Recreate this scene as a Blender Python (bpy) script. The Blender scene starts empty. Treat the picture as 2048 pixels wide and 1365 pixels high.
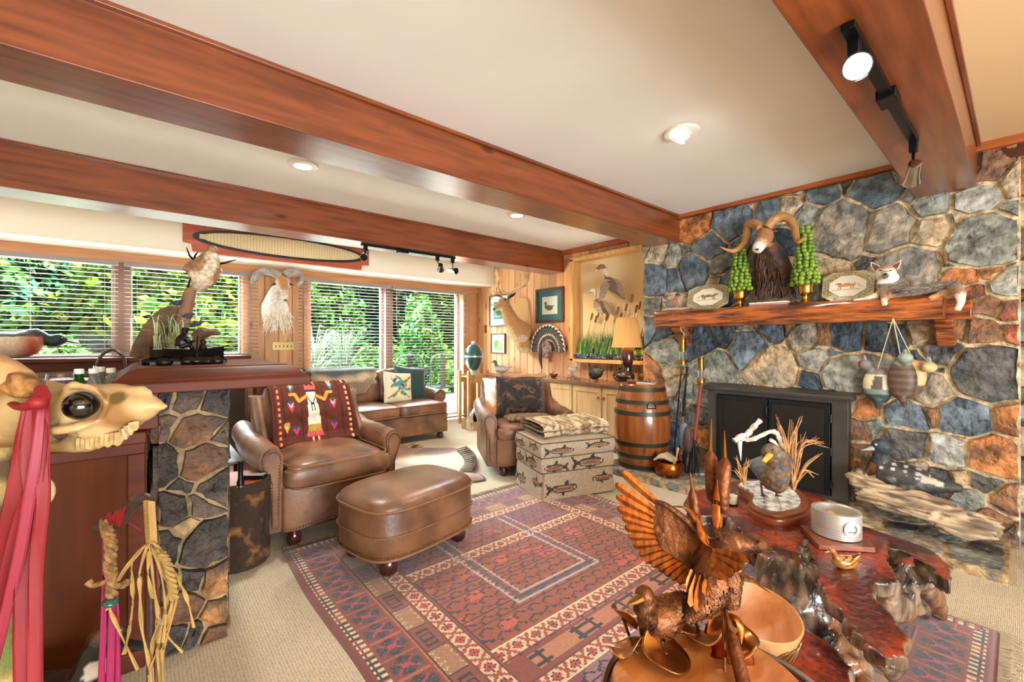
import bpy, bmesh, math, random
import numpy as np
from mathutils import Vector, Matrix, Euler, noise
C = bpy.context.scene.collection
random.seed(7)
PI = math.pi
# ---------------------------------------------------------------- camera, sky, sun, exposure
AZ = math.radians(49.6); FOC = 866.0; EYE = 1.22; HOR = 685.0
cam = bpy.data.objects.new('camera', bpy.data.cameras.new('camera')); C.objects.link(cam)
cam.location = (0, 0, EYE); cam.rotation_euler = (PI/2, 0, AZ - PI/2)
cam.data.lens = FOC/2048*36; cam.data.sensor_width = 36; cam.data.shift_y = 2.5/2048
cam.data.clip_start = 0.05; cam.data.clip_end = 200
bpy.context.scene.camera = cam
vs = bpy.context.scene.view_settings
vs.view_transform = 'Standard'; vs.look = 'None'; vs.gamma = 1; vs.use_curve_mapping = False; vs.exposure = 1.16
world = bpy.data.worlds.new('sky'); bpy.context.scene.world = world; world.use_nodes = True
wn = world.node_tree.nodes; wl = world.node_tree.links
sky = wn.new('ShaderNodeTexSky'); sky.sky_type = 'HOSEK_WILKIE'; sky.sun_direction = (0.3, 0.45, 0.84); sky.turbidity = 3
wl.new(sky.outputs[0], wn['Background'].inputs[0]); wn['Background'].inputs[1].default_value = 1.1
def light(name, kind, loc, energy, col=(1, 1, 1), size=0.1, size_y=None, target=None, spot=None, blend=0.6, rad=None, parent=None):
    l = bpy.data.lights.new(name, kind); l.energy = energy; l.color = col
    if kind == 'AREA':
        l.size = size
        if size_y: l.shape = 'RECTANGLE'; l.size_y = size_y
    if kind in ('SPOT', 'POINT'): l.shadow_soft_size = rad or 0.04
    if kind == 'SPOT': l.spot_size = spot or 1.6; l.spot_blend = blend
    o = bpy.data.objects.new(name, l); C.objects.link(o); o.location = loc
    if target is not None:
        o.rotation_euler = (Vector(target) - Vector(loc)).to_track_quat('-Z', 'Y').to_euler()
    return o
SUN = light('sun', 'SUN', (0, 12, 10), 24.0, (1, .96, .9)); SUN.rotation_euler = (math.radians(16), math.radians(30), 0); SUN.data.angle = .02
# daylight falling in from the open sky above the garden, through the two window banks
light('skylight_garden_right', 'AREA', (2.7, 8.0, 3.9), 2900, (.78, .89, 1.0), 4.5, 1.8, target=(2.3, 3.5, 0.6))
light('skylight_garden_left', 'AREA', (-.9, 8.0, 3.9), 2700, (.78, .89, 1.0), 4.0, 1.8, target=(-.2, 3.5, .9))
# added fill light at an invented opening in the unseen wall behind the camera
light('fill_back_opening', 'AREA', (0.2, -3.7, .75), 190, (.88, .95, 1.0), 3.2, 1.5, target=(1.1, 1.2, 2.3))
# ---------------------------------------------------------------- helpers
def at(u, v, X=None, Y=None, Z=None, d=None):
    a = (u-1024)/FOC; b = -(v-HOR)/FOC
    r = Vector((math.cos(AZ)+a*math.sin(AZ), math.sin(AZ)-a*math.cos(AZ), b))
    if X is not None: d = X/r.x
    elif Y is not None: d = Y/r.y
    elif Z is not None: d = (Z-EYE)/r.z
    return Vector((0, 0, EYE)) + r*d
def hx(s):
    s = s.lstrip('#'); v = [int(s[i:i+2], 16)/255 for i in (0, 2, 4)]
    return tuple((x/12.92 if x <= .04045 else ((x+.055)/1.055)**2.4) for x in v)
def rot(e=(0, 0, 0)): return Euler(e).to_matrix()
class G:
    def __init__(s): s.v = []; s.f = []; s.c = []; s.cur = None
    def add(s, vs, fs, col=None):
        n = len(s.v); s.v += [tuple(p) for p in vs]; s.f += [tuple(i+n for i in f) for f in fs]
        s.c += [col if col is not None else s.cur]*len(fs); return s
    def box(s, c, d, e=None, col=None, taper=(1, 1)):
        x, y, z = d[0]/2, d[1]/2, d[2]/2; tx, ty = taper
        p = [(-x, -y, -z), (x, -y, -z), (x, y, -z), (-x, y, -z), (-x*tx, -y*ty, z), (x*tx, -y*ty, z), (x*tx, y*ty, z), (-x*tx, y*ty, z)]
        R = rot(e) if e else None
        p = [(R @ Vector(q) if R else Vector(q)) + Vector(c) for q in p]
        return s.add(p, [(0, 3, 2, 1), (4, 5, 6, 7), (0, 1, 5, 4), (1, 2, 6, 5), (2, 3, 7, 6), (3, 0, 4, 7)], col)
    def bb(s, x0, x1, y0, y1, z0, z1, col=None):
        return s.box(((x0+x1)/2, (y0+y1)/2, (z0+z1)/2), (abs(x1-x0), abs(y1-y0), abs(z1-z0)), None, col)
    def tube(s, pts, r, n=8, cap=True, col=None, flat=1.0, up=(0, 0, 1), fl2=None):
        pts = [Vector(p) for p in pts]; m = len(pts)
        rr = list(r) if isinstance(r, (list, tuple)) else [r]*m
        vs = []; fs = []; ref = Vector(up)
        for i, p in enumerate(pts):
            t = (pts[min(i+1, m-1)] - pts[max(i-1, 0)])
            t = t.normalized() if t.length > 1e-9 else Vector((0, 0, 1))
            a = t.cross(ref)
            if a.length < .05: a = t.cross(Vector((1, 0.13, 0)))
            a.normalize(); b = a.cross(t).normalized()
            if abs(flat-1) < 1e-6 and fl2 is None: ref = b
            for k in range(n):
                an = 2*PI*k/n; vs.append(p + a*math.cos(an)*rr[i] + b*math.sin(an)*rr[i]*flat)
        for i in range(m-1):
            for k in range(n):
                k2 = (k+1) % n; fs.append((i*n+k, i*n+k2, (i+1)*n+k2, (i+1)*n+k))
        if cap: fs.append(tuple(range(n-1, -1, -1))); fs.append(tuple((m-1)*n+k for k in range(n)))
        return s.add(vs, fs, col)
    def lathe(s, prof, c=(0, 0, 0), n=24, e=None, col=None, sc=(1, 1), cap=True):
        vs = []; fs = []; R = rot(e) if e else Matrix.Identity(3); m = len(prof)
        for r, z in prof:
            for k in range(n):
                a = 2*PI*k/n; vs.append(R @ Vector((r*math.cos(a)*sc[0], r*math.sin(a)*sc[1], z)) + Vector(c))
        for i in range(m-1):
            for k in range(n):
                k2 = (k+1) % n; fs.append((i*n+k, i*n+k2, (i+1)*n+k2, (i+1)*n+k))
        if cap: fs.append(tuple(range(n-1, -1, -1))); fs.append(tuple((m-1)*n+k for k in range(n)))
        return s.add(vs, fs, col)
    def ell(s, c, r, e=None, n=14, m=9, col=None):
        vs = []; fs = []; R = rot(e) if e else Matrix.Identity(3); c = Vector(c)
        if not isinstance(r, (tuple, list)): r = (r, r, r)
        vs.append(R @ Vector((0, 0, -r[2])) + c)
        for i in range(1, m):
            t = -PI/2 + PI*i/m
            for k in range(n):
                a = 2*PI*k/n; vs.append(R @ Vector((r[0]*math.cos(t)*math.cos(a), r[1]*math.cos(t)*math.sin(a), r[2]*math.sin(t))) + c)
        vs.append(R @ Vector((0, 0, r[2])) + c); L = len(vs)-1
        for k in range(n):
            k2 = (k+1) % n; fs.append((0, 1+k2, 1+k)); fs.append((L, L-n+k, L-n+k2))
        for i in range(m-2):
            for k in range(n):
                k2 = (k+1) % n; a = 1+i*n; fs.append((a+k, a+k2, a+n+k2, a+n+k))
        return s.add(vs, fs, col)
    def prism(s, pts, o=(0, 0, 0), ax=(1, 0, 0), ay=(0, 0, 1), th=.02, col=None, back=True):
        # outline pts (2-D) in the plane o + x*ax + y*ay, thickness th along ax x ay
        ax = Vector(ax); ay = Vector(ay); nn = ax.cross(ay).normalized(); o = Vector(o); n = len(pts)
        a = [o + ax*p[0] + ay*p[1] for p in pts]; b = [p + nn*th for p in a]
        fs = [tuple(range(n-1, -1, -1)), tuple(range(n, 2*n))] + [(i, (i+1) % n, n+(i+1) % n, n+i) for i in range(n)]
        return s.add(a+b, fs, col)
    def loft(s, secs, closed=True, cap=True, col=None):
        n = len(secs[0]); vs = [p for q in secs for p in q]; fs = []
        for i in range(len(secs)-1):
            for k in range(n if closed else n-1):
                k2 = (k+1) % n; fs.append((i*n+k, i*n+k2, (i+1)*n+k2, (i+1)*n+k))
        if cap and closed: fs.append(tuple(range(n-1, -1, -1))); fs.append(tuple((len(secs)-1)*n+k for k in range(n)))
        return s.add(vs, fs, col)
    def grid(s, fn, nu, nv, colfn=None, wrap=False):
        vs = [fn(i/nu, j/nv) for j in range(nv+1) for i in range(nu+1)]; n0 = len(s.v); s.v += [tuple(p) for p in vs]
        for j in range(nv):
            for i in range(nu):
                a = j*(nu+1)+i; s.f.append((n0+a, n0+a+1, n0+a+nu+2, n0+a+nu+1))
                s.c.append(colfn((i+.5)/nu, (j+.5)/nv) if colfn else s.cur)
        return s
    def quad(s, a, b, c, d, col=None): return s.add([a, b, c, d], [(0, 1, 2, 3)], col)
MATX = {}
def thing(name, label, cat, loc=(0, 0, 0), rz=0, group=None, kind=None, sc=(1, 1, 1)):
    o = bpy.data.objects.new(name, None); C.objects.link(o); o.empty_display_size = .05
    if not isinstance(rz, (tuple, list)): rz = (0, 0, rz)
    o.location = loc; o.rotation_euler = rz; o.scale = sc
    MATX[o.name] = Matrix.Translation(Vector(loc)) @ Euler(rz).to_matrix().to_4x4() @ Matrix.Diagonal((*sc, 1))
    tag(o, label, cat, group, kind); return o
def tag(o, label=None, cat=None, group=None, kind=None):
    if label: o['label'] = label
    if cat: o['category'] = cat
    if group: o['group'] = group
    if kind: o['kind'] = kind
    return o
def mesh_of(g, name, smooth=True):
    me = bpy.data.meshes.new(name); me.from_pydata(g.v, [], g.f); me.validate(verbose=False)
    if any(c is not None for c in g.c) and len(me.polygons) == len(g.f):
        at_ = me.color_attributes.new('Col', 'FLOAT_COLOR', 'CORNER')
        tot = np.array([p.loop_total for p in me.polygons]) if len(me.polygons) < 60000 else np.full(len(me.polygons), 4)
        cc = np.array([(tuple(c)+(1,))[:4] if c is not None else (.5, .5, .5, 1) for c in g.c], dtype=np.float32)
        at_.data.foreach_set('color', np.repeat(cc, tot, axis=0).ravel())
    if smooth:
        me.polygons.foreach_set('use_smooth', [True]*len(me.polygons))
    me.update(); return me
def link(me, name, mat, parent=None, world=True, ang=None):
    o = bpy.data.objects.new(name, me); C.objects.link(o)
    if mat: me.materials.append(mat)
    if parent:
        o.parent = parent
        if world and parent.name in MATX: me.transform(MATX[parent.name].inverted())
        MATX[o.name] = MATX.get(parent.name, Matrix.Identity(4)) if world else Matrix.Identity(4)
    return o
def part(name, g, mat, parent=None, smooth=False, world=True, bev=0, sub=0, seg=2, ang=35, label=None, solid=0):
    me = mesh_of(g, name, smooth or bev > 0); o = link(me, name, mat, parent, world)
    if smooth or bev:
        if smooth != 'full': me.set_sharp_from_angle(angle=math.radians(ang)) if hasattr(me, 'set_sharp_from_angle') else None
    if solid: m = o.modifiers.new('s', 'SOLIDIFY'); m.thickness = solid; m.offset = 0
    if bev: m = o.modifiers.new('b', 'BEVEL'); m.width = bev; m.segments = seg; m.limit_method = 'ANGLE'; m.angle_limit = math.radians(40); m.harden_normals = False
    if sub: m = o.modifiers.new('u', 'SUBSURF'); m.levels = sub; m.render_levels = sub
    if label: o['label'] = label
    return o
def solo(name, g, mat, label, cat, group=None, base=None, **k):
    vs = np.array(g.v); b = base if base is not None else (float(vs[:, 0].mean()), float(vs[:, 1].mean()), float(vs[:, 2].min()))
    g.v = [(p[0]-b[0], p[1]-b[1], p[2]-b[2]) for p in g.v]
    o = part(name, g, mat, None, **k); o.location = b; MATX[o.name] = Matrix.Translation(b); tag(o, label, cat, group); return o
def struct(name, g, mat, **k):
    o = part(name, g, mat, **k); o['kind'] = 'structure'; return o
def blob(name, g, mat, parent=None, vox=.01, smooth=4, colfn=None, disp=None, world=True, fac=.6):
    """fuse overlapping shapes of g into one continuous skin; colfn(co, normal)->rgb paints it"""
    me = bpy.data.meshes.new('tmp'); me.from_pydata(g.v, [], g.f)
    t = bpy.data.objects.new('tmp', me); C.objects.link(t)
    m = t.modifiers.new('r', 'REMESH'); m.mode = 'VOXEL'; m.voxel_size = vox
    if smooth: m = t.modifiers.new('s', 'SMOOTH'); m.iterations = smooth; m.factor = fac
    dg = bpy.context.evaluated_depsgraph_get(); dg.update()
    nm = bpy.data.meshes.new_from_object(t.evaluated_get(dg)); nm.name = name
    bpy.data.objects.remove(t); bpy.data.meshes.remove(me)
    n = len(nm.vertices)
    if disp:
        nr = [v.normal.copy() for v in nm.vertices]
        for v, q in zip(nm.vertices, nr): v.co = disp(v.co, q)
        nm.update()
    if colfn:
        a = nm.color_attributes.new('Col', 'FLOAT_COLOR', 'POINT')
        dat = np.ones((n, 4), np.float32)
        for i, v in enumerate(nm.vertices): dat[i, :3] = colfn(v.co, v.normal)
        a.data.foreach_set('color', dat.ravel())
    nm.polygons.foreach_set('use_smooth', [True]*len(nm.polygons)); nm.materials.clear()
    return link(nm, name, mat, parent, world)
def mixc(a, b, t): t = max(0., min(1., t)); return tuple(a[i]*(1-t)+b[i]*t for i in range(3))
def nz(p, s=1.): return noise.noise(Vector(p)*s)
def sm(x, a, b): t = max(0., min(1., (x-a)/(b-a))); return t*t*(3-2*t)
def spline(pts, n=6):
    pts = [Vector(p) for p in pts]; q = [pts[0]*2-pts[1]]+pts+[pts[-1]*2-pts[-2]]; out = []
    for i in range(1, len(q)-2):
        for k in range(n):
            t = k/n; a, b, c, d = q[i-1], q[i], q[i+1], q[i+2]
            out.append(.5*((2*b)+(-a+c)*t+(2*a-5*b+4*c-d)*t*t+(-a+3*b-3*c+d)*t**3))
    out.append(pts[-1]); return out
def lerpl(l, n):
    return [float(np.interp(i/(n-1)*(len(l)-1), range(len(l)), l)) for i in range(n)]
# ---------------------------------------------------------------- materials
def mat(name, col=(.5, .5, .5), rough=.6, metal=0, var=None, bump=None, vc=False, scale=(1, 1, 1), col2=None, kind='noise', spec=.5, coat=0, trans=0, emit=None, sheen=0, gen=False, ior=None, alpha=None, detail=4, contrast=(.35, .65), coatr=.1):
    m = bpy.data.materials.new(name); m.use_nodes = True; nt = m.node_tree; N = nt.nodes; L = nt.links; b = N['Principled BSDF']
    if isinstance(col, str): col = hx(col)
    if isinstance(col2, str): col2 = hx(col2)
    b.inputs['Roughness'].default_value = rough; b.inputs['Metallic'].default_value = metal
    b.inputs['Specular IOR Level'].default_value = spec
    if coat: b.inputs['Coat Weight'].default_value = coat; b.inputs['Coat Roughness'].default_value = coatr
    if trans: b.inputs['Transmission Weight'].default_value = trans
    if ior: b.inputs['IOR'].default_value = ior
    if sheen: b.inputs['Sheen Weight'].default_value = sheen; b.inputs['Sheen Roughness'].default_value = .5
    if emit: b.inputs['Emission Color'].default_value = (*emit[0], 1); b.inputs['Emission Strength'].default_value = emit[1]
    tc = N.new('ShaderNodeTexCoord'); mp = N.new('ShaderNodeMapping'); L.new(tc.outputs['Object'], mp.inputs[0]); mp.inputs['Scale'].default_value = scale
    def tex(sc, kind='noise', det=detail):
        if kind == 'voronoi':
            t = N.new('ShaderNodeTexVoronoi'); t.inputs['Scale'].default_value = sc; L.new(mp.outputs[0], t.inputs['Vector']); return t.outputs['Distance']
        if kind == 'wave':
            t = N.new('ShaderNodeTexWave'); t.inputs['Scale'].default_value = sc; t.inputs['Distortion'].default_value = 6; t.inputs['Detail'].default_value = 3; t.inputs['Detail Scale'].default_value = 1.5; L.new(mp.outputs[0], t.inputs['Vector']); return t.outputs['Fac']
        t = N.new('ShaderNodeTexNoise'); t.inputs['Scale'].default_value = sc; t.inputs['Detail'].default_value = det; L.new(mp.outputs[0], t.inputs['Vector']); return t.outputs['Fac']
    base = None
    if vc:
        a = N.new('ShaderNodeAttribute'); a.attribute_name = 'Col'; base = a.outputs['Color']
    if var:
        r = N.new('ShaderNodeMapRange'); L.new(tex(var[0], kind), r.inputs['Value']); r.inputs['From Min'].default_value = contrast[0]; r.inputs['From Max'].default_value = contrast[1]
        if col2 is not None:
            mx = N.new('ShaderNodeMix'); mx.data_type = 'RGBA'; L.new(r.outputs[0], mx.inputs[0])
            if base: L.new(base, mx.inputs[6])
            else: mx.inputs[6].default_value = (*col, 1)
            mx.inputs[7].default_value = (*col2, 1); r.inputs['To Max'].default_value = var[1]; base = mx.outputs[2]
        else:
            r.inputs['To Min'].default_value = 1-var[1]; r.inputs['To Max'].default_value = 1+var[1]*.6
            mx = N.new('ShaderNodeMix'); mx.data_type = 'RGBA'; mx.blend_type = 'MULTIPLY'; mx.inputs[0].default_value = 1
            if base: L.new(base, mx.inputs[6])
            else: mx.inputs[6].default_value = (*col, 1)
            L.new(r.outputs[0], mx.inputs[7]); base = mx.outputs[2]
    if base: L.new(base, b.inputs['Base Color'])
    else: b.inputs['Base Color'].default_value = (*col, 1)
    if bump:
        bn = N.new('ShaderNodeBump'); bn.inputs['Strength'].default_value = bump[1]; bn.inputs['Distance'].default_value = bump[2] if len(bump) > 2 else .01
        L.new(tex(bump[0], bump[3] if len(bump) > 3 else 'noise', 6), bn.inputs['Height']); L.new(bn.outputs[0], b.inputs['Normal'])
    return m
M = {}
def woodm(name, c1, c2, rough=.4, sc=(1, 12, 12), s=3, coat=0, bump=.15, vc=False, spec=.5, knots=True, **kw):
    """grain stretched along the axis whose scale is smallest, with scattered knots"""
    m = mat(name, c1, rough, var=(s, .9), col2=c2, scale=sc, kind='noise', bump=(s*3, bump, .004), coat=coat, vc=vc, spec=spec, detail=6, contrast=(.3, .72), **kw)
    if knots:
        nt = m.node_tree; N = nt.nodes; L = nt.links; b = N['Principled BSDF']; src = b.inputs['Base Color'].links[0].from_socket
        tc = N.new('ShaderNodeTexCoord'); mp = N.new('ShaderNodeMapping'); k = [max(.35, x**.45) for x in sc]; mp.inputs['Scale'].default_value = k; L.new(tc.outputs['Object'], mp.inputs[0])
        v = N.new('ShaderNodeTexVoronoi'); v.inputs['Scale'].default_value = 2.1; L.new(mp.outputs[0], v.inputs['Vector'])
        r = N.new('ShaderNodeMapRange'); L.new(v.outputs['Distance'], r.inputs['Value']); r.inputs['From Min'].default_value = .05; r.inputs['From Max'].default_value = .13; r.inputs['To Min'].default_value = .3; r.inputs['To Max'].default_value = 1
        mx = N.new('ShaderNodeMix'); mx.data_type = 'RGBA'; mx.blend_type = 'MULTIPLY'; mx.inputs[0].default_value = 1; L.new(src, mx.inputs[6]); L.new(r.outputs[0], mx.inputs[7]); L.new(mx.outputs[2], b.inputs['Base Color'])
    return m
M['plaster'] = mat('plaster', '#f7f5f0', .85, var=(1.5, .03))
M['cream'] = mat('cream_plaster', '#e6dcc6', .85)
M['beam'] = woodm('beam_wood', '#924a22', '#5f2c12', .3, (.8, 9, 9), 3, coat=.8, bump=.08, coatr=.27, spec=.3)
M['trimw'] = woodm('trim_wood', '#b0602e', '#8a431e', .4, (8, 1, 8), 3, knots=False)
M['pine'] = woodm('pine', '#d9a877', '#c08453', .4, (9, 9, 1), 2.4, vc=True, bump=.05)
M['pinet'] = woodm('pine_trim', '#c98d5c', '#a96c40', .4, (1, 9, 9), 2.4, bump=.05, knots=False)
M['cab'] = woodm('cabinet_wood', '#d8b684', '#c09660', .4, (9, 9, 1), 2.2, bump=.04)
M['cabtop'] = woodm('cabinet_top_wood', '#94694a', '#6e4a33', .25, (9, 1, 9), 2.2, bump=.04, coat=.3)
M['barw'] = woodm('bar_wood', '#6c2f16', '#45200e', .5, (1, 9, 9), 2.5, bump=.05, spec=.22)
M['barp'] = woodm('bar_panel_wood', '#66300f', '#4a200a', .6, (9, 9, .8), 2, bump=.05, knots=False, spec=.2)
M['darkw'] = woodm('dark_wood', '#3a1c12', '#5a2c1a', .3, (6, 6, 1), 3, coat=.4, knots=False)
M['leather'] = mat('brown_leather', '#5a3a28', .38, var=(4.5, .9), col2='#95694a', bump=(38, .35, .006), coat=.2, coatr=.3, contrast=(.36, .66), detail=7)
M['piping'] = mat('leather_piping', '#8a6248', .4)
M['brass'] = mat('brass', '#b08a3c', .25, 1)
M['brassd'] = mat('dull_brass', '#8e6b35', .35, 1)
M['gold'] = mat('gold_leaf', '#d9a54a', .28, 1, var=(20, .3))
M['copper'] = mat('copper', '#c98a50', .28, 1, var=(9, .6), col2='#8a5028')
M['copperd'] = mat('patinated_copper', '#8a5430', .45, .75, var=(22, .85), col2='#3a2418', bump=(70, .8, .006))
M['bronze'] = mat('bronze', '#2c2621', .3, .8, var=(15, .3), bump=(30, .3))
M['blackm'] = mat('black_metal', '#17171a', .35, .6)
M['chrome'] = mat('brushed_nickel', '#b8b4ae', .22, 1)
M['footw'] = mat('dark_cherry_wood', '#3d1710', .2, coat=.5)
M['glassm'] = mat('clear_glass', (1, 1, 1), .02, trans=1, ior=1.45)
M['white'] = mat('white_enamel', '#eeeae2', .4)
M['iron'] = mat('wrought_iron', '#26282b', .45, .7, bump=(40, .2))
def thin_glass(name, tint=(1, 1, 1)):
    m = bpy.data.materials.new(name); m.use_nodes = True; nt = m.node_tree; N = nt.nodes; L = nt.links; N.remove(N['Principled BSDF'])
    tr = N.new('ShaderNodeBsdfTransparent'); tr.inputs[0].default_value = (*tint, 1); gl = N.new('ShaderNodeBsdfGlossy'); gl.inputs['Roughness'].default_value = .01
    fr = N.new('ShaderNodeLayerWeight'); pw = N.new('ShaderNodeMath'); pw.operation = 'POWER'; pw.inputs[1].default_value = 4; ml = N.new('ShaderNodeMath'); ml.operation = 'MULTIPLY_ADD'; ml.inputs[1].default_value = .6; ml.inputs[2].default_value = .003
    mx = N.new('ShaderNodeMixShader'); L.new(fr.outputs['Facing'], pw.inputs[0]); L.new(pw.outputs[0], ml.inputs[0]); L.new(ml.outputs[0], mx.inputs[0]); L.new(tr.outputs[0], mx.inputs[1]); L.new(gl.outputs[0], mx.inputs[2]); L.new(mx.outputs[0], N['Material Output'].inputs[0]); return m
M['pane'] = thin_glass('window_glass', (.96, .98, .97))
def VC(name, rough=.7, **k): return mat(name, vc=True, rough=rough, **k)
M['vfur'] = VC('fur', .8, var=(90, .35), bump=(120, .7, .006), sheen=.3)
M['vfeather'] = VC('feathers', .65, var=(60, .4), bump=(70, .6, .005))
M['vpaint'] = VC('painted_surface', .5, var=(25, .15))
M['vcloth'] = VC('woven_cloth', .9, var=(90, .2), bump=(250, .3, .002))
M['vstone'] = VC('stone', .55, var=(17, .5), bump=(24, 1.0, .03), detail=9)
M['vgloss'] = VC('lacquered_surface', .18, var=(9, .25), coat=.6)
M['vleaf'] = VC('leaf', .55, var=(20, .3))
# ================================================================ the room
YW, XP, XC, CEIL = 5.95, 4.30, 3.95, 2.44
M['carpet'] = mat('woven_carpet', '#d4c6aa', .95, var=(1.2, .12), bump=None)
def carpet_nodes():
    m = M['carpet']; nt = m.node_tree; N = nt.nodes; L = nt.links; b = N['Principled BSDF']; src = b.inputs['Base Color'].links[0].from_socket
    tc = N.new('ShaderNodeTexCoord'); mp = N.new('ShaderNodeMapping'); mp.inputs['Rotation'].default_value = (0, 0, .0); mp.inputs['Scale'].default_value = (1, 1.9, 1); L.new(tc.outputs['Object'], mp.inputs[0])
    v = N.new('ShaderNodeTexVoronoi'); v.inputs['Scale'].default_value = 88; v.inputs['Randomness'].default_value = .35; L.new(mp.outputs[0], v.inputs['Vector'])
    r = N.new('ShaderNodeMapRange'); L.new(v.outputs['Distance'], r.inputs['Value']); r.inputs['From Min'].default_value = .15; r.inputs['From Max'].default_value = .75; r.inputs['To Min'].default_value = 1.12; r.inputs['To Max'].default_value = .55
    mx = N.new('ShaderNodeMix'); mx.data_type = 'RGBA'; mx.blend_type = 'MULTIPLY'; mx.inputs[0].default_value = 1; L.new(src, mx.inputs[6]); L.new(r.outputs[0], mx.inputs[7]); L.new(mx.outputs[2], b.inputs['Base Color'])
    bn = N.new('ShaderNodeBump'); bn.inputs['Strength'].default_value = .6; bn.inputs['Distance'].default_value = .006; L.new(r.outputs[0], bn.inputs['Height']); L.new(bn.outputs[0], b.inputs['Normal'])
carpet_nodes()
struct('floor', G().bb(-3.3, 4.6, -3.3, YW+.15, -.1, 0), M['carpet'])
struct('ceiling', G().bb(-3.3, 4.6, .17, YW+.15, CEIL, CEIL+.1), M['plaster']); struct('ceiling_side_bay', G().bb(-3.3, 4.6, -3.3, .17, CEIL, CEIL+.1), mat('lamp_tinted_plaster', '#dbb98c', .85))  # side bay: warm lamplight on the white plaster painted in as tan
struct('wall_left', G().bb(-3.3, -3.2, -3.2, YW, 0, CEIL), M['cream'])
g = G(); g.bb(-3.3, -1.6, -3.3, -3.2, 0, CEIL); g.bb(1.9, 4.6, -3.3, -3.2, 0, CEIL); g.bb(-1.6, 1.9, -3.3, -3.2, 2.35, CEIL)
struct('wall_back', g, M['cream'])  # opening in this unseen wall is added for the fill light
# pine plank wall behind the cabinets (face at X = 4.30) with V grooves
def planks(g, a0, a1, z0, z1, mk, widths, base=(1, 1, 1)):
    a = a0; k = 0
    while a < a1-.01:
        w = min(widths[k % len(widths)], a1-a); t = .86+.22*random.random()
        col = (hx('#d9a877')[0]*t, hx('#d9a877')[1]*t*(.95+.1*random.random()), hx('#d9a877')[2]*t)
        mk(g, a, a+w, z0, z1, col); a += w; k += 1
def plank_x(g, a, b, z0, z1, col):   # plank on the X = XP wall, from Y a to b, chamfered edges leave a groove
    e = .009; x = XP
    g.add([(x, a, z0), (x, b, z0), (x, b, z1), (x, a, z1), (x-.014, a+e, z0), (x-.014, b-e, z0), (x-.014, b-e, z1), (x-.014, a+e, z1)],
          [(4, 7, 6, 5), (0, 3, 7, 4), (1, 5, 6, 2), (0, 4, 5, 1), (3, 2, 6, 7)], col)
def plank_y(g, a, b, z0, z1, col):
    e = .009; y = YW
    g.add([(a, y, z0), (b, y, z0), (b, y, z1), (a, y, z1), (a+e, y-.014, z0), (b-e, y-.014, z0), (b-e, y-.014, z1), (a+e, y-.014, z1)],
          [(4, 5, 6, 7), (0, 4, 7, 3), (1, 2, 6, 5), (0, 1, 5, 4), (3, 7, 6, 2)], col)
g = G(); planks(g, 2.4, YW, 0, CEIL, plank_x, [.135, .15, .125, .14, .17])
g.bb(XP, XP+.25, 2.4, YW, 0, CEIL, col=hx('#5a3018'))
struct('wall_right', g, M['pine'])
g = G(); planks(g, -3.2, -.06, 0, CEIL, plank_x, [.14, .15]); g.bb(XP, XP+.25, -3.2, -.02, 0, CEIL, col=hx('#6a3a1c'))
struct('wall_right', g, M['darkw']); 
# window wall
g = G()
W1, W2, W3, W4 = -3.2, .93, 1.58, 3.95        # left bank W1..W2 (sill 1.07), right bank W3..W4 (to the floor)
g.bb(-3.2, W2, YW, YW+.15, 0, 1.03); g.bb(-3.2, 4.3, YW, YW+.15, 2.06, CEIL); g.bb(W4, 4.3, YW, YW+.15, 0, 2.06); g.bb(W2, W3, YW, YW+.15, 0, 2.06)
g.cur = hx('#c9986a'); g.c = [g.cur]*len(g.f)
planks(g, W2+.0, W3, 0, 2.06, plank_y, [.19, .15, .155, .155]); planks(g, W4, 4.28, 0, 2.06, plank_y, [.17, .16])
struct('wall_window_side', g, M['pine'])
g = G(); g.bb(-3.2, XP, 5.48, YW, 2.13, CEIL); struct('trim_soffit', g, M['cream'], bev=.006)
g = G(); g.bb(-3.2, XP, 5.88, YW, 2.03, 2.13); struct('trim_header', g, M['pinet'])
g = G(); g.bb(W4, W4+.07, 5.86, YW, 0, 2.05); g.bb(W2-.05, W2+.02, 5.90, YW, 1.07, 2.05); g.bb(W3-.03, W3+.04, 5.90, YW, 0, 2.05)
struct('trim_window_posts', g, M['pinet'])
M['frame'] = mat('window_frame', '#8a7568', .5)
def window(n, x0, x1, z0, z1):
    g = G(); f = .05; y = YW+.03
    g.bb(x0, x1, y, y+.07, z0, z0+f); g.bb(x0, x1, y, y+.07, z1-f, z1); g.bb(x0, x0+f, y, y+.07, z0+f, z1-f); g.bb(x1-f, x1, y, y+.07, z0+f, z1-f)
    o = struct(n, g, M['frame'], bev=.004)
    p = part('pane', G().bb(x0+f, x1-f, y+.03, y+.036, z0+f, z1-f), M['pane'], o)
window('window_1', -3.1, -1.42, 1.05, 2.05); window('window_2', -1.36, -.2, 1.05, 2.05); window('window_3', -.14, W2-.02, 1.05, 2.05)
window('window_4', W3+.03, 2.66, .03, 2.05); window('window_5', 2.74, W4, .03, 2.05)
g = G(); g.bb(-.22, -.10, 5.9, YW+.05, 1.05, 2.05); g.bb(2.645, 2.755, 5.9, YW+.05, .0, 2.05); g.bb(-1.44, -1.34, 5.9, YW+.05, 1.05, 2.05)
struct('trim_mullions', g, mat('mullion_wood', '#7a5a48', .5, var=(5, .2)), bev=.005)
# window sill ledge of the wet bar
g = G(); g.bb(-3.2, W2-.01, 5.60, YW+.03, 1.035, 1.07); g.bb(-3.2, W2-.01, 5.63, 5.66, .955, 1.035)
struct('trim_sill', g, M['barw'], bev=.006)
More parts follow.
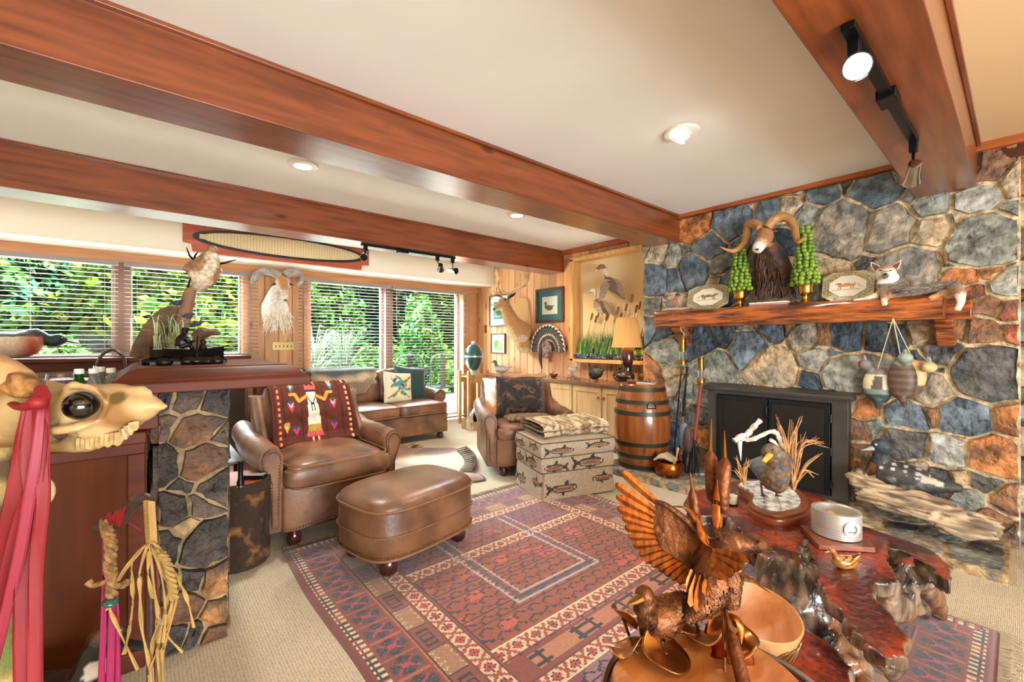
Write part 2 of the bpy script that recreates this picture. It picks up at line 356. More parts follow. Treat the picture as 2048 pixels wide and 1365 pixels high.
# beams
def beam(n, y0, y1, z0, x1, rzz=0):
    g = G(); g.bb(-3.2, x1, y0, y1, z0, CEIL); g.bb(-3.2, x1, y0-.02, y0, CEIL-.022, CEIL-.001); return struct(n, g, M['beam'], bev=.004)
beam('trim_beam_near_window', 3.96, 4.25, 2.155, XP-.015); beam('trim_beam_middle', 2.125, 2.42, 2.18, XC-.005); beam('trim_beam_fireplace', .175, .455, 2.18, XC-.005)
g = G(); g.bb(XC-.06, XC-.005, .455, 2.125, CEIL-.035, CEIL-.001); g.bb(XC-.06, XC-.005, -.02, .175, CEIL-.05, CEIL-.001); g.bb(XP-.06, XP-.014, 2.53, 3.96, CEIL-.06, CEIL-.001)
struct('trim_ceiling_edge', g, M['trimw'])
g = G(); g.bb(XC-.02, XC, -.02, .175, CEIL-.12, CEIL-.05); struct('trim_dark_lath', g, M['darkw'])
# ---------------------------------------------------------------- stone masonry
def clip(poly, a, b, c):   # keep a*x+b*y <= c
    out = []
    for i in range(len(poly)):
        p, q = poly[i], poly[(i+1) % len(poly)]; dp = a*p[0]+b*p[1]-c; dq = a*q[0]+b*q[1]-c
        if dp <= 0: out.append(p)
        if dp*dq < 0: t = dp/(dp-dq); out.append((p[0]+(q[0]-p[0])*t, p[1]+(q[1]-p[1])*t))
    return out
def stones(g, seeds, bounds, mp, gap=.012, h=.03, step=.03, smooth_it=1):
    x0, x1, y0, y1 = bounds
    for i, (sx, sy, sr, c1, c2) in enumerate(seeds):
        poly = [(x0, y0), (x1, y0), (x1, y1), (x0, y1)]
        for j, (tx, ty, tr, _, _) in enumerate(seeds):
            if i == j or not poly: continue
            a, b = 2*(tx-sx), 2*(ty-sy); poly = clip(poly, a, b, tx*tx+ty*ty-sx*sx-sy*sy - tr*tr + sr*sr)
        if len(poly) < 3: continue
        cx = sum(p[0] for p in poly)/len(poly); cy = sum(p[1] for p in poly)/len(poly)
        pts = []
        for k in range(len(poly)):
            p, q = poly[k], poly[(k+1) % len(poly)]; L = math.dist(p, q); n = max(1, int(L/step))
            for m in range(n): t = m/n; pts.append([p[0]+(q[0]-p[0])*t, p[1]+(q[1]-p[1])*t])
        for _ in range(smooth_it):
            pts = [[(pts[k-1][0]+2*pts[k][0]+pts[(k+1) % len(pts)][0])/4, (pts[k-1][1]+2*pts[k][1]+pts[(k+1) % len(pts)][1])/4] for k in range(len(pts))]
        n = len(pts)
        if n < 4: continue
        for p in pts:
            r = math.dist(p, (cx, cy)); s = max(.2, 1-(gap+.014*nz((p[0]*14, p[1]*14, i))+.006*nz((p[0]*40, p[1]*40, i)))/max(r, .02)); p[0] = cx+(p[0]-cx)*s; p[1] = cy+(p[1]-cy)*s
        hh = h*(.8+.5*random.random()); tx_, ty_ = (random.random()-.5)*.12, (random.random()-.5)*.12
        base = len(g.v); rings = [(1, -.004), (.992, hh*.8), (.965, hh), (.80, hh*1.04), (.55, hh*1.06), (.28, hh*1.05)]
        cols = []
        for s, z in rings:
            for p in pts:
                x, y = cx+(p[0]-cx)*s, cy+(p[1]-cy)*s
                zz = z + (0 if s >= .99 else .022*nz((x*7+i, y*7, i*3.1)) + .012*nz((x*24, y*24, i)) + ((x-cx)*tx_+(y-cy)*ty_)*.8)
                g.v.append(tuple(mp(x, y, zz)))
        g.v.append(tuple(mp(cx, cy, hh*1.1)))
        def cc(x, y):
            t = sm(nz((x*5+i*7, y*7, i)), -.25, .4); q = mixc(c1, c2, t); w = 1.18+.32*nz((x*13, y*13, i+5)); return tuple(v*w for v in q)
        for r in range(len(rings)-1):
            for k in range(n):
                k2 = (k+1) % n; g.f.append((base+r*n+k, base+r*n+k2, base+(r+1)*n+k2, base+(r+1)*n+k))
                g.c.append(cc(cx+(pts[k][0]-cx)*rings[r][0], cy+(pts[k][1]-cy)*rings[r][0]))
        r = len(rings)-1
        for k in range(n): g.f.append((base+r*n+k, base+r*n+(k+1) % n, base+len(rings)*n)); g.c.append(cc(cx, cy))
SC = {'b': ('#6d7a84', '#4c5862'), 'B': ('#465460', '#2f3a44'), 'g': ('#8b8d82', '#6d7068'), 'l': ('#a9aaa0', '#8b8578'), 't': ('#b39a78', '#8e8371'), 'o': ('#c07a42', '#7e5434'),
      'n': ('#8a6244', '#5a4a40'), 'd': ('#5c5a56', '#3c3d40'), 'T': ('#978a78', '#6f6a62'), 'w': ('#cbb79a', '#a3917a'), 'r': ('#a5583a', '#6a3d2c')}
SC = {k: (hx(a), hx(b)) for k, (a, b) in SC.items()}
S = '''1392 450 42 o|1426 446 14 d|1464 442 46 b|1440 420 16 n|1494 411 22 t|1537 420 30 b|1580 418 30 w|1617 438 34 g|1587 394 18 t|1612 404 14 n|1647 388 32 b|1685 374 14 d|1752 384 46 b|1797 354 26 b|1726 409 14 d
1685 460 62 T|1775 460 54 T|1854 413 36 g|1830 402 24 g|1955 402 36 l|1925 356 22 n|1974 352 22 n|1854 468 40 t|1884 484 13 n|1929 440 18 g|1905 445 14 g|1970 482 60 g|2030 372 24 w|2020 430 26 g
1419 491 38 b|1377 502 14 g|1349 516 20 l|1317 508 20 w|1291 494 14 t|1308 562 36 b|1347 558 24 b|1392 536 34 b|1437 529 24 g|1462 566 24 b|1437 562 16 t|1490 480 28 b|1532 500 30 g|1572 487 30 B|1560 545 30 t
1645 540 34 t|1632 580 26 g|1550 595 26 t|1752 510 14 d|1812 534 52 T|1780 580 20 t|1880 512 15 n|1920 519 12 d|1936 551 27 o|1974 543 25 o|2000 538 11 d|2018 566 30 l|1951 577 20 r|1981 615 22 n|2026 625 26 r|1966 664 30 n|2024 660 20 r
1302 613 24 g|1345 612 18 w|1299 652 26 b|1329 668 22 B|1337 703 34 g|1370 665 20 d|1406 690 33 B|1451 676 27 B|1432 741 44 g|1497 700 42 b|1493 661 15 g|1547 668 24 B|1560 690 14 t|1611 676 31 T|1583 664 12 n|1646 674 22 n|1695 674 34 B|1755 676 30 B|1800 676 26 B|1851 667 34 w|1915 660 24 n
1878 703 36 d|1850 712 26 d|1977 747 60 d|1874 740 20 d|1543 742 52 t|1630 720 30 l|1676 708 18 b|1619 760 27 B|1695 752 46 g|1740 735 26 g|1860 775 38 T|1810 832 36 b|1859 827 17 n|1737 815 26 o|1770 790 20 w|1931 834 42 b|2019 838 28 o|2010 905 20 n
1756 853 20 g|1806 884 38 d|1901 903 34 l|1924 876 13 o|1985 914 44 o|1718 861 18 n|1722 914 26 n|1303 752 32 o|1333 741 20 t|1345 777 22 t|1372 790 20 g|1413 792 24 g|1352 818 22 g|1398 832 26 d|1375 812 12 t|1410 872 24 o|1402 920 30 n|1345 869 26 b|1378 880 20 t|1315 830 22 n|1320 900 24 d
1966 964 26 d|1940 994 24 g|2019 1002 30 n|1925 958 20 t|1880 960 24 d|1830 945 24 T|1990 1040 26 n|2024 1060 20 n|1760 930 22 n|1480 800 30 g|1520 830 30 d|1600 800 30 g|1680 800 30 g|1560 880 34 d|1650 880 34 d|1490 900 30 d|1600 950 34 n|1500 640 18 g|1600 630 18 g|1700 620 20 t|1800 620 20 t'''
seeds = []
for q in S.replace('\n', '|').split('|'):
    u, v, r, k = q.split(); u, v, r = float(u), float(v), float(r); p = at(u, v, X=XC); d = p.x*math.cos(AZ)+p.y*math.sin(AZ)
    seeds.append((p.y, p.z, r*d/FOC, *SC[k]))
g = G(); stones(g, seeds, (0.0, 2.52, 0.0, CEIL-.03), lambda a, b, h: (XC-h, a, b), h=.03, gap=.0135, step=.04, smooth_it=0)
rnd = random.Random(3); ks = list(SC)
def gen(w, h, s):
    return [(s*(i+.5)+(rnd.random()-.5)*s*.7, s*(j+.5)*.8+(rnd.random()-.5)*s*.5, s*(.1+.3*rnd.random()), *SC[rnd.choice('bgtnTdlo')]) for i in range(int(w/s)+1) for j in range(int(h/(s*.8))+1)]
stones(g, gen(.35, CEIL, .22), (0, .34, 0, CEIL-.01), lambda a, b, h: (XC+.01+a, 2.52+h, b)); stones(g, gen(.35, CEIL, .22), (0, .34, 0, CEIL-.01), lambda a, b, h: (XC+.01+a, -h, b))
g.bb(XC, XP+.2, 0, 2.52, 0, CEIL, col=hx('#dcc298'))
struct('wall_chimney', g, M['vstone'], smooth=True, ang=50)
# hearth slab
g = G(); hs = [(rnd.uniform(3.3, 3.95), .03+i*.17, .12+.06*rnd.random(), *SC[rnd.choice('gTtnTl')]) for i in range(16)]+[(rnd.uniform(3.3, 3.9), .2*i+.1, .08, *SC[rnd.choice('gTtd')]) for i in range(12)]
stones(g, hs, (3.31, 3.96, .05, 2.62), lambda a, b, h: (a, b, .045+h*.5), h=.018, gap=.008, step=.05)
fs = [(.1+.33*i, .022, .1+.08*rnd.random(), *SC[rnd.choice('gTtn')]) for i in range(8)]
stones(g, fs, (.05, 2.62, .0, .06), lambda a, b, h: (3.31-h*.5, a, b), h=.02, gap=.004, step=.05)
g.bb(3.30, 3.96, .04, 2.62, 0, .048, col=hx('#b89a70'))
h = struct('floor_hearth', g, M['vstone'], smooth=True, ang=50)
# bar pillar of dark stone
SP = {'d': ('#584638', '#302822'), 'k': ('#3f352d', '#26211d'), 'n': ('#6e4a30', '#3f2e24'), 'o': ('#9a6a3c', '#4f3826'), 't': ('#a78b62', '#6a563e')}
SP = {k: (hx(a), hx(b)) for k, (a, b) in SP.items()}
P_ = '''375 805 26 d|415 812 18 k|325 800 18 k|390 860 38 n|345 850 20 d|425 880 20 d|405 925 42 n|333 930 30 k|378 963 16 k|430 970 34 d|345 1022 28 d|365 1055 15 t|415 1090 42 k|330 1090 26 k|385 1165 20 k|440 1160 34 o|440 1220 32 o|365 1215 34 n|335 1180 20 k|345 1270 26 d|388 1265 16 k|430 1265 20 n|400 1005 20 d'''
sp = []
for q in P_.split('|'):
    u, v, r, k = q.split(); p = at(float(u), float(v), Y=2.14); sp.append((p.x, p.z, float(r)*1.75/FOC, *SP[k]))
PX0, PX1 = .045, .268
g = G(); stones(g, sp, (PX0-.005, PX1+.005, 0, 1.035), lambda a, b, h: (a, 2.15-h, b), h=.022, gap=.008, step=.025, smooth_it=0)
def gp(w, h, s): return [(s*(i+.5)+(rnd.random()-.5)*s*.7, s*(j+.5)*.8+(rnd.random()-.5)*s*.5, s*(.1+.3*rnd.random()), *SP[rnd.choice('dknod')]) for i in range(int(w/s)+1) for j in range(int(h/(s*.8))+1)]
stones(g, gp(.5, 1.06, .17), (0, .5, 0, 1.035), lambda a, b, h: (PX1+h*.5, 2.15+a, b), h=.016, gap=.007, step=.02); stones(g, gp(.5, 1.06, .17), (0, .5, 0, 1.035), lambda a, b, h: (PX0-h, 2.15+a, b), h=.02, gap=.007, step=.02)
g.bb(PX0, PX1, 2.15, 2.65, 0, 1.038, col=hx('#a88a60'))
part_p = part('pillar_stone', g, M['vstone'], smooth=True, ang=50); part_p['kind'] = 'structure'
# bar: lower counter with panelled front, moulded cap on the pillar
t = thing('bar_counter', 'reddish-brown wooden bar counter with plain front panels beside the stone pillar', 'bar counter', (-.9, 2.4, 0))
g = G(); g.bb(-2.2, PX0-.035, 2.10, 2.66, .845, .89); part('countertop', g, M['barw'], t, bev=.006)
g = G(); g.bb(-2.2, PX0-.035, 2.17, 2.60, .06, .845); part('body', g, M['barp'], t)
g = G(); g.bb(-.045, .005, 2.15, 2.17, .06, .80); g.bb(-2.2, .005, 2.15, 2.17, .80, .845); part('front_trim', g, M['barw'], t, bev=.003)
g = G(); g.bb(-2.2, .005, 2.13, 2.60, 0, .07); part('plinth', g, M['barw'], t, bev=.006)
def hip(g, x0, x1, y0, y1, lv):   # stacked rectangles with given (inset, z)
    secs = [[(x0+i, y0+i, z), (x1-i, y0+i, z), (x1-i, y1-i, z), (x0+i, y1-i, z)] for i, z in lv]; g.loft(secs)
t = thing('bar_ledge', 'thick moulded mahogany bar top capping the dark stone pillar', 'bar top', (.2, 2.3, 1.03))
g = G(); hip(g, -.095, .545, 1.97, 2.85, [(0, 1.04), (0, 1.075), (.012, 1.082), (.012, 1.088)]); part('lower_slab', g, M['barw'], t, bev=.003)
g = G(); hip(g, -.095, .545, 1.97, 2.85, [(.02, 1.088), (.055, 1.118), (.075, 1.125), (.075, 1.128)]); part('raised_top', g, M['barw'], t, bev=.002)
g = G(); g.bb(-.07, .03, 2.08, 2.12, 1.0, 1.042); g.bb(-.06, .045, 2.14, 2.6, .89, 1.042); part('bracket', g, M['barw'], t, bev=.004)
# ================================================================ painting and soft shapes
def soft(g, c, d, e=None, p=(.35, .35), n=28, m=14, col=None, crown=0):
    """pillow / cushion: superellipsoid of size d, exponents p=(vertical, plan)"""
    R = rot(e) if e else Matrix.Identity(3); c = Vector(c); sg = lambda x, k: math.copysign(abs(x)**k, x)
    def pt(t, a):
        ct = sg(math.cos(t), p[0]); z = sg(math.sin(t), p[0])
        x = ct*sg(math.cos(a), p[1]); y = ct*sg(math.sin(a), p[1])
        z2 = z*(1+crown*(1-min(1, x*x))*(1-min(1, y*y))) if z > 0 else z
        return R @ Vector((x*d[0]/2, y*d[1]/2, z2*d[2]/2)) + c
    vs = [pt(-PI/2, 0)]; fs = []
    for i in range(1, m):
        t = -PI/2+PI*i/m
        for k in range(n): vs.append(pt(t, 2*PI*(k+.5)/n))
    vs.append(pt(PI/2, 0)); L = len(vs)-1
    for k in range(n):
        k2 = (k+1) % n; fs.append((0, 1+k2, 1+k)); fs.append((L, L-n+k, L-n+k2))
    for i in range(m-2):
        for k in range(n):
            k2 = (k+1) % n; a = 1+i*n; fs.append((a+k, a+k2, a+n+k2, a+n+k))
    g.add(vs, fs, col)
def ring(c, dx, dy, p=.35, n=36, e=None, a0=0, a1=2*PI):
    R = rot(e) if e else Matrix.Identity(3); sg = lambda x, k: math.copysign(abs(x)**k, x)
    return [R @ Vector((dx/2*sg(math.cos(a0+(a1-a0)*k/n), p), dy/2*sg(math.sin(a0+(a1-a0)*k/n), p), 0)) + Vector(c) for k in range(n+1)]
def studs(g, path, sp=.02, r=.005):
    acc = 0
    for a, b in zip(path[:-1], path[1:]):
        L = (b-a).length
        while acc < L: g.ell(a+(b-a)*(acc/L), r, n=6, m=4); acc += sp
        acc -= L
class Canvas:
    def __init__(s, w, h, bg):
        s.w, s.h = w, h; s.a = np.zeros((h, w, 3), np.float32); s.a[:] = hx(bg)
        s.U, s.V = np.meshgrid((np.arange(w)+.5)/w, (np.arange(h)+.5)/h)
    def put(s, m, col): s.a[m] = hx(col) if isinstance(col, str) else col; return s
    def rect(s, x0, y0, x1, y1, col): return s.put((s.U >= x0) & (s.U < x1) & (s.V >= y0) & (s.V < y1), col)
    def ell(s, x, y, rx, ry, col, ang=0):
        c, n = math.cos(ang), math.sin(ang); dx = s.U-x; dy = s.V-y
        return s.put(((dx*c+dy*n)/rx)**2+((-dx*n+dy*c)/ry)**2 < 1, col)
    def poly(s, pts, col):
        ins = np.zeros(s.U.shape, bool); n = len(pts)
        for i in range(n):
            x1, y1 = pts[i]; x2, y2 = pts[(i+1) % n]
            if y1 == y2: continue
            ins ^= ((y1 > s.V) != (y2 > s.V)) & (s.U < (x2-x1)*(s.V-y1)/(y2-y1)+x1)
        return s.put(ins, col)
    def line(s, pts, w, col):
        for (x1, y1), (x2, y2) in zip(pts[:-1], pts[1:]):
            L2 = (x2-x1)**2+(y2-y1)**2+1e-9; t = np.clip(((s.U-x1)*(x2-x1)+(s.V-y1)*(y2-y1))/L2, 0, 1)
            s.put((s.U-x1-t*(x2-x1))**2+(s.V-y1-t*(y2-y1))**2 < w*w, col)
        return s
    def noise(s, amt, sc=10):
        for j in range(s.h):
            for i in range(s.w): s.a[j, i] *= 1+amt*noise.noise(Vector((i/s.w*sc, j/s.h*sc*s.h/s.w, 0)))
        return s
    def grain(s, amt): s.a *= (1+amt*(np.random.RandomState(1).rand(s.h, s.w, 1)-.5)).astype(np.float32); return s
    def at(s, u, v): return tuple(float(x) for x in s.a[min(s.h-1, max(0, int(v*s.h))), min(s.w-1, max(0, int(u*s.w)))])
def picture(g, cv, o, ax, ay):
    """canvas laid flat: o + u*ax + v*ay, one face per painted cell"""
    o = Vector(o); ax = Vector(ax); ay = Vector(ay)
    g.grid(lambda u, v: o+ax*u+ay*v, cv.w, cv.h, cv.at)
def duckpaint(cv, x, y, s, body, wing, head, fl=1, bill='#b59a40'):
    cv.ell(x, y, .26*s, .14*s, body, .15*fl); cv.poly([(x-.2*s*fl, y+.02*s), (x-.42*s*fl, y+.10*s), (x-.2*s*fl, y+.1*s)], wing)
    cv.ell(x-.05*s*fl, y+.04*s, .19*s, .08*s, wing, -.1*fl); cv.poly([(x+.14*s*fl, y+.02*s), (x+.16*s*fl, y+.24*s), (x+.27*s*fl, y+.24*s), (x+.27*s*fl, y+.02*s)], head)
    cv.ell(x+.22*s*fl, y+.27*s, .075*s, .07*s, head); cv.poly([(x+.28*s*fl, y+.30*s), (x+.40*s*fl, y+.23*s), (x+.28*s*fl, y+.23*s)], bill)
def catpaint(cv, x, y, s, col, dark, fl=1):
    cv.ell(x, y, .30*s, .10*s, col); cv.ell(x+.31*s*fl, y+.09*s, .09*s, .07*s, col)
    for dx in (-.24, -.17, .18, .25): cv.line([(x+dx*s*fl, y), (x+(dx+.03)*s*fl, y-.24*s)], .022*s, col)
    cv.line([(x-.28*s*fl, y+.05*s), (x-.4*s*fl, y-.02*s), (x-.46*s*fl, y-.16*s), (x-.55*s*fl, y-.14*s)], .016*s, col)
    cv.line([(x-.3*s, y+.10*s), (x, y+.11*s), (x+.3*s, y+.12*s)], .01*s, dark); cv.line([(x-.28*s, y-.08*s), (x+.2*s, y-.09*s)], .008*s, dark)
    cv.rect(x-.5*s, y-.30*s, x+.45*s, y-.27*s, '#b8ac84')
# ================================================================ upholstery
def bun(g, x, y, z=.0, r=.045, h=.09): g.lathe([(r*.55, z), (r*.9, z+h*.15), (r, z+h*.45), (r*.85, z+h*.75), (r*.6, z+h*.9), (r*.8, z+h)], (x, y, 0), 16)
def armchair(label, loc, rz, sc):
    t = thing('leather_armchair', label, 'armchair', loc, rz, 'brown leather armchairs', sc=sc)
    A = lambda n, g, m, **k: part(n, g, m, t, world=False, **k)
    for x in (-.30, .30):
        for y in (-.33, .36): g = G(); bun(g, x, y, 0, .05, .1); A('foot', g, M['footw'], smooth=True)
    # base, bowed at the front
    g = G(); secs = []
    for z, o in ((.085, 0), (.10, .004), (.30, .006), (.32, 0)):
        pr = [(-.40, .40), (-.40, -.28), (-.37, -.355), (-.30, -.385), (-.1, -.40), (.1, -.40), (.30, -.385), (.37, -.355), (.40, -.28), (.40, .40)]
        secs.append([(x*(1+o), y*(1+o), z + (.02 if z < .11 and abs(x) < .2 and y < -.3 else 0)) for x, y in pr])
    g.loft(secs); A('base', g, M['leather'], smooth=True, bev=.006)
    g = G(); studs(g, [Vector((x, y-.006, .103+(.02 if abs(x) < .2 else 0))) for x, y in [(-.40, .2), (-.403, -.28), (-.372, -.357), (-.30, -.388), (-.1, -.403), (.1, -.403), (.30, -.388), (.372, -.357), (.403, -.28), (.40, .2)]], .02, .005); A('nailhead_trim', g, M['brassd'], smooth=True)
    for s in (-1, 1):
        g = G()
        # inner wall with pleats, roll that rises to the back
        n = 15; secs = []
        for k in range(n):
            y = -.34+.78*k/(n-1); f = k/(n-1); zt = .47+.05*sm(f, .55, 1); r = .075+.012*math.sin(f*PI)-(.004 if k % 3 == 0 else 0)
            xo = s*(.415); ring_ = []
            for q in range(18):
                a = 2*PI*q/18; rx = r; ring_.append((xo+s*.03+math.cos(a)*rx*(1.05), y, zt+math.sin(a)*r))
            secs.append(ring_)
        g.loft(secs if s > 0 else secs)
        for k in range(6): y0 = -.30+.12*k; soft(g, (s*.425, y0+.06, .30), (.115, .125, .46), p=(.25, .3), n=14, m=8)
        g.bb(s*.37, s*.47, -.335, .40, .09, .46)
        A('arm', g, M['leather'], smooth=True)
        g = G(); g.prism([(s*.445+math.cos(a)*.062, .47+math.sin(a)*.062) for a in [PI*k/12*(-1)+PI for k in range(-2, 15)]] + [(s*.425+.03, .34), (s*.425+.02, .12), (s*.425-.02, .12), (s*.425-.03, .34)], (0, -.35, 0), (1, 0, 0), (0, 0, 1), .012)
        A('arm_front', g, M['leather'], bev=.005)
        g = G(); pth = [Vector((s*.445+math.cos(a)*.052, -.366, .47+math.sin(a)*.052)) for a in [PI*1.15-PI*1.3*k/14 for k in range(15)]]
        pth = [Vector((s*.425-.018, -.366, .16))]+([Vector((s*.425-.02, -.366, .36))])+pth+[Vector((s*.425+.02, -.366, .36)), Vector((s*.425+.018, -.366, .16))]
        studs(g, pth, .016, .0055); A('nailhead_trim', g, M['brassd'], smooth=True)
    g = G(); soft(g, (0, -.10, .385), (.70, .70, .15), p=(.45, .28), crown=.25); soft(g, (0, -.39, .378), (.76, .16, .13), p=(.5, .5)); A('seat_cushion', g, M['leather'], smooth=True)
    g = G(); g.tube(ring((0, -.13, .44), .72, .70, .3, 40), .0055, 6, False); g.tube(ring((0, -.13, .325), .71, .69, .3, 40), .0055, 6, False); A('piping', g, M['piping'], smooth=True)
    # back with wings
    g = G(); secs = []
    for f in [k/10 for k in range(11)]:
        z = .40+.40*f; yb = .18+.18*f; w = .36-.015*math.sin(f*PI)-.05*sm(f, .8, 1.0); th = .14+.05*math.sin(f*PI); q = []
        if f == 1: th *= .55
        for k in range(26):
            a = 2*PI*k/26; cx = math.copysign(abs(math.cos(a))**.4, math.cos(a)); sy = math.copysign(abs(math.sin(a))**.55, math.sin(a)); q.append((cx*w, yb+sy*th/2-.05*abs(cx)**3*(1-f*.4), z+.02*(1-cx*cx)))
        secs.append(q)
    g.loft(secs); A('backrest', g, M['leather'], smooth=True)
    for s in (-1, 1):
        g = G(); secs = []
        for f in [k/8 for k in range(9)]:
            z = .44+.31*f; y0 = .02+.20*f; q = []
            for k in range(14):
                a = 2*PI*k/14; q.append((s*(.375+.05*math.cos(a)), y0+.12+.14*math.sin(a)*(1-.35*f), z))
            secs.append(q)
        g.loft(secs); A('wing', g, M['leather'], smooth=True)
    g = G(); g.box((0, .42, .42), (.74, .05, .66), (.12, 0, 0)); A('outer_back', g, M['leather'], bev=.02, seg=3)
    return t
CH1 = (.935, 3.17, 0); CH2 = (2.885, 3.22, 0); S1 = (.86, .97, 1.12); S2 = (.86, .95, 1.05)
arm1 = armchair('brown leather armchair draped with a red patterned blanket, beside the log stool', CH1, .04, S1)
arm2 = armchair('brown leather armchair with a dark furry cushion, in front of the pale cabinets', CH2, -.50, S2)
def ottoman():
    t = thing('leather_ottoman', 'brown leather ottoman with brass studs standing on the patterned rug', 'ottoman', (1.185, 2.335, 0.012), math.radians(11))
    A = lambda n, g, m, **k: part(n, g, m, t, world=False, **k)
    for x in (-.25, .25):
        for y in (-.16, .16): g = G(); bun(g, x, y, 0, .048, .11); A('foot', g, M['footw'], smooth=True)
    g = G(); secs = []
    for z, s in ((.10, .985), (.105, 1), (.20, 1.0), (.225, 1.012), (.235, 1.005), (.33, 1.0), (.345, .99)): secs.append([(p.x*s, p.y*s, z) for p in ring((0, 0, 0), .72, .52, .52, 44)[:-1]])
    g.loft(secs); A('base', g, M['leather'], smooth=True, ang=60)
    g = G(); secs = []
    for z, s in ((.335, 1.0), (.355, 1.01), (.38, .97), (.398, .87), (.408, .70), (.415, .45), (.418, .2), (.419, .02)): secs.append([(p.x*s, p.y*s, z) for p in ring((0, 0, 0), .72, .52, .52+.3*(1-s), 44)[:-1]])
    g.loft(secs); A('top_cushion', g, M['leather'], smooth=True, ang=70)
    g = G(); g.tube(ring((0, 0, .349), .735, .535, .52, 44), .006, 6, False); g.tube(ring((0, 0, .222), .735, .535, .52, 44), .004, 6, False); g.tube(ring((0, 0, .104), .722, .522, .52, 44), .007, 6, False); A('piping', g, M['piping'], smooth=True)
    g = G(); studs(g, ring((0, 0, .12), .728, .528, .52, 44), .017, .0045); A('nailhead_trim', g, M['brass'], smooth=True)
ottoman()
def sofa():
    t = thing('leather_sofa', 'long brown leather sofa under the right windows with a hide over its back', 'sofa', (1.93, 5.2, 0))
    X0, X1 = .88, 2.98
    for x in (1.15, 2.28, 2.88):
        for y in (4.80, 5.55): g = G(); bun(g, x, y, 0, .045, .09); part('foot', g, M['footw'], t, smooth=True)
    g = G(); g.bb(X0+.03, X1-.02, 4.74, 5.65, .085, .33); part('base', g, M['leather'], t, bev=.015)
    for k in range(3):
        a = 1.02+.645*k; g = G(); soft(g, (a+.32, 5.02, .40), (.655, .66, .15), p=(.4, .22), crown=.15); part('seat_cushion', g, M['leather'], t, smooth=True)
        g = G(); g.tube(ring((a+.32, 5.02, .455), .645, .655, .22, 36), .006, 6, False); g.tube(ring((a+.32, 5.02, .345), .645, .655, .22, 36), .006, 6, False); part('piping', g, M['piping'], t, smooth=True)
    for k in range(3):
        a = 1.02+.645*k; g = G(); soft(g, (a+.32, 5.42, .60), (.66, .22, .34), (-.16, 0, 0), p=(.45, .3)); soft(g, (a+.32, 5.47, .77), (.67, .24, .20), (-.1, 0, 0), p=(.6, .3)); part('back_cushion', g, M['leather'], t, smooth=True)
    g = G(); g.bb(X0+.06, X1-.04, 5.48, 5.65, .3, .78); part('back_frame', g, M['leather'], t, bev=.03, seg=3)
    for s, x in ((-1, X0+.09), (1, X1-.03)):
        g = G(); g.bb(x-.07, x+.05, 4.92, 5.62, .10, .50); g.tube([(x, 4.90, .52), (x, 5.60, .54)], [.085, .085], 18); g.tube([(x, 4.885, .52), (x, 4.90, .52)], [.03, .05], 14)
        part('arm', g, M['leather'], t, smooth=True, bev=.004)
sofa()
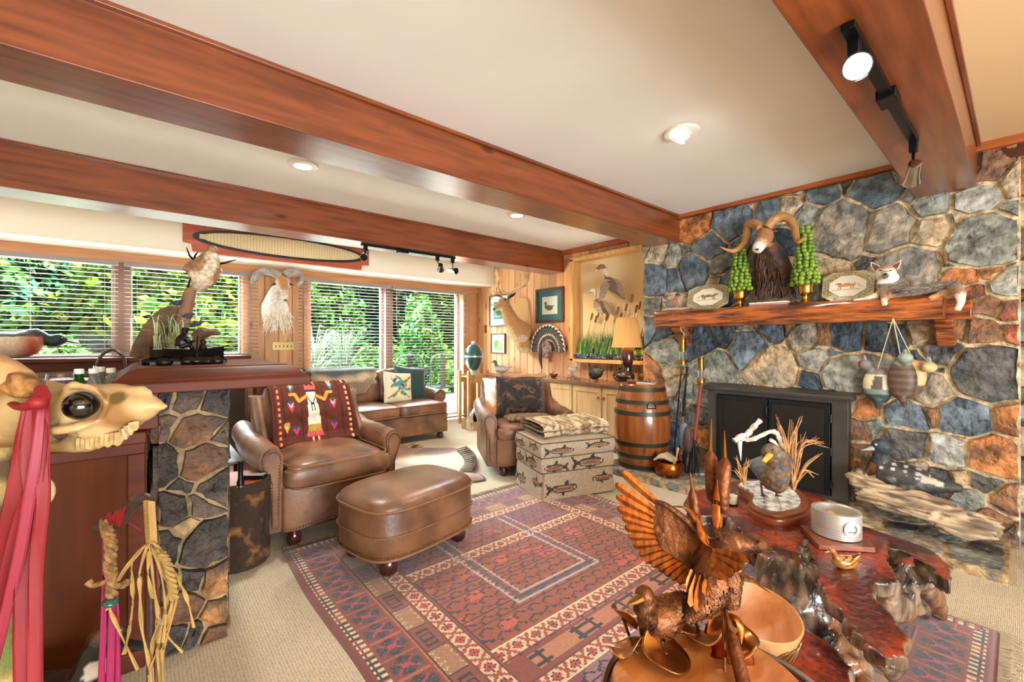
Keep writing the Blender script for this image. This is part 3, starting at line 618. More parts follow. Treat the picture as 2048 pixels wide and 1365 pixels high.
# fish-print footstool
def fish(cv, x, y, s, fl=1, sy=1.0):
    d = '#3f3a34'; cv.ell(x, y, .21*s, .047*s*sy, '#4b463d'); cv.ell(x, y-.012*s, .18*s, .028*s*sy, '#a58a6e'); cv.ell(x, y-.006*s, .17*s, .012*s*sy, '#8b5a45')
    cv.poly([(x-.17*s*fl, y), (x-.30*s*fl, y+.075*s*sy), (x-.26*s*fl, y), (x-.30*s*fl, y-.075*s*sy)], d); cv.poly([(x-.02*s, y+.03*s*sy), (x+.05*s, y+.10*s*sy), (x+.08*s, y+.03*s*sy)], d)
    cv.poly([(x-.05*s, y-.03*s*sy), (x-.02*s, y-.085*s*sy), (x+.03*s, y-.03*s*sy)], d); cv.ell(x+.17*s*fl, y+.01*s, .008*s, .008*s*sy, '#e8e0cc')
def fishstool():
    t = thing('fish_print_footstool', 'grey-beige skirted footstool printed with fish, in front of the cabinets', 'footstool', (2.70, 2.50, .012), -.32)
    W, D = .66, .50
    cv = Canvas(110, 60, '#b5a48c'); 
    for x, y, s, f in ((.27, .80, .9, 1), (.78, .86, .75, 1), (.17, .50, .75, -1), (.66, .53, 1.0, 1), (.30, .15, .95, 1), (.82, .24, .8, -1)): fish(cv, x, y, s*.88, f, 1.9)
    cv.grain(.12)
    def wall(z0, z1, v0, v1, puff, skirt, name):
        g = G()
        def P(u, v):
            s = u*4; k = int(min(s, 3.9999)); f = s-k; e = .0
            cx = [(-W/2, -D/2), (W/2, -D/2), (W/2, D/2), (-W/2, D/2), (-W/2, -D/2)]
            x = cx[k][0]+(cx[k+1][0]-cx[k][0])*f; y = cx[k][1]+(cx[k+1][1]-cx[k][1])*f
            b = 1+puff*math.sin(v*PI); fl = 1+skirt*(1-v)
            if f < .05 or f > .95: b -= .012
            if skirt and (f < .03 or f > .97): fl -= .05
            return (x*b*fl, y*b*fl, z0+(z1-z0)*v)
        g.grid(P, 224, 20, lambda u, v: cv.at((u*4*1.0) % 1, v0+(v1-v0)*v)); part(name, g, M['vcloth'], t, world=False, smooth=True, ang=60)
    wall(.0, .20, .0, .42, 0, .05, 'skirt'); wall(.20, .315, .42, .66, .01, 0, 'side_panel'); wall(.315, .43, .66, .98, .035, 0, 'seat_cushion_side')
    g = G(); cv2 = Canvas(60, 46, '#b5a48c'); fish(cv2, .5, .25, .8, 1, 1.3); fish(cv2, .45, .7, .8, -1, 1.3)
    g.grid(lambda u, v: ((u-.5)*W, (v-.5)*D, .43+.05*(1-(2*u-1)**4)*(1-(2*v-1)**4)), 60, 46, cv2.at); part('seat_cushion', g, M['vcloth'], t, world=False, smooth=True)
    g = G()
    for z, k in ((.43, 1.0), (.318, 1.0), (.203, 1.0)): g.tube([(x*k, y*k, z) for x, y in ((-W/2, -D/2), (W/2, -D/2), (W/2, D/2), (-W/2, D/2), (-W/2, -D/2))], .005, 6, False)
    part('piping', g, mat('piping_grey', '#5c564c', .8), t, world=False, smooth=True)
    for x in (-.28, .28):
        for y in (-.2, .2): part('leg', G().lathe([(.018, 0), (.024, .12)], (x, y, 0), 10), M['footw'], t, world=False)
    # folded quilt on top
    o = thing('folded_quilt', 'folded brown and cream quilt with bird print lying on the fish footstool', 'quilt', (2.70, 2.50, .49), -.32)
    def qc(u, v):
        n = nz((u*9, v*7, 3.3)); m = nz((u*22, v*16, 1)); c = mixc(hx('#c9b896'), hx('#9a7c58'), sm(n+.25*m, -.2, .2)); return mixc(c, hx('#5f4a34'), sm(m, .15, .4)*.8)
    for k, (z, w, d) in enumerate(((.505, .58, .44), (.545, .60, .45))):
        g = G()
        def P(u, v, z=z, w=w, d=d):
            a = 2*PI*v; sx = math.copysign(abs(math.cos(a))**.5, math.cos(a)); sz = math.copysign(abs(math.sin(a))**.7, math.sin(a))
            return ((u-.5)*w+.01*nz((u*5, v*5, k)), sx*d/2+.01*nz((u*7, v*3, k+4)), z+sz*.032+.014*nz((u*8, sx*4, k)))
        g.grid(P, 60, 60, qc); p_ = part('fold', g, M['vcloth'], o, world=False, smooth=True)
        p_.location.z = -.49+.49-.49
fishstool()
# southwestern blanket on the back of the first armchair
def blanket():
    cv = Canvas(90, 110, '#5c2210')
    rr = random.Random(5)
    for x in (.03, .14, .36, .64, .86, .97): cv.rect(x-.012, 0, x+.012, 1, '#4a160c')
    for x, c in ((.075, '#d8415a'), (.09, '#e59a45'), (.93, '#c52f4f'), (.95, '#e0c070')):
        for k in range(11): cv.rect(x-.012, k/11, x+.008, k/11+.05, c)
    cv.poly([(.42, .26), (.58, .26), (.55, .80), (.45, .80)], '#eadcc0'); cv.poly([(.40, .08), (.60, .08), (.57, .27), (.43, .27)], '#b98f3a')
    for k in range(7): x = .40+.2*k/7; cv.poly([(x, .10), (x+.028, .10), (x+.014, .19)], '#e0435a')
    cv.rect(.40, .07, .60, .10, '#d53a52'); cv.rect(.43, .84, .57, .96, '#e25a52'); cv.rect(.42, .80, .58, .835, '#2f2a36'); cv.rect(.46, .90, .49, .92, '#3a1612'); cv.rect(.51, .90, .54, .92, '#3a1612')
    for s in (-1, 1):
        cv.line([(.5+s*.06, .74), (.5+s*.16, .66), (.5+s*.20, .78), (.5+s*.26, .78)], .022, '#c9963a'); cv.line([(.5+s*.02, .5), (.5+s*.01, .62), (.5+s*.05, .72)], .007, '#3a1612')
        cv.line([(.5+s*.03, .0), (.5+s*.03, .06)], .012, '#eac088')
    def feather(x, y, c1, c2, c3, s=1.0):
        cv.poly([(x-.035*s, y+.06), (x, y-.06), (x+.035*s, y+.06), (x, y+.03)], c1); cv.poly([(x-.03*s, y+.09), (x, y), (x+.03*s, y+.09), (x, y+.06)], c2); cv.poly([(x-.025*s, y+.11), (x, y+.03), (x+.025*s, y+.11)], c3)
    for x, y, a, b, c in ((.24, .56, '#d8415a', '#f0e0c8', '#2c4a6a'), (.76, .56, '#d8415a', '#f0e0c8', '#3a5a4a'), (.26, .86, '#3d6f8a', '#e8d0a0', '#d98a35'), (.76, .86, '#3d6f8a', '#e8d0a0', '#d98a35'), (.28, .18, '#d02a6a', '#50506a', '#2c3a5a'), (.74, .2, '#d02a6a', '#50506a', '#2c3a5a'), (.17, .24, '#e0a040', '#e8c070', '#d98a35')): feather(x, y, a, b, c, 1.3)
    cv.grain(.18)
    t = thing('woven_blanket', 'red-brown woven blanket with tan figure and feather motifs over an armchair back', 'blanket', CH1, .04, sc=S1)
    g = G()
    def P(u, v):
        x = (u-.5)*.66*(1-.04*v); w = .012*nz((u*4, v*5, 1))+.006*nz((u*11, v*9, 2))
        if v < .9: f = v/.9; z = .47+.335*f; y = .105+.14*f-.035*math.sin(f*PI)-.05*abs(2*u-1)**4
        else: f = (v-.9)/.1; z = .805+.02*math.sin(f*PI); y = .245+.12*f
        if v < .12: y -= .03*(1-v/.12)
        return (x, y-.02+w, z-.004)
    g.grid(P, 90, 110, cv.at); part('cloth', g, M['vcloth'], t, world=False, smooth=True, solid=.01)
blanket()
def cushion(name, label, cat, loc, d, e, colfn=None, material=None, p=.55, fringe=None):
    t = thing(name, label, cat, loc)
    g = G(); n = 40; R = rot(e)
    def S(sgn):
        def P(u, v):
            x, y = 2*u-1, 2*v-1; th = d[1]/2*max(0, (1-x**4)*(1-y**4))**.5; pin = 1-.07*(1-abs(y))*abs(x)**2; pin2 = 1-.07*(1-abs(x))*abs(y)**2
            return Vector(loc)+R @ Vector((x*d[0]/2*pin, sgn*th, y*d[2]/2*pin2))
        return P
    g.grid(S(-1), n, n, colfn); g.grid(S(1), n, n, colfn); part('cover', g, material or M['vcloth'], t, smooth=True)
    if fringe:
        g = G(); rr = random.Random(2); c = Vector(loc)
        per = [(-1, -1), (1, -1), (1, 1), (-1, 1), (-1, -1)]
        for k in range(4):
            for i in range(40):
                f = (i+rr.random())/40; x = per[k][0]+(per[k+1][0]-per[k][0])*f; y = per[k][1]+(per[k+1][1]-per[k][1])*f
                a = Vector((x*d[0]/2*.97, 0, y*d[2]/2*.97)); b = a*1.06+Vector((rr.uniform(-.01, .01), rr.uniform(-.015, .015), rr.uniform(-.01, .01)))
                g.tube([c+R @ a, c+R @ b], [.006, .003], 4)
        part('fringe', g, fringe, t)
    return t
M['leopard'] = VC('dark_fur', .9, var=(120, .3), bump=(160, .8, .008), sheen=.2)
def leop(u, v):
    n = nz((u*16, v*16, 5)); m = nz((u*5, v*5, 2)); return mixc(mixc(hx('#2a1c16'), hx('#6b4a30'), sm(m, -.1, .5)), hx('#120c0a'), sm(n, .0, .15))
c2 = Matrix.Translation(Vector(CH2)) @ Matrix.Rotation(-.5, 4, 'Z') @ Matrix.Diagonal((*S2, 1))
cushion('fur_cushion', 'large dark brown spotted fur cushion leaning in the armchair by the cabinets', 'cushion', tuple(c2 @ Vector((-.02, .05, .635))), (.50, .16, .42), (-.35, .05, -.5), leop, M['leopard'])
cushion('fur_lap_cushion', 'flat tan and brown spotted fur cushion lying on the armchair seat', 'cushion', tuple(c2 @ Vector((.02, -.19, .475))), (.46, .07, .34), (PI/2-.05, 0, -.5), lambda u, v: mixc(hx('#8a6540'), hx('#2c1c12'), sm(nz((u*11, v*11, 9)), -.02, .12)), M['leopard'])
def hidefn(u, v): n = nz((u*3, v*3, 0)); return mixc(mixc(hx('#b8763e'), hx('#ece4d8'), sm(v+n*.5-.4*abs(u-.4), .25, .6)), hx('#6a4028'), sm(u+n*.4, .72, .95))
t = thing('fur_throw', 'white and tan fur pelt over the left corner of the armchair by the cabinets', 'throw', CH2, -.5, sc=S2)
g = G(); g.grid(lambda u, v: ((u-.5)*.36-.25+.02*nz((v*4, u*3, 1)), .05+.22*v-.04*math.sin(v*PI)-.03*(1-u)+(.10*(v-.9)/.1 if v > .9 else 0)-.01, .47+.345*min(v, .94)+.03*nz((u*5, v*3, 0))*(v > .2)), 24, 30, hidefn)
part('pelt', g, M['vfur'], t, world=False, smooth=True, solid=.012)
g = G(); g.grid(lambda u, v: ((u-.5)*.55+.10, .28+.10*v, .805+.025*math.sin(v*PI)+.01*nz((u*6, v, 0))), 24, 8, lambda u, v: mixc(hx('#b98050'), hx('#8a5a38'), nz((u*5, v*5, 0))+.5)); part('pelt_edge', g, M['vfur'], t, world=False, smooth=True, solid=.012)
# cushions and hide on the sofa
cv = Canvas(60, 60, '#e6dbb8'); cv.line([(.1, .15), (.4, .35), (.55, .6), (.9, .85)], .022, '#7a6a3a'); cv.line([(.2, .75), (.5, .45), (.8, .2)], .016, '#6a7a3a')
for x, y, a in ((.25, .55, .6), (.6, .3, -.4), (.7, .7, .5), (.45, .8, -.6), (.3, .25, .9), (.8, .45, .2)): cv.ell(x, y, .12, .045, '#6f8a45', a)
cv.ell(.45, .62, .20, .075, '#4f8fa0', .5); cv.ell(.60, .48, .17, .06, '#6aa6b8', -.3); cv.ell(.30, .72, .1, .05, '#3c5f86', .8); cv.poly([(.55, .62), (.8, .52), (.56, .54)], '#2f4a68'); cv.ell(.68, .60, .07, .05, '#c98a3a'); cv.grain(.15)
cushion('bird_print_cushion', 'cream cushion printed with blue birds and branches on the sofa', 'cushion', (2.46, 5.13, .64), (.40, .13, .40), (-.25, .12, .1), cv.at, M['vcloth'])
M['fringe'] = mat('brown_fringe', '#6a4a3a', .9, var=(60, .5))
cushion('green_cushion', 'dark green velvet cushion with brown fringe behind the bird cushion on the sofa', 'cushion', (2.70, 5.26, .68), (.44, .15, .44), (-.3, .12, -.05), lambda u, v: hx('#0f3a38'), mat('green_velvet', '#0d3b3a', .7, sheen=.6), fringe=M['fringe'])
cushion('teal_cushion', 'dark teal fringed cushion at the sofa end behind the bar top', 'cushion', (1.22, 5.25, .70), (.40, .15, .40), (-.3, -.1, .15), lambda u, v: hx('#143a44'), mat('teal_velvet', '#163c46', .7, sheen=.5), fringe=M['fringe'])
t = thing('animal_hide', 'grey and tan animal hide draped over the sofa back', 'hide', (1.86, 5.35, .6))
g = G()
def HP(u, v):
    # hangs from the top of the back down the front; ragged outline narrows downwards
    f = v; wid = .42*(1-.35*max(0, (.5-f)))+.05*nz((f*6, 1, 0)); cxx = 1.80+.06*f; x = cxx+(u-.5)*2*wid*(.5 if f < .15 else .85 if f < .4 else 1)+.03*nz((f*5, u*2, 4))
    if f < .8: q = f/.8; z = .50+.37*q+.10*abs(u-.45)*(1-q)*(.5+nz((u*7, 0, 0))); y = 5.28+.08*q-.02*math.sin(q*PI)
    else: q = (f-.8)/.2; z = .87+.03*math.sin(q*PI); y = 5.36+.22*q
    return (x, y-.005+.008*nz((u*6, v*6, 2)), z)
def HC(u, v): return mixc(mixc(hx('#cdb594'), hx('#8a7458'), sm(nz((u*4, v*4, 1)), -.3, .3)), hx('#5a5f58'), sm(v+.25*nz((u*4, v*3, 7))-.35*abs(u-.5), .45, .8)) if u > .07 else hx('#3a2e26')
g.grid(HP, 44, 36, HC); part('pelt', g, M['vfur'], t, smooth=True, solid=.008)
# skin rug on the carpet
def rughide():
    t = thing('animal_skin_rug', 'brown antelope skin rug with dark ruffled edge lying in front of the sofa', 'rug', (2.1, 4.0, 0))
    out = [(735, 893), (760, 886), (790, 884), (800, 889), (815, 893), (828, 888), (833, 900), (850, 898), (880, 899), (905, 898), (925, 903), (938, 918), (942, 935), (935, 948), (960, 952), (972, 961), (955, 966), (930, 966), (900, 962), (870, 975), (820, 985), (760, 980), (720, 960), (700, 930), (710, 905)]
    pts = [at(u, v, Z=0) for u, v in out]; c = sum(pts, Vector())/len(pts); g = G(); n = len(pts); R = 10
    sp = spline(pts+[pts[0]], 5)[:-1]; n = len(sp); R = 26
    def SP(u, v): p = c+(sp[int(round(u*n)) % n]-c)*max(v, .001); p.z = .008+.005*nz(p, 5)+.012*max(0, v-.9)*10*max(0, nz((u*20, 0, 0))); return p
    def SCc(u, v):
        q = c+(sp[int(u*n) % n]-c)*v; m = nz(q, 2.2); k = nz((q.x*9, q.y*9, 1)); col = mixc(hx('#9a6e4a'), hx('#6e4a32'), sm(m+.4*k, -.3, .4)); col = mixc(col, hx('#d2b896'), sm((q-at(922, 925, Z=0)).length+.3*m, .62, .3)*.85)
        return hx('#4a3526') if v > .965 else col
    g.grid(SP, n, R, SCc)
    part('skin', g, M['vfur'], t, smooth=True, solid=.006)
    g = G()   # ruffled dark edging on the right
    pa = spline([at(925, 903, Z=0), at(940, 918, Z=0), at(943, 935, Z=0), at(934, 948, Z=0)], 24); n = len(pa)
    for k in range(n-1):
        for dz, q in ((0, 0),):
            tdir = (pa[k+1]-pa[k]).normalized(); nn = Vector((tdir.y, -tdir.x, 0)); w = .12; z1 = .035+.025*math.sin(k*1.3); z2 = .035+.025*math.sin((k+1)*1.3)
            cc = hx('#241a16') if math.sin(k*1.3) < 0 else hx('#7d6a58')
            g.quad(pa[k]-nn*w*.4+Vector((0, 0, z1)), pa[k]+nn*w*.6+Vector((0, 0, z1*.6)), pa[k+1]+nn*w*.6+Vector((0, 0, z2*.6)), pa[k+1]-nn*w*.4+Vector((0, 0, z2)), cc)
    part('ruffled_edge', g, M['vfur'], t, smooth=True, solid=.006)
    g = G(); g.box(tuple(at(829, 893, Z=.015)), (.16, .10, .01), None, hx('#b98a60')); g.box(tuple(at(829, 893, Z=.022)), (.12, .06, .006), (0, 0, .7), hx('#5a2f20')); part('beaded_patch', g, M['vcloth'], t)
rughide()
# ================================================================ windows: blinds, garden, lights
M['slat'] = mat('blind_slat', '#8f8781', .45)
def blind(x0, x1, z0, label):
    t = thing('venetian_blind', label, 'blind', ((x0+x1)/2, 5.84, z0), group='venetian blinds on the garden windows')
    part('headrail', G().bb(x0, x1, 5.81, 5.865, 1.985, 2.03), M['slat'], t, bev=.003)
    g = G(); z = z0+.04
    while z < 1.975: g.box(((x0+x1)/2, 5.838, z), (x1-x0, .031, .0014), (-.12, 0, 0)); z += .0435
    part('slats', g, M['slat'], t)
    part('bottom_rail', G().bb(x0, x1, 5.815, 5.862, z0, z0+.018), M['slat'], t, bev=.003)
    g = G(); n = max(2, int((x1-x0)/.45)+1)
    for k in range(n):
        x = x0+.10+(x1-x0-.2)*k/(n-1)
        for y in (5.812, 5.864): g.tube([(x, y, z0+.01), (x, y, 1.99)], .0016, 4, False)
    part('cords', g, mat('cord_grey', '#8d8782', .8), t)
    part('wand', G().tube([(x0+.05, 5.80, 1.99), (x0+.055, 5.80, 1.45)], .004, 6), M['slat'], t)
blind(-1.38, -.19, 1.075, 'venetian blind on the leftmost garden window, above the painted duck decoy')
blind(-.15, 1.03, 1.075, 'venetian blind behind the boat sculpture, left of the white sheep mount')
blind(1.47, 2.69, .03, 'tall venetian blind behind the sofa, right of the white sheep mount')
blind(2.71, 4.02, .03, 'tall venetian blind beside the wooden grill stand')
# garden
M['lawn'] = mat('lawn', '#33521f', .9, var=(3, .5), bump=(60, .6))
struct('ground', G().bb(-16, 22, YW+.16, 32, -.25, -.12), M['lawn'])
struct('ground_patio', G().bb(-6, 8, YW+.16, 9.0, -.13, -.03), mat('patio_stone', '#d8d2c6', .8, var=(4, .15)))
def leaves(g, c, r, n, s, cols, seed, shell=.55, droop=0):
    R = np.random.RandomState(seed); d = R.normal(size=(n, 3)); d /= np.linalg.norm(d, axis=1)[:, None]; rad = shell+(1-shell)*R.rand(n)**.6
    lump = np.array([.82+.35*noise.noise(Vector(q)*2.3+Vector((seed, 0, 0))) for q in d])
    P = np.array(c)+d*(rad*lump)[:, None]*np.array(r)
    A = R.normal(size=(n, 3)); A[:, 2] *= .6; A /= np.linalg.norm(A, axis=1)[:, None]; B = np.cross(A, d+R.normal(size=(n, 3))*.35); B /= np.linalg.norm(B, axis=1)[:, None]+1e-9
    S = s*(.6+.8*R.rand(n)); k = R.randint(len(cols), size=n); sh = .25+.26*R.rand(n); V4 = [(-.5, 0), (0, .28), (.5, 0), (0, -.28)]
    for i in range(n):
        b = len(g.v); a, bb_, p, q = A[i]*S[i], B[i]*S[i], P[i], V4
        g.v += [tuple(p+a*x+bb_*y) for x, y in q]; g.f.append((b, b+1, b+2, b+3)); cc = cols[k[i]]; g.c.append(tuple(v*sh[i] for v in cc))
def lf_mat(name):
    m = mat(name, vc=True, rough=.6, spec=.15); nt = m.node_tree; N = nt.nodes; L = nt.links; b = N['Principled BSDF']; tr = N.new('ShaderNodeBsdfTranslucent'); a = N.new('ShaderNodeAttribute'); a.attribute_name = 'Col'
    L.new(a.outputs[0], tr.inputs[0]); ad = N.new('ShaderNodeMixShader'); ad.inputs[0].default_value = .45; L.new(b.outputs[0], ad.inputs[1]); L.new(tr.outputs[0], ad.inputs[2]); L.new(ad.outputs[0], N['Material Output'].inputs[0]); return m
M['leafm'] = lf_mat('foliage_leaf'); M['bark'] = mat('tree_bark', '#5b4a3a', .9, var=(6, .4), bump=(12, .6))
GR = {'y': [hx(c) for c in ('#a9c84a', '#8fb83f', '#c4d860', '#6fa53a')], 'g': [hx(c) for c in ('#5f9a45', '#7db35a', '#4b8a3c', '#9cc96a')], 'b': [hx(c) for c in ('#4f9a78', '#5fae86', '#3f8468', '#86bd8a')], 'd': [hx(c) for c in ('#3d7a35', '#5a9a3c', '#2f6a34', '#79b048')], 'p': [hx(c) for c in ('#b7cfae', '#94b98a', '#d0dcc0', '#8aa878')]}
def tree(c, r, n, s, key, label, seed, trunk=True, name='garden_tree', cat='tree', grp='trees in the garden'):
    t = thing(name, label, cat, (c[0], c[1], -.12), group=grp)
    g = G(); leaves(g, c, r, n, s, GR[key[0]]+GR[key[-1]], seed); part('foliage', g, M['leafm'], t)
    if trunk:
        g = G(); g.tube(spline([(c[0], c[1], -.12), (c[0]+.1, c[1], c[2]*.5), (c[0]-.05, c[1], c[2])]), lerpl([.16, .1, .04], 13), 8)
        rr = random.Random(seed)
        for k in range(7):
            a = rr.uniform(0, 6.28); z = c[2]*rr.uniform(.4, 1); g.tube(spline([(c[0], c[1], z), (c[0]+math.cos(a)*r[0]*.4, c[1]+math.sin(a)*r[1]*.4, z+.4), (c[0]+math.cos(a)*r[0]*.85, c[1]+math.sin(a)*r[1]*.85, z+.6)], 3), lerpl([.05, .03, .01], 7), 5)
        part('trunk', g, M['bark'], t, smooth=True)
T = [((-5.5, 15, 2.2), (2.6, 2.2, 3.0), 5200, .34, 'g', 'broad mid green tree seen through the leftmost window'), ((-2.6, 13, 1.7), (2.2, 1.8, 2.3), 5600, .28, 'bg', 'blue-green leafy tree filling the leftmost window'), ((-3.3, 10.2, .6), (1.2, 1.0, .9), 2800, .18, 'y', 'low yellow-green shrub at the bottom of the leftmost window'),
     ((.4, 11.5, 1.9), (1.9, 1.5, 1.9), 5200, .24, 'yg', 'yellow-green maple tree behind the boat sculpture window'), ((.2, 16, 2.6), (3.2, 2, 3.4), 5200, .36, 'b', 'tall blue-green tree behind the yellow-green maple'), ((-1.1, 9.6, .5), (.9, .8, .9), 2200, .16, 'g', 'rounded green shrub below the yellow-green maple'),
     ((3.5, 13.5, 2.0), (1.9, 1.6, 2.4), 5200, .26, 'g', 'airy green tree seen above the middle of the sofa'), ((5.6, 18, 3.0), (3.2, 2, 3.8), 5200, .40, 'b', 'tall dark blue-green tree at the back above the sofa'), ((8.2, 12.5, 1.7), (2.0, 1.5, 2.6), 5000, .26, 'yg', 'bright green tree seen in the rightmost window'),
     ((9.5, 18, 3), (3.5, 2.2, 4), 5000, .4, 'bd', 'tall green tree at the back of the rightmost window'), ((-9.5, 17, 3), (3.5, 2.2, 4), 4200, .4, 'b', 'tall tree at the far left of the garden'), ((12.5, 14, 2.5), (3, 2, 3.5), 3500, .36, 'g', 'green tree at the far right of the garden'), ((-2.5, 20, 3.2), (4, 2, 4.2), 4500, .45, 'b', 'tall blue-green tree behind the leftmost trees'), ((2.8, 21, 3.4), (4, 2, 4.4), 4500, .45, 'bg', 'far tall tree between the two window banks')]
for i, (c, r, n, s, k, lab) in enumerate(T): tree(c, r, n, s, k, lab, i+3)
tree((4.15, 7.6, 1.05), (.52, .45, 1.15), 5200, .095, 'd', 'dark green climbing bush outside the rightmost blind', 40, name='climbing_bush', cat='bush', grp='shrubs outside the windows')
for i, (x, y, z, r, k, lab) in enumerate([(6.3, 9.2, .5, 1.0, 'gy', 'pale green shrub low in the rightmost window'), (4.6, 10.5, .5, 1.2, 'g', 'round green shrub behind the patio chairs'), (1.7, 10.2, .3, .9, 'g', 'low green shrub above the left end of the sofa')]):
    tree((x, y, z), (r, r*.8, .8), 2600, .15, k, lab, 50+i, False, 'garden_shrub', 'shrub', 'shrubs outside the windows')
def pampas(x, y, lab, seed):
    t = thing('ornamental_grass', lab, 'grass plant', (x, y, -.1), group='tall grasses on the patio edge'); g = G(); R = random.Random(seed)
    for k in range(230):
        a = R.uniform(0, 6.28); L = R.uniform(.5, 1.0); h = R.uniform(.7, 1.7); w = .012; col = GR['p'][R.randrange(4)]; t_ = R.uniform(.13, .22); col = tuple(v*t_ for v in col)
        p = [Vector((x+math.cos(a)*L*f*f, y+math.sin(a)*L*f*f, -.1+h*math.sin(f*1.9)/math.sin(1.5) if f < .99 else -.1+h*math.sin(1.88))) for f in (0, .25, .5, .75, 1)]
        n = Vector((-math.sin(a), math.cos(a), 0))*w
        for q in range(4): f1 = 1-q/5; f2 = 1-(q+1)/5; g.quad(p[q]-n*f1, p[q]+n*f1, p[q+1]+n*f2, p[q+1]-n*f2, col)
    part('blades', g, M['leafm'], t)
pampas(2.35, 8.3, 'pale green fountain grass seen above the left half of the sofa', 1); pampas(3.1, 8.9, 'pale green fountain grass seen above the middle of the sofa', 2); pampas(1.7, 8.8, 'pale green fountain grass just right of the sheep mount', 4)
for k, (x, lab) in enumerate(((3.38, 'black curved-back metal patio chair outside, left one of the pair'), (4.02, 'black curved-back metal patio chair outside, right one of the pair'))):
    t = thing('patio_chair', lab, 'chair', (x, 6.75, -.03)); g = G()
    g.tube(spline([(x-.25, 6.6, -.03), (x-.25, 6.6, .7), (x-.22, 6.6, .92), (x-.1, 6.6, 1.0), (x+.1, 6.6, 1.0), (x+.22, 6.6, .92), (x+.25, 6.6, .7), (x+.25, 6.6, -.03)], 5), .014, 8); part('back_frame', g, M['iron'], t, smooth=True)
    g = G(); g.bb(x-.24, x+.24, 6.6, 7.05, .40, .43); part('seat', g, M['iron'], t); g = G(); g.bb(x-.045, x+.045, 6.59, 6.61, .43, .99); part('back_splat', g, M['iron'], t)
    for sx in (-.22, .22): part('leg', G().tube([(x+sx, 7.03, -.03), (x+sx, 7.03, .41)], .012, 8), M['iron'], t)
# ceiling lights
M['lampglow'] = mat('lamp_lens', '#ffffff', .5, emit=((1, .93, .82), 6))
M['flood'] = mat('spot_lamp_glow', '#ffffff', .5, emit=((1, .93, .8), 60))
def downlight(x, y, lab, e=26, tilt=False):
    t = thing('recessed_light', lab, 'ceiling light', (x, y, CEIL-.02), group='recessed ceiling lights')
    part('trim_ring', G().lathe([(.058, 0), (.095, .004), (.098, .02), (.06, .018)], (x, y, CEIL-.0205), 28, cap=False), M['white'], t, smooth=True)
    if tilt: g = G(); g.ell((x, y, CEIL-.012), (.062, .062, .035), n=20); part('eyeball', g, M['white'], t, smooth=True); part('lens', G().lathe([(.045, 0), (.03, .004)], (x-.012, y+.02, CEIL-.047), 20, (.5, .2, 0)), M['lampglow'], t)
    else: part('lens', G().lathe([(.056, 0), (.056, .004)], (x, y, CEIL-.016), 20), M['lampglow'], t)
    light('downlight_glow', 'SPOT', (x, y, CEIL-.06), e*.85, (1, .94, .86), rad=.06, spot=2.6, blend=.9, target=(x, y, 0))
downlight(.83, 3.18, 'white recessed ceiling light above the armchair with the blanket', 60); downlight(2.70, 3.10, 'white recessed ceiling light above the armchair by the cabinets', 60); downlight(2.37, 1.27, 'white eyeball ceiling light in the wide bay before the stone chimney', 40, True)
downlight(.6, .2-1.2, 'added unseen white recessed ceiling light behind the photographer', 18); downlight(2.6, -1.2, 'added unseen white recessed ceiling light right of the photographer', 30)  # two out-of-view ceiling lights added to brighten the room
# track lights
def head(t, hinge, c, aim, lit=False, r=.032, m='chrome'):
    hinge, c = Vector(hinge), Vector(c); d = (Vector(aim)-c).normalized(); h = part('spot_head', G().tube([c-d*.06, c-d*.058, c-d*.0, c+d*.045, c+d*.05], [r*.55, r*.75, r*.8, r*1.15, r*1.15], 18), M[m], t, smooth=True, ang=30)
    part('yoke', G().tube([hinge, hinge+(c-hinge)*.5, c], .006, 8), M['blackm'], h); part('lens', G().tube([c+d*.051, c+d*.053], r*1.02, 16), M['flood'] if lit else M['blackm'], h)
def track(label, a, b, z, heads, box=None):
    t = thing('track_light', label, 'track light', (a[0], a[1], z), group='black track lights under the beams'); g = G(); a3 = Vector((*a, z)); b3 = Vector((*b, z))
    L = (b3-a3).length; g.box((a3+b3)/2-Vector((0, 0, .012)), (L, .035, .022), (0, 0, math.atan2(b[1]-a[1], b[0]-a[0]))); part('rail', g, M['blackm'], t, bev=.002)
    if box: part('feed_box', G().box((box[0], box[1], z-.02), (.11, .06, .04)), M['blackm'], t, bev=.004)
    for h in heads:
        part('adapter', G().box((h[0][0], h[0][1], z-.045), (.035, .03, .05)), M['blackm'], t, bev=.003); head(t, (h[0][0], h[0][1], z-.07), h[1], h[2], h[3], m=h[4] if len(h) > 4 else 'chrome')
p = at(725, 512, Y=4.02); track('black track light with three heads under the window-side beam', (1.56, 4.02), (2.60, 4.02), 2.153, [((1.60, 4.02), (1.58, 4.0, 2.03), (.6, 1.8, 1.0), False), ((2.38, 4.02), (2.42, 4.02, 2.02), (3.4, 5.6, 1.4), False, 'blackm'), ((2.57, 4.02), (2.56, 4.0, 2.00), (3.5, 1.0, 1.3), False)], (1.98, 4.02))
track('track light with a glowing lamp under the beam by the chimney', (1.60, .335), (2.76, .325), 2.178, [((1.68, .335), (1.60, .31, 2.03), (.35, .12, 1.45), True, 'blackm'), ((2.74, .325), (2.60, .31, 1.97), (3.5, .55, 1.5), False, 'chrome')], (2.18, .33))
light('track_lamp_warm', 'SPOT', (1.58, .30, 1.99), 14, (1, .8, .55), rad=.03, spot=2.4, blend=.8, target=(.2, -1, 1.6))
light('track_lamp_chimney', 'SPOT', (2.62, .33, 1.93), 30, (1, .9, .76), rad=.02, spot=2.0, blend=.6, target=(3.8, .75, 1.45))
light('track_lamp_shadow_box', 'SPOT', (2.44, 4.08, 2.0), 60, (1, .80, .55), rad=.012, spot=1.1, blend=.6, target=(4.28, 3.2, 1.7))
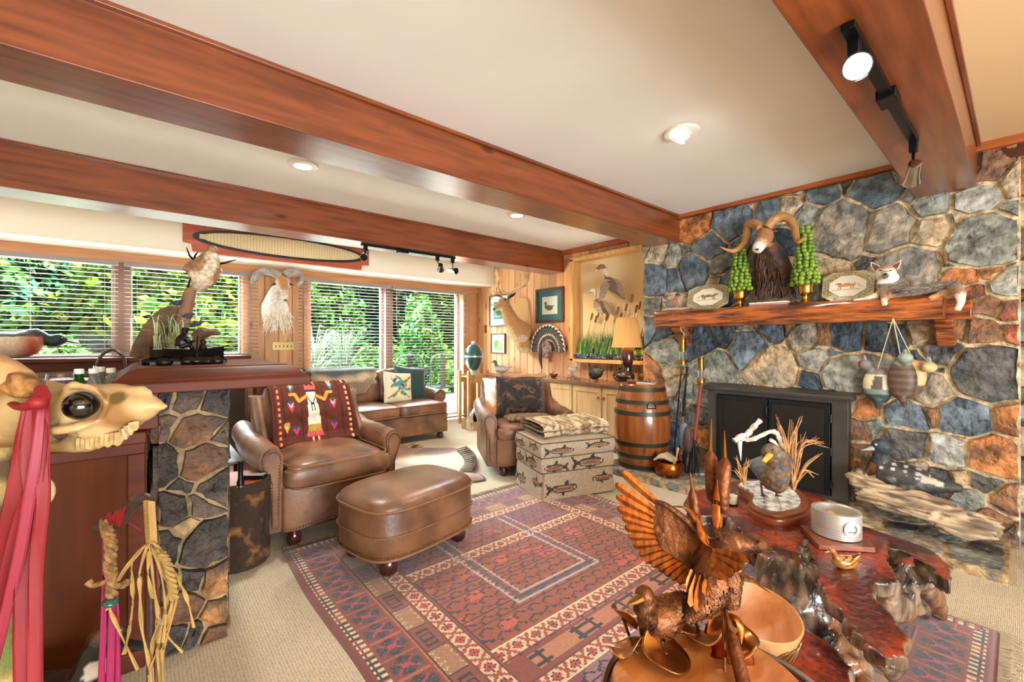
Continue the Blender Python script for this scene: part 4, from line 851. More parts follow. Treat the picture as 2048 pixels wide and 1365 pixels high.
light('track_lamp_sheep', 'SPOT', (1.64, 3.95, 2.0), 5, (1, .84, .62), rad=.012, spot=.9, blend=.5, target=(1.25, 5.9, 1.75))
# woven paddle board on the soffit
t = thing('mounted_snowshoe_board', 'long red wooden plaque with a black-rimmed woven oval on the soffit', 'wall plaque', (1.26, 5.46, 2.13))
def zx(pts): return [(x, z) for x, z in pts]
bo = [(.30, 2.44), (.30, 2.235), (.37, 2.225), (.38, 2.15), (.60, 2.142), (2.12, 2.142), (2.13, 2.205), (2.22, 2.215), (2.22, 2.44)]
g = G(); g.prism([(x, z) for x, z in bo][::-1], (0, 5.478, 0), (1, 0, 0), (0, 0, 1), .02); part('board', g, mat('red_board_wood', '#b0502e', .35, var=(5, .3), scale=(1, 1, 8)), t, bev=.003)
def oval(cx, cz, a, b, n=64, p=.9): return [(cx+a*math.copysign(abs(math.cos(2*PI*k/n))**1.0, math.cos(2*PI*k/n)), cz+b*math.copysign(abs(math.sin(2*PI*k/n))**p, math.sin(2*PI*k/n))) for k in range(n)]
g = G(); g.prism(oval(1.27, 2.305, .89, .125)[::-1], (0, 5.458, 0), (1, 0, 0), (0, 0, 1), .012); part('black_rim', g, mat('black_lacquer', '#161514', .3), t)
cv = Canvas(220, 36, '#d8c49a')
for i in range(110):
    for j in range(9): cv.line([(i/110, j/9), (i/110+.0045, j/9+(.055 if i % 2 else -.055)+.05)], .0016, '#a98d58')
g = G(); g.grid(lambda u, v: (1.27+(2*u-1)*.80*(1 if abs(2*v-1) < .001 else max(.0, (1-(2*v-1)**2))**.5) if 0 else 1.27+(2*u-1)*.82, 5.443-.004*(1-(2*v-1)**2), 2.305+(2*v-1)*.098*max(0, 1-(2*u-1)**2)**.5), 220, 36, cv.at); part('woven_panel', g, M['vcloth'], t, solid=.004)
M['lash'] = mat('cord_lashing', '#c8b488', .8, bump=(90, .6))
part('lashing', G().box((.47, 5.44, 2.305), (.07, .012, .05)), M['lash'], t, bev=.004); part('lashing', G().box((2.08, 5.44, 2.305), (.09, .012, .03)), M['lash'], t, bev=.004)
# ================================================================ things on and along the plank wall
M['fdark'] = mat('dark_frame', '#4a2c22', .3, coat=.4); M['fgrey'] = mat('grey_frame', '#5a544e', .4)
def wall_picture(lab, y0, y1, z0, z1, cv, fr, w=.03, x=XP-.016):
    t = thing('framed_picture', lab, 'picture', (x, (y0+y1)/2, z0), group='framed prints on the plank wall'); g = G()
    g.bb(x-.025, x, y0, y1, z0, z0+w); g.bb(x-.025, x, y0, y1, z1-w, z1); g.bb(x-.025, x, y0, y0+w, z0+w, z1-w); g.bb(x-.025, x, y1-w, y1, z0+w, z1-w); part('frame', g, fr, t, bev=.004)
    g = G(); picture(g, cv, (x-.010, y1-w, z0+w), (0, -(y1-y0-2*w), 0), (0, 0, z1-z0-2*w)); part('print', g, VC('print_paper', .7), t); part('glazing', G().bb(x-.016, x-.014, y0+w, y1-w, z0+w, z1-w), M['pane'], t)
cv = Canvas(70, 70, '#3f6a6c'); cv.rect(.18, .20, .82, .80, '#e6dfcf'); duckpaint(cv, .47, .42, .62, '#7d5a52', '#5a6a68', '#6a4a3a', -1); cv.line([(.2, .3), (.8, .3)], .006, '#b8b0a0'); cv.rect(0, 0, .05, 1, '#2f5254')
wall_picture('dark-framed teal-matted duck print on the plank wall above the turkey tail', 3.95, 4.49, 1.49, 1.97, cv, M['fdark'], .035)
cv = Canvas(60, 60, '#e2e0d6'); cv.rect(.2, .22, .8, .80, '#4f6f68'); cv.rect(.24, .26, .76, .76, '#7fa69a'); cv.ell(.5, .45, .2, .12, '#4a7a5a'); cv.ell(.6, .6, .1, .07, '#c8d8c0'); cv.noise(.5, 9)
wall_picture('grey-framed green landscape print half hidden behind the deer head', 5.10, 5.58, 1.47, 1.97, cv, M['fgrey'], .02)
cv = Canvas(50, 60, '#d8dcd0'); cv.rect(.14, .1, .86, .9, '#8fae6a'); cv.rect(.14, .6, .86, .9, '#b8ccc0'); cv.ell(.35, .5, .2, .2, '#6a8f4a'); cv.ell(.65, .4, .2, .14, '#a6bf60'); cv.noise(.6, 12)
wall_picture('small brown-framed meadow print low on the plank wall near the window', 5.18, 5.54, 1.04, 1.36, cv, mat('brown_frame', '#6a5036', .4), .02)
t = thing('wall_thermostat', 'small brass wall plate on the planks near the window corner', 'wall plate', (XP-.016, 5.70, 1.42)); part('plate', G().bb(XP-.024, XP-.014, 5.67, 5.73, 1.37, 1.50), M['brass'], t, bev=.003); part('toggle', G().bb(XP-.034, XP-.024, 5.69, 5.71, 1.42, 1.46), M['brassd'], t, bev=.002)
t = thing('switch_plate', 'brass five-gang light switch plate under the white sheep mount', 'light switch', (1.33, 5.93, 1.12)); part('plate', G().bb(1.20, 1.44, 5.926, 5.937, 1.12, 1.225), mat('brass_plate', '#c9b070', .3, .8), t, bev=.003)
for k in range(5): part('toggle', G().box((1.235+.043*k, 5.918, 1.172), (.009, .016, .024), (.4, 0, 0)), M['fdark'], t)
# turkey tail fan
t = thing('turkey_tail_mount', 'fanned turkey tail mount with red head patch on the plank wall', 'mounted turkey tail', (4.27, 4.20, 1.1))
g = G(); cY, cZ = 4.205, 1.13
def fanc(u, v):
    r = u+.02*math.sin(v*34*PI)
    if r > .94: return hx('#e8e0d0')
    if r > .87: return hx('#2b2622')
    if r > .64: return mixc(hx('#6d5f50'), hx('#4a4038'), (math.sin(r*90)+1)/2)
    if r > .58: return hx('#e6dccb')
    if r > .42: return hx('#5c4c3e')
    if r > .38: return hx('#d9cdb8')
    return mixc(hx('#3f3a30'), hx('#6a5a40'), (math.sin(r*70)+1)/2)
def fanp(u, v):
    a = PI*(1.06*v-.03); k = v*17; tip = 1-.05*abs(2*(k-int(k))-1)**2; r = .36*u*tip; return (4.262-.05*u-.006*math.sin(v*17*2*PI)*u, cY+r*math.cos(a)*.93, cZ+r*math.sin(a)*1.0-.02)
g.grid(fanp, 34, 170, fanc); part('tail_feathers', g, M['vfeather'], t, smooth=True, solid=.004)
g = G(); g.ell((4.20, cY+.02, cZ-.01), (.05, .11, .12)); part('body_patch', g, mat('turkey_body', '#6a3a2c', .6, var=(20, .5), col2='#d8c8b8', bump=(60, .6)), t, smooth=True)
g = G(); g.tube(spline([(4.17, cY+.06, cZ+.03), (4.15, cY+.07, cZ-.12), (4.16, cY+.05, cZ-.28)]), lerpl([.02, .025, .006], 13), 8); part('beard', g, mat('turkey_beard', '#2c2e30', .7, bump=(80, .6)), t, smooth=True)
part('mount_stem', G().bb(4.25, 4.28, cY-.015, cY+.015, .95, 1.1), M['trimw'], t)
# fallow deer
M['vhide'] = VC('short_hair', .7, var=(50, .22), bump=(110, .4, .004), sheen=.2)
M['antler'] = mat('antler', '#c89a68', .5, var=(12, .4), bump=(30, .5)); M['eye'] = mat('glass_eye', '#120c08', .05)
t = thing('mounted_deer_head', 'tan fallow deer shoulder mount with broad antlers on a shield plaque', 'deer mount', (4.26, 4.79, 1.2))
sh = [(0, -.36), (.09, -.33), (.15, -.25), (.15, -.12), (.19, -.02), (.17, .1), (.15, .2), (.16, .26), (.10, .33), (0, .36), (-.10, .33), (-.16, .26), (-.15, .2), (-.17, .1), (-.19, -.02), (-.15, -.12), (-.15, -.25), (-.09, -.33)]
g = G(); g.prism([(-y, z) for y, z in sh], (4.285, 4.79, 1.53), (0, 1, 0), (0, 0, 1), -.03); part('plaque', g, mat('plaque_wood', '#c99a66', .35), t, bev=.006)
part('label_plate', G().bb(4.246, 4.25, 4.75, 4.83, 1.215, 1.25), M['white'], t)
A = lambda u, v, X: at(u, v, X=X)
b0, b1, b2, b3, hd, mz, ns = A(1050, 668, 4.2), A(1036, 662, 4.08), A(1024, 646, 3.98), A(1014, 622, 3.90), A(1007, 606, 3.86), A(995, 616, 3.78), A(989, 620, 3.75)
g = G(); g.tube([b0, b1, b2, b3, A(1008, 605, 3.86)], [.16, .165, .12, .085, .06], 14); g.ell(hd, .082); g.tube([hd, mz, ns], [.075, .045, .034], 12); g.ell(A(1047, 690, 4.18), .12)
blob('head_and_neck', g, M['vhide'], t, .014, 3, lambda p, n: mixc(hx('#b9824a'), hx('#e6cfae'), max(sm(-n.z, .1, .8), sm(p.y-4.85+.3*(1.4-p.z), .0, .3)*.5)))
for u, v, X, du, dv in ((1018, 597, 3.88, 14, -12), (1003, 594, 3.98, -14, -5)):
    g = G(); a = A(u, v, X); b = A(u+du, v+dv, X+.02); g.tube([a, (a+b)/2, b], [.02, .038, .006], 10, flat=.4); part('ear', g, M['vhide'], t, smooth=True)
g = G(); g.ell(A(1010, 600, 3.80), .014, n=8, m=6); part('eye', g, M['eye'], t, smooth=True)
g = G(); g.ell(A(988.5, 619, 3.735), (.02, .022, .018), n=8, m=6); part('nose', g, M['eye'], t, smooth=True)
def antler(ps, palm, tines, rad):
    g = G(); q = spline([A(*p) for p in ps], 4); g.tube(q, lerpl(rad, len(q)), 8)
    if palm: pl = [A(*p) for p in palm]; g.add(pl+[p+Vector((-.018, .008, 0)) for p in pl], [tuple(range(len(pl))), tuple(range(2*len(pl)-1, len(pl)-1, -1))]+[(i, (i+1) % len(pl), len(pl)+(i+1) % len(pl), len(pl)+i) for i in range(len(pl))])
    for a, m, b in tines: q = spline([A(*a), A(*m), A(*b)], 4); g.tube(q, lerpl([.014, .010, .003], len(q)), 6)
    part('antler', g, M['antler'], t, smooth=True, ang=50)
antler([(1015, 592, 3.88), (1028, 580, 3.88), (1044, 573, 3.90), (1050, 565, 3.9)], [(1044, 573, 3.9), (1050, 575, 3.9), (1058, 560, 3.9), (1060, 545, 3.92), (1054, 538, 3.92), (1040, 537, 3.92), (1028, 536, 3.94), (1040, 543, 3.92), (1046, 555, 3.9)], [((1018, 590, 3.88), (1006, 582, 3.84), (1003, 574, 3.82)), ((1034, 577, 3.88), (1033, 570, 3.9), (1033, 565, 3.9))], [.018, .017, .018, .02])
antler([(1003, 590, 3.95), (998, 580, 3.98), (995, 565, 4.0), (994, 548, 4.0), (993, 537, 4.0)], [(994, 578, 4.0), (999, 570, 4.0), (1000, 556, 4.0), (996, 545, 4.0), (993, 537, 4.0), (992, 555, 4.0)], [((1001, 588, 3.95), (988, 584, 3.9), (978, 576, 3.86))], [.018, .016, .015, .01, .004])
# aoudad on the window post
t = thing('mounted_sheep_head', 'white shoulder mount of a curl-horned wild sheep between the windows', 'sheep mount', (1.26, 5.92, 1.45))
B = lambda u, v, Y: at(u, v, Y=Y)
g = G(); g.tube([B(550, 640, 5.86), B(550, 615, 5.78), B(553, 590, 5.68), B(562, 570, 5.55)], [.145, .15, .095, .07], 16); g.ell(B(565, 566, 5.46), (.075, .08, .085)); g.tube([B(566, 566, 5.42), B(569, 585, 5.30), B(571, 600, 5.26)], [.062, .042, .032], 12); g.ell(B(549, 650, 5.88), (.13, .05, .08))
blob('head_and_neck', g, M['vhide'], t, .014, 3, lambda p, n: mixc(mixc(hx('#e9e0d2'), hx('#c3b6a6'), sm(nz(p, 5), -.1, .4)), hx('#b8824e'), (1 if abs(p.x-B(567, 575, 5.36).x-.0) < .045 else .35)*(p.z > 1.80)*(p.y < 5.47)))
part('muzzle', G().ell(B(571, 601, 5.235), (.022, .018, .012), n=8, m=6), mat('dark_muzzle', '#6a5448', .6), t, smooth=True)
for s, ps in ((-1, [(560, 553, 5.46), (545, 545, 5.47), (528, 543, 5.5), (513, 550, 5.52), (506, 562, 5.5), (508, 570, 5.46)]), (1, [(569, 552, 5.46), (578, 546, 5.47), (590, 544, 5.5), (601, 552, 5.52), (602, 563, 5.5), (593, 573, 5.46)])):
    g = G(); q = spline([B(*p) for p in ps], 8); r = lerpl([.042, .044, .040, .034, .026, .012], len(q)); r = [x*(1+.06*(k % 2)) for k, x in enumerate(r)]; g.tube(q, r, 12); part('horn', g, mat('grey_horn', '#a59c90', .5, var=(12, .4), bump=(60, .6)), t, smooth=True, ang=60)
    g = G(); a = B(565+s*9, 566, 5.46); b = B(565+s*24, 572, 5.48); g.tube([a, (a+b)/2, b], [.012, .028, .004], 8, flat=.4); part('ear', g, M['vhide'], t, smooth=True)
    g = G(); g.ell(B(566+s*8, 569, 5.385), .010, n=8, m=6); part('eye', g, M['eye'], t, smooth=True)
M['mane'] = mat('cream_mane', '#e9dcc4', .8, var=(30, .25))
g = G(); R = random.Random(4)
for k in range(150):
    u0 = R.uniform(-1, 1); a = B(555+u0*18, R.uniform(615, 640), 5.64+.12*abs(u0)); L = R.uniform(.10, .2); b = a+Vector((u0*.08+R.uniform(-.02, .02), R.uniform(-.03, .02), -L)); m = (a+b)/2+Vector((0, -.02, 0)); g.tube([a, m, b], [.007, .006, .002], 5, False)
part('mane', g, M['mane'], t, smooth=True)
part('plaque', G().bb(1.20, 1.34, 5.90, 5.936, 1.42, 1.95), M['darkw'], t, bev=.01)
# low pine cabinets
t = thing('pine_cabinet', 'low pale pine cabinet with panelled doors and brass knobs along the plank wall', 'cabinet', (4.08, 4.2, 0))
g = G(); g.bb(3.90, XP-.016, 2.60, 5.10, .09, .73); part('body', g, M['cab'], t); part('plinth', G().bb(3.95, XP-.016, 2.60, 5.10, 0, .09), M['cabtop'], t)
part('top', G().bb(3.85, XP-.016, 2.575, 5.13, .73, .765), M['cabtop'], t, bev=.006)
ys = [2.62, 3.02, 3.46, 3.90, 4.34, 4.70, 5.08]
for i in range(6):
    a, b = ys[i]+.008, ys[i+1]-.008; g = G(); x0, x1, w = 3.882, 3.900, .06
    g.bb(x0, x1, a, b, .11, .11+w); g.bb(x0, x1, a, b, .71-w, .71); g.bb(x0, x1, a, a+w, .11+w, .71-w); g.bb(x0, x1, b-w, b, .11+w, .71-w); g.bb(x0+.009, x1, a+w, b-w, .11+w, .71-w)
    d = part('door', g, M['cab'], t, bev=.002); ky = b-.03 if i % 2 == 0 else a+.03
    g = G(); g.ell((3.862, ky, .60), .014, n=10, m=7); g.tube([(3.868, ky, .60), (3.883, ky, .60)], .005, 8); part('knob', g, M['brassd'], d, smooth=True)
CT = .765
# pleated lamp
lx, ly = 3.955, 2.74
t = thing('table_lamp', 'table lamp with pleated tan shade on a dark carved duck base', 'lamp', (lx, ly, CT))
g = G(); g.lathe([(.085, 0), (.09, .01), (.085, .03), (.05, .05)], (lx, ly, CT), 24); part('base', g, M['darkw'], t, smooth=True)
g = G(); g.ell((lx-.02, ly+.03, CT+.09), (.085, .13, .07)); g.ell((lx, ly+.02, CT+.13), (.05, .06, .06)); g.tube([(lx, ly, CT+.1), (lx, ly, CT+.2)], [.05, .045], 14); part('carved_duck', g, mat('carved_dark_wood', '#33190f', .2, coat=.6, bump=(25, .6), var=(9, .4)), t, smooth=True)
g = G(); g.lathe([(.035, .17), (.055, .19), (.068, .26), (.070, .33), (.06, .38), (.03, .41), (.01, .42), (.008, .47)], (lx, ly, CT), 24, sc=(.9, 1)); part('body', g, mat('glossy_burl', '#3d1712', .12, coat=.7, var=(6, .4)), t, smooth=True)
M['shade'] = mat('pleated_shade', '#c08a4a', .8, emit=((.9, .5, .2), .12)); g = G(); n = 96
secs = [[(lx+(r+(.004 if k % 2 else -.004))*math.cos(2*PI*k/n), ly+(r+(.004 if k % 2 else -.004))*math.sin(2*PI*k/n), CT+z) for k in range(n)] for r, z in ((.158, .40), (.157, .41), (.104, .71), (.103, .72))]
g.loft(secs, cap=False); part('shade', g, M['shade'], t); light('table_lamp_bulb', 'POINT', (lx, ly, CT+.52), 2.5, (1, .75, .45), rad=.04)
# shadow box with flying ducks
M['sbw'] = woodm('shadow_box_wood', '#d9a868', '#b98546', .4, (9, 9, 1), 2.5, bump=.04, knots=False)
t = thing('duck_shadow_box', 'large pine shadow box with two flying ducks over reeds beside the chimney', 'shadow box', (4.2, 3.1, 1.0)); y0, y1, z0, z1, xf, xb = 2.53, 3.69, .985, 2.27, 4.13, XP-.016
g = G(); w = .03; g.bb(xf, xb, y0, y1, z0, z0+w); g.bb(xf, xb, y0, y1, z1-w, z1); g.bb(xf, xb, y0, y0+w, z0+w, z1-w); g.bb(xf, xb, y1-w, y1, z0+w, z1-w)
g.bb(xf-.012, xf, y0-.015, y1+.015, z0-.015, z0+.03); g.bb(xf-.012, xf, y0-.015, y1+.015, z1-.03, z1+.015); g.bb(xf-.012, xf, y1-.03, y1+.015, z0, z1); g.bb(xf-.012, xf, y0-.015, y0+.03, z0, z1); part('frame', g, M['sbw'], t, bev=.003)
part('backing', G().bb(xb-.01, xb, y0+w, y1-w, z0+w, z1-w), mat('backing_cloth', '#e0c493', .9), t)
def flyduck(hs, wing, tail, s, cols, name='flying_duck'):
    o = []
    g = G(); q = spline([A(*p) for p in hs], 5); g.tube(q, lerpl([.016*s, .026*s, .018*s, .02*s, .055*s, .06*s, .03*s, .008*s], len(q)), 12)
    P_ = [A(*p) for p in hs]; hz = P_[1].z
    d = blob(name, g, M['vfeather'], t, .009*s+.002, 2, lambda p, n: cols[0] if p.z > hz-.03*s else (cols[1] if (P_[4]-p).dot(Vector((0, 1, .4))) < -.0+.03 and nz(p, 14) > -.1 else cols[2]))
    for wg in wing:
        g = G(); pl = [A(*p) for p in wg]; g.add(pl+[p+Vector((.012, 0, 0)) for p in pl], [tuple(range(len(pl))), tuple(range(2*len(pl)-1, len(pl)-1, -1))]+[(i, (i+1) % len(pl), len(pl)+(i+1) % len(pl), len(pl)+i) for i in range(len(pl))], hx('#6a4f3c'))
        part('wing', g, mat('brown_wing', '#6f543f', .7, var=(40, .6), col2='#c9b79c', scale=(1, 4, 1)), d, bev=.002)
    g = G(); a, b = A(*hs[1]), A(*hs[0]); g.tube([a, b], [.012*s, .005*s], 8); part('bill', g, M['blackm'], d, smooth=True)
cb = [hx('#8a5f3f'), hx('#d9cdb8'), hx('#7a5a44')]
flyduck([(1192, 541, 4.12), (1203, 533, 4.13), (1210, 538, 4.14), (1213, 553, 4.15), (1220, 566, 4.16), (1232, 575, 4.17), (1242, 588, 4.18), (1250, 600, 4.18)], [[(1212, 558, 4.10), (1201, 572, 4.07), (1197, 600, 4.05), (1205, 598, 4.05), (1218, 575, 4.1), (1224, 562, 4.12)], [(1222, 555, 4.14), (1238, 562, 4.12), (1249, 590, 4.12), (1246, 596, 4.12), (1232, 580, 4.14)]], None, 1.15, cb)
flyduck([(1177, 586, 4.11), (1186, 580, 4.12), (1191, 586, 4.13), (1190, 596, 4.15), (1196, 607, 4.16), (1205, 615, 4.17), (1212, 624, 4.18), (1218, 634, 4.18)], [[(1188, 602, 4.1), (1186, 614, 4.08), (1203, 631, 4.06), (1206, 628, 4.06), (1200, 610, 4.1)], [(1204, 600, 4.14), (1214, 606, 4.12), (1223, 627, 4.12), (1218, 628, 4.12), (1208, 612, 4.14)]], None, .95, [hx('#e8dcc4'), hx('#d9cdb8'), hx('#8a6a4e')])
g = G(); R = random.Random(9)
for k in range(330):
    y = R.uniform(y0+.05, y1-.06); x = R.uniform(xf+.02, xb-.03); h = R.uniform(.12, .34); dy = R.uniform(-.16, .16); dx = R.uniform(-.02, .02); c = R.choice([hx('#3f6a2c'), hx('#6f9a3c'), hx('#9ab850'), hx('#2f5226')]); p = [Vector((x+dx*f, y+dy*f*f, z0+.09+h*(f-.25*f*f*abs(dy)*5))) for f in (0, .35, .7, 1)]
    for q in range(3): ww = .008*(1-q/3.2); w2 = .008*(1-(q+1)/3.2); g.quad(p[q]-Vector((0, ww, 0)), p[q]+Vector((0, ww, 0)), p[q+1]+Vector((0, w2, 0)), p[q+1]-Vector((0, w2, 0)), c)
part('marsh_grass', g, M['vleaf'], t)
g = G(); 
for k in range(900): g.box((R.uniform(xf+.01, xb-.02), R.uniform(y0+.04, y1-.04), z0+.045+R.random()*.045), (.022, .022, .014), (R.random()*3, R.random()*3, 0), col=R.choice([hx('#5b6670'), hx('#39424c'), hx('#8a949c')]))
o = part('gravel', g, M['vstone'], t)
M['cattail'] = mat('cattail', '#8a5a30', .8, bump=(60, .4)); stem = mat('reed_stem', '#8f8a4a', .7)
for u, v, X in ((1182, 640, 4.17), (1190, 645, 4.2), (1196, 634, 4.16), (1212, 640, 4.18), (1234, 628, 4.15), (1251, 622, 4.18), (1263, 604, 4.16), (1271, 625, 4.2), (1278, 618, 4.18), (1240, 640, 4.2)):
    p = A(u, v, X); b = Vector((X, p.y+.12, z0+.1)); g = G(); g.tube([b, p], .003, 5); c_ = part('cattail', g, stem, t); dd = (p-b).normalized(); g = G(); g.tube([p-dd*.005, p, p+dd*.08, p+dd*.085], [.005, .013, .013, .004], 8); part('spike', g, M['cattail'], c_, smooth=True)
# ---------------- generic little duck, beak towards +X, unit body length
def duck(name, label, cat, loc, s, rz, fn, bill='#c8a23a', head=(.40, .56), fat=.2, tail=(-.55, .34), material='vfeather', legs=0, vox=.02, neck=.075, hr=.095, bl=.13, crest=0, group=None, grow=None, bsx=.36):
    t = thing(name, label, cat, loc, rz, group, sc=(s, s, s)); g = G(); hxx, hz = head; b0 = .2 if not legs else fat+legs
    g.ell((0, 0, b0), (bsx, fat, fat*.98), n=20, m=12); g.ell((.17, 0, b0+.02), (.2, fat*.9, fat*.95)); g.tube([(-.15, 0, b0+.04), (-.38, 0, b0+(tail[1]-.2)*.6), (tail[0], 0, tail[1]+b0-.2)], [fat*.85, fat*.4, .03], 12, flat=.7)
    g.tube(spline([(.20, 0, b0+.05), (.29, 0, b0+.17), (hxx-.05, 0, b0-.2+hz-.06), (hxx, 0, b0-.2+hz)], 4), lerpl([fat*.75, neck*1.3, neck, hr*.85], 13), 12); g.ell((hxx+.01, 0, b0-.2+hz), (hr*1.15, hr*.85, hr*.95))
    blob('body', g, M[material], t, vox, 2, fn, world=False)
    g = G(); z = b0-.2+hz; g.tube([(hxx+.07, 0, z-.01), (hxx+.12, 0, z-.03), (hxx+.09+bl, 0, z-.05), (hxx+.11+bl, 0, z-.05)], [.045, .036, .03, .012], 10, flat=.55); part('bill', g, mat('bill', bill, .4), t, world=False, smooth=True)
    for sg in (-1, 1):
        part('eye', G().ell((hxx+.04, sg*hr*.78, z+.02), .014, n=8, m=6), M['eye'], t, world=False, smooth=True)
        if legs:
            g = G(); g.tube([(.02, sg*.07, b0-fat*.7), (.0, sg*.07, .03), (.0, sg*.07, .012)], [.02, .012, .012], 8)
            for a in (-.5, 0, .5): g.tube([(0, sg*.07, .014), (.11*math.cos(a), sg*.07+.11*math.sin(a), .008)], [.012, .006], 6)
            part('leg', g, mat('duck_leg', '#6a3a2c', .5), t, world=False, smooth=True)
    if grow: grow(t, b0)
    return t
def wingpart(c1, material='vfeather', up=.06):
    def f(t, b0):
        for sg in (-1, 1):
            g = G(); g.cur = c1; g.tube([(.16, sg*.17, b0+.04), (-.05, sg*.185, b0+.06), (-.30, sg*.12, b0+up+.02), (-.42, sg*.05, b0+up+.06)], [.05, .075, .05, .012], 10, flat=.4); part('wing', g, M[material], t, world=False, smooth=True)
    return f
brn = lambda p, n: mixc(mixc(hx('#7a6450'), hx('#b09a7e'), sm(nz(p, 9), -.2, .3)), hx('#4a3a2c'), sm(p.z, .42, .5))
# things on the cabinet top
p = at(1107, 752, X=4.0); t = thing('copper_bowl', 'small copper bowl on the cabinet left of the shorebird figurine', 'bowl', (p.x, p.y, CT)); part('bowl', G().lathe([(.025, 0), (.03, .008), (.055, .03), (.06, .055), (.055, .055), (.04, .02), (.01, .012)], (p.x, p.y, CT), 20, cap=False), M['copper'], t, smooth=True); part('foot', G().lathe([(.026, 0), (.02, .01)], (p.x, p.y, CT), 16), M['copper'], t)
p = at(1145, 752, X=4.02); t = thing('shorebird_figurine', 'carved shorebird figurine standing on small branches on the cabinet top', 'bird figurine', (p.x, p.y, CT))
for k in range(5): a = k*1.26; g = G(); g.tube([(p.x, p.y, CT+.04), (p.x+.07*math.cos(a), p.y+.09*math.sin(a), CT+.012+.02*(k % 2))], [.02, .012], 6); part('branch', g, mat('driftwood_grey', '#8a7a68', .8, bump=(30, .5)), t, smooth=True)
g = G(); g.ell((p.x, p.y, CT+.14), (.05, .075, .045), (0.2, 0, 0)); g.ell((p.x, p.y-.06, CT+.19), .03); g.tube([(p.x, p.y+.05, CT+.13), (p.x, p.y+.12, CT+.12)], [.03, .006], 8); g.tube([(p.x, p.y-.07, CT+.19), (p.x, p.y-.03, CT+.165), (p.x, p.y+.02, CT+.19)], [.008, .006, .004], 6); blob('bird', g, M['vfeather'], t, .01, 2, lambda q, n: mixc(hx('#a08468'), hx('#e6dccb'), sm(-n.z, -.2, .5)))
part('leg', G().tube([(p.x, p.y, CT+.03), (p.x, p.y, CT+.11)], .004, 6), M['blackm'], t)
p = at(1193, 757, X=4.02); t = thing('turkey_figurine', 'dark metal turkey figurine on the cabinet under the shadow box', 'figurine', (p.x, p.y, CT))
g = G(); g.ell((p.x, p.y+.03, CT+.10), (.05, .085, .085)); g.ell((p.x, p.y-.03, CT+.10), (.045, .05, .06)); g.tube(spline([(p.x, p.y-.06, CT+.10), (p.x, p.y-.085, CT+.14), (p.x, p.y-.07, CT+.19)], 4), lerpl([.03, .016, .012], 9), 8); blob('body', g, mat('dark_pewter', '#4a4844', .35, .7, var=(25, .5), bump=(60, .9, .01)), t, .008, 1)
for s in (-.02, .02): part('leg', G().tube([(p.x+s, p.y, CT), (p.x+s, p.y, CT+.05)], .004, 6), M['blackm'], t)
p = at(1247, 755, X=4.10); t = thing('mantel_clock', 'small black clock with white dial beside the pleated lamp', 'clock', (p.x, p.y, CT)); part('case', G().bb(p.x-.03, p.x+.03, p.y-.05, p.y+.05, CT, CT+.17), M['blackm'], t, bev=.006); part('dial', G().lathe([(.036, 0), (.036, .003)], (p.x-.031, p.y, CT+.10), 24, (0, -PI/2, 0)), M['white'], t)
part('hand', G().bb(p.x-.037, p.x-.035, p.y-.002, p.y+.002, CT+.10, CT+.13), M['blackm'], t); part('hand', G().bb(p.x-.037, p.x-.035, p.y-.02, p.y, CT+.099, CT+.102), M['blackm'], t); part('bail', G().tube(spline([(p.x, p.y-.02, CT+.17), (p.x, p.y, CT+.195), (p.x, p.y+.02, CT+.17)], 5), .003, 6), M['brass'], t)
p = at(1003, 752, X=4.05); duck('duck_decoy', 'grey duck decoy with raised bill on the cabinet behind the armchair', 'decoy', (p.x, p.y, CT), .28, 2.4, lambda q, n: mixc(hx('#d8d2c4'), hx('#6a6e68'), sm(q.z, .2, .42)), '#5a5a50', head=(.36, .60))
# oak barrel with tray top
bx, by, bz = 3.60, 2.33, .055
t = thing('wine_barrel', 'oak barrel with green metal hoops standing on the hearth corner', 'barrel', (bx, by, bz)); M['oak'] = woodm('barrel_oak', '#a05a26', '#6c3414', .25, (7, 7, 1), 3, coat=.5, bump=.1)
def br(z): return .205+.055*math.sin(PI*z/.76)
g = G(); n = 24; secs = []
for k in range(13): z = .76*k/12; secs.append([((br(z)+(.0 if q % 2 else .0012))*math.cos(2*PI*q/(n*2)), (br(z)+(.0 if q % 2 else .0012))*math.sin(2*PI*q/(n*2)), z) for q in range(n*2)])
g.loft([[(bx+x, by+y, bz+z) for x, y, z in s] for s in secs]); part('staves', g, M['oak'], t, smooth=True, ang=30); M['hoop'] = mat('green_hoop', '#3f4436', .4, .6)
for z in (.01, .11, .22, .50, .60, .715): g = G(); g.lathe([(br(z)+.003, 0), (br(z)+.005, .001), (br(z+.035)+.005, .036), (br(z+.035)+.002, .037)], (bx, by, bz+z), 48, cap=False); part('hoop', g, M['hoop'], t, smooth=True)
part('head', G().lathe([(.207, .75), (.209, .772), (.205, .777)], (bx, by, bz), 48), M['oak'], t, smooth=True)
hp = spline([at(1294, 818, d=3.73), at(1296, 808, d=3.72), at(1303, 806, d=3.72), at(1309, 809, d=3.72), at(1312, 818, d=3.73)], 5); part('handle', G().tube(hp+[hp[0]], .005, 6), M['iron'], t, smooth=True)
BT = bz+.777
t = thing('wooden_trinket', 'tiny carved wooden dish on the barrel top', 'dish', (bx-.05, by+.09, BT)); part('bowl', G().lathe([(.015, 0), (.035, .012), (.038, .03), (.03, .03), (.01, .012)], (bx-.05, by+.09, BT), 18, cap=False), M['cattail'], t, smooth=True); part('knob', G().ell((bx-.05, by+.09, BT+.03), .012, n=8, m=6), M['cattail'], t, smooth=True)
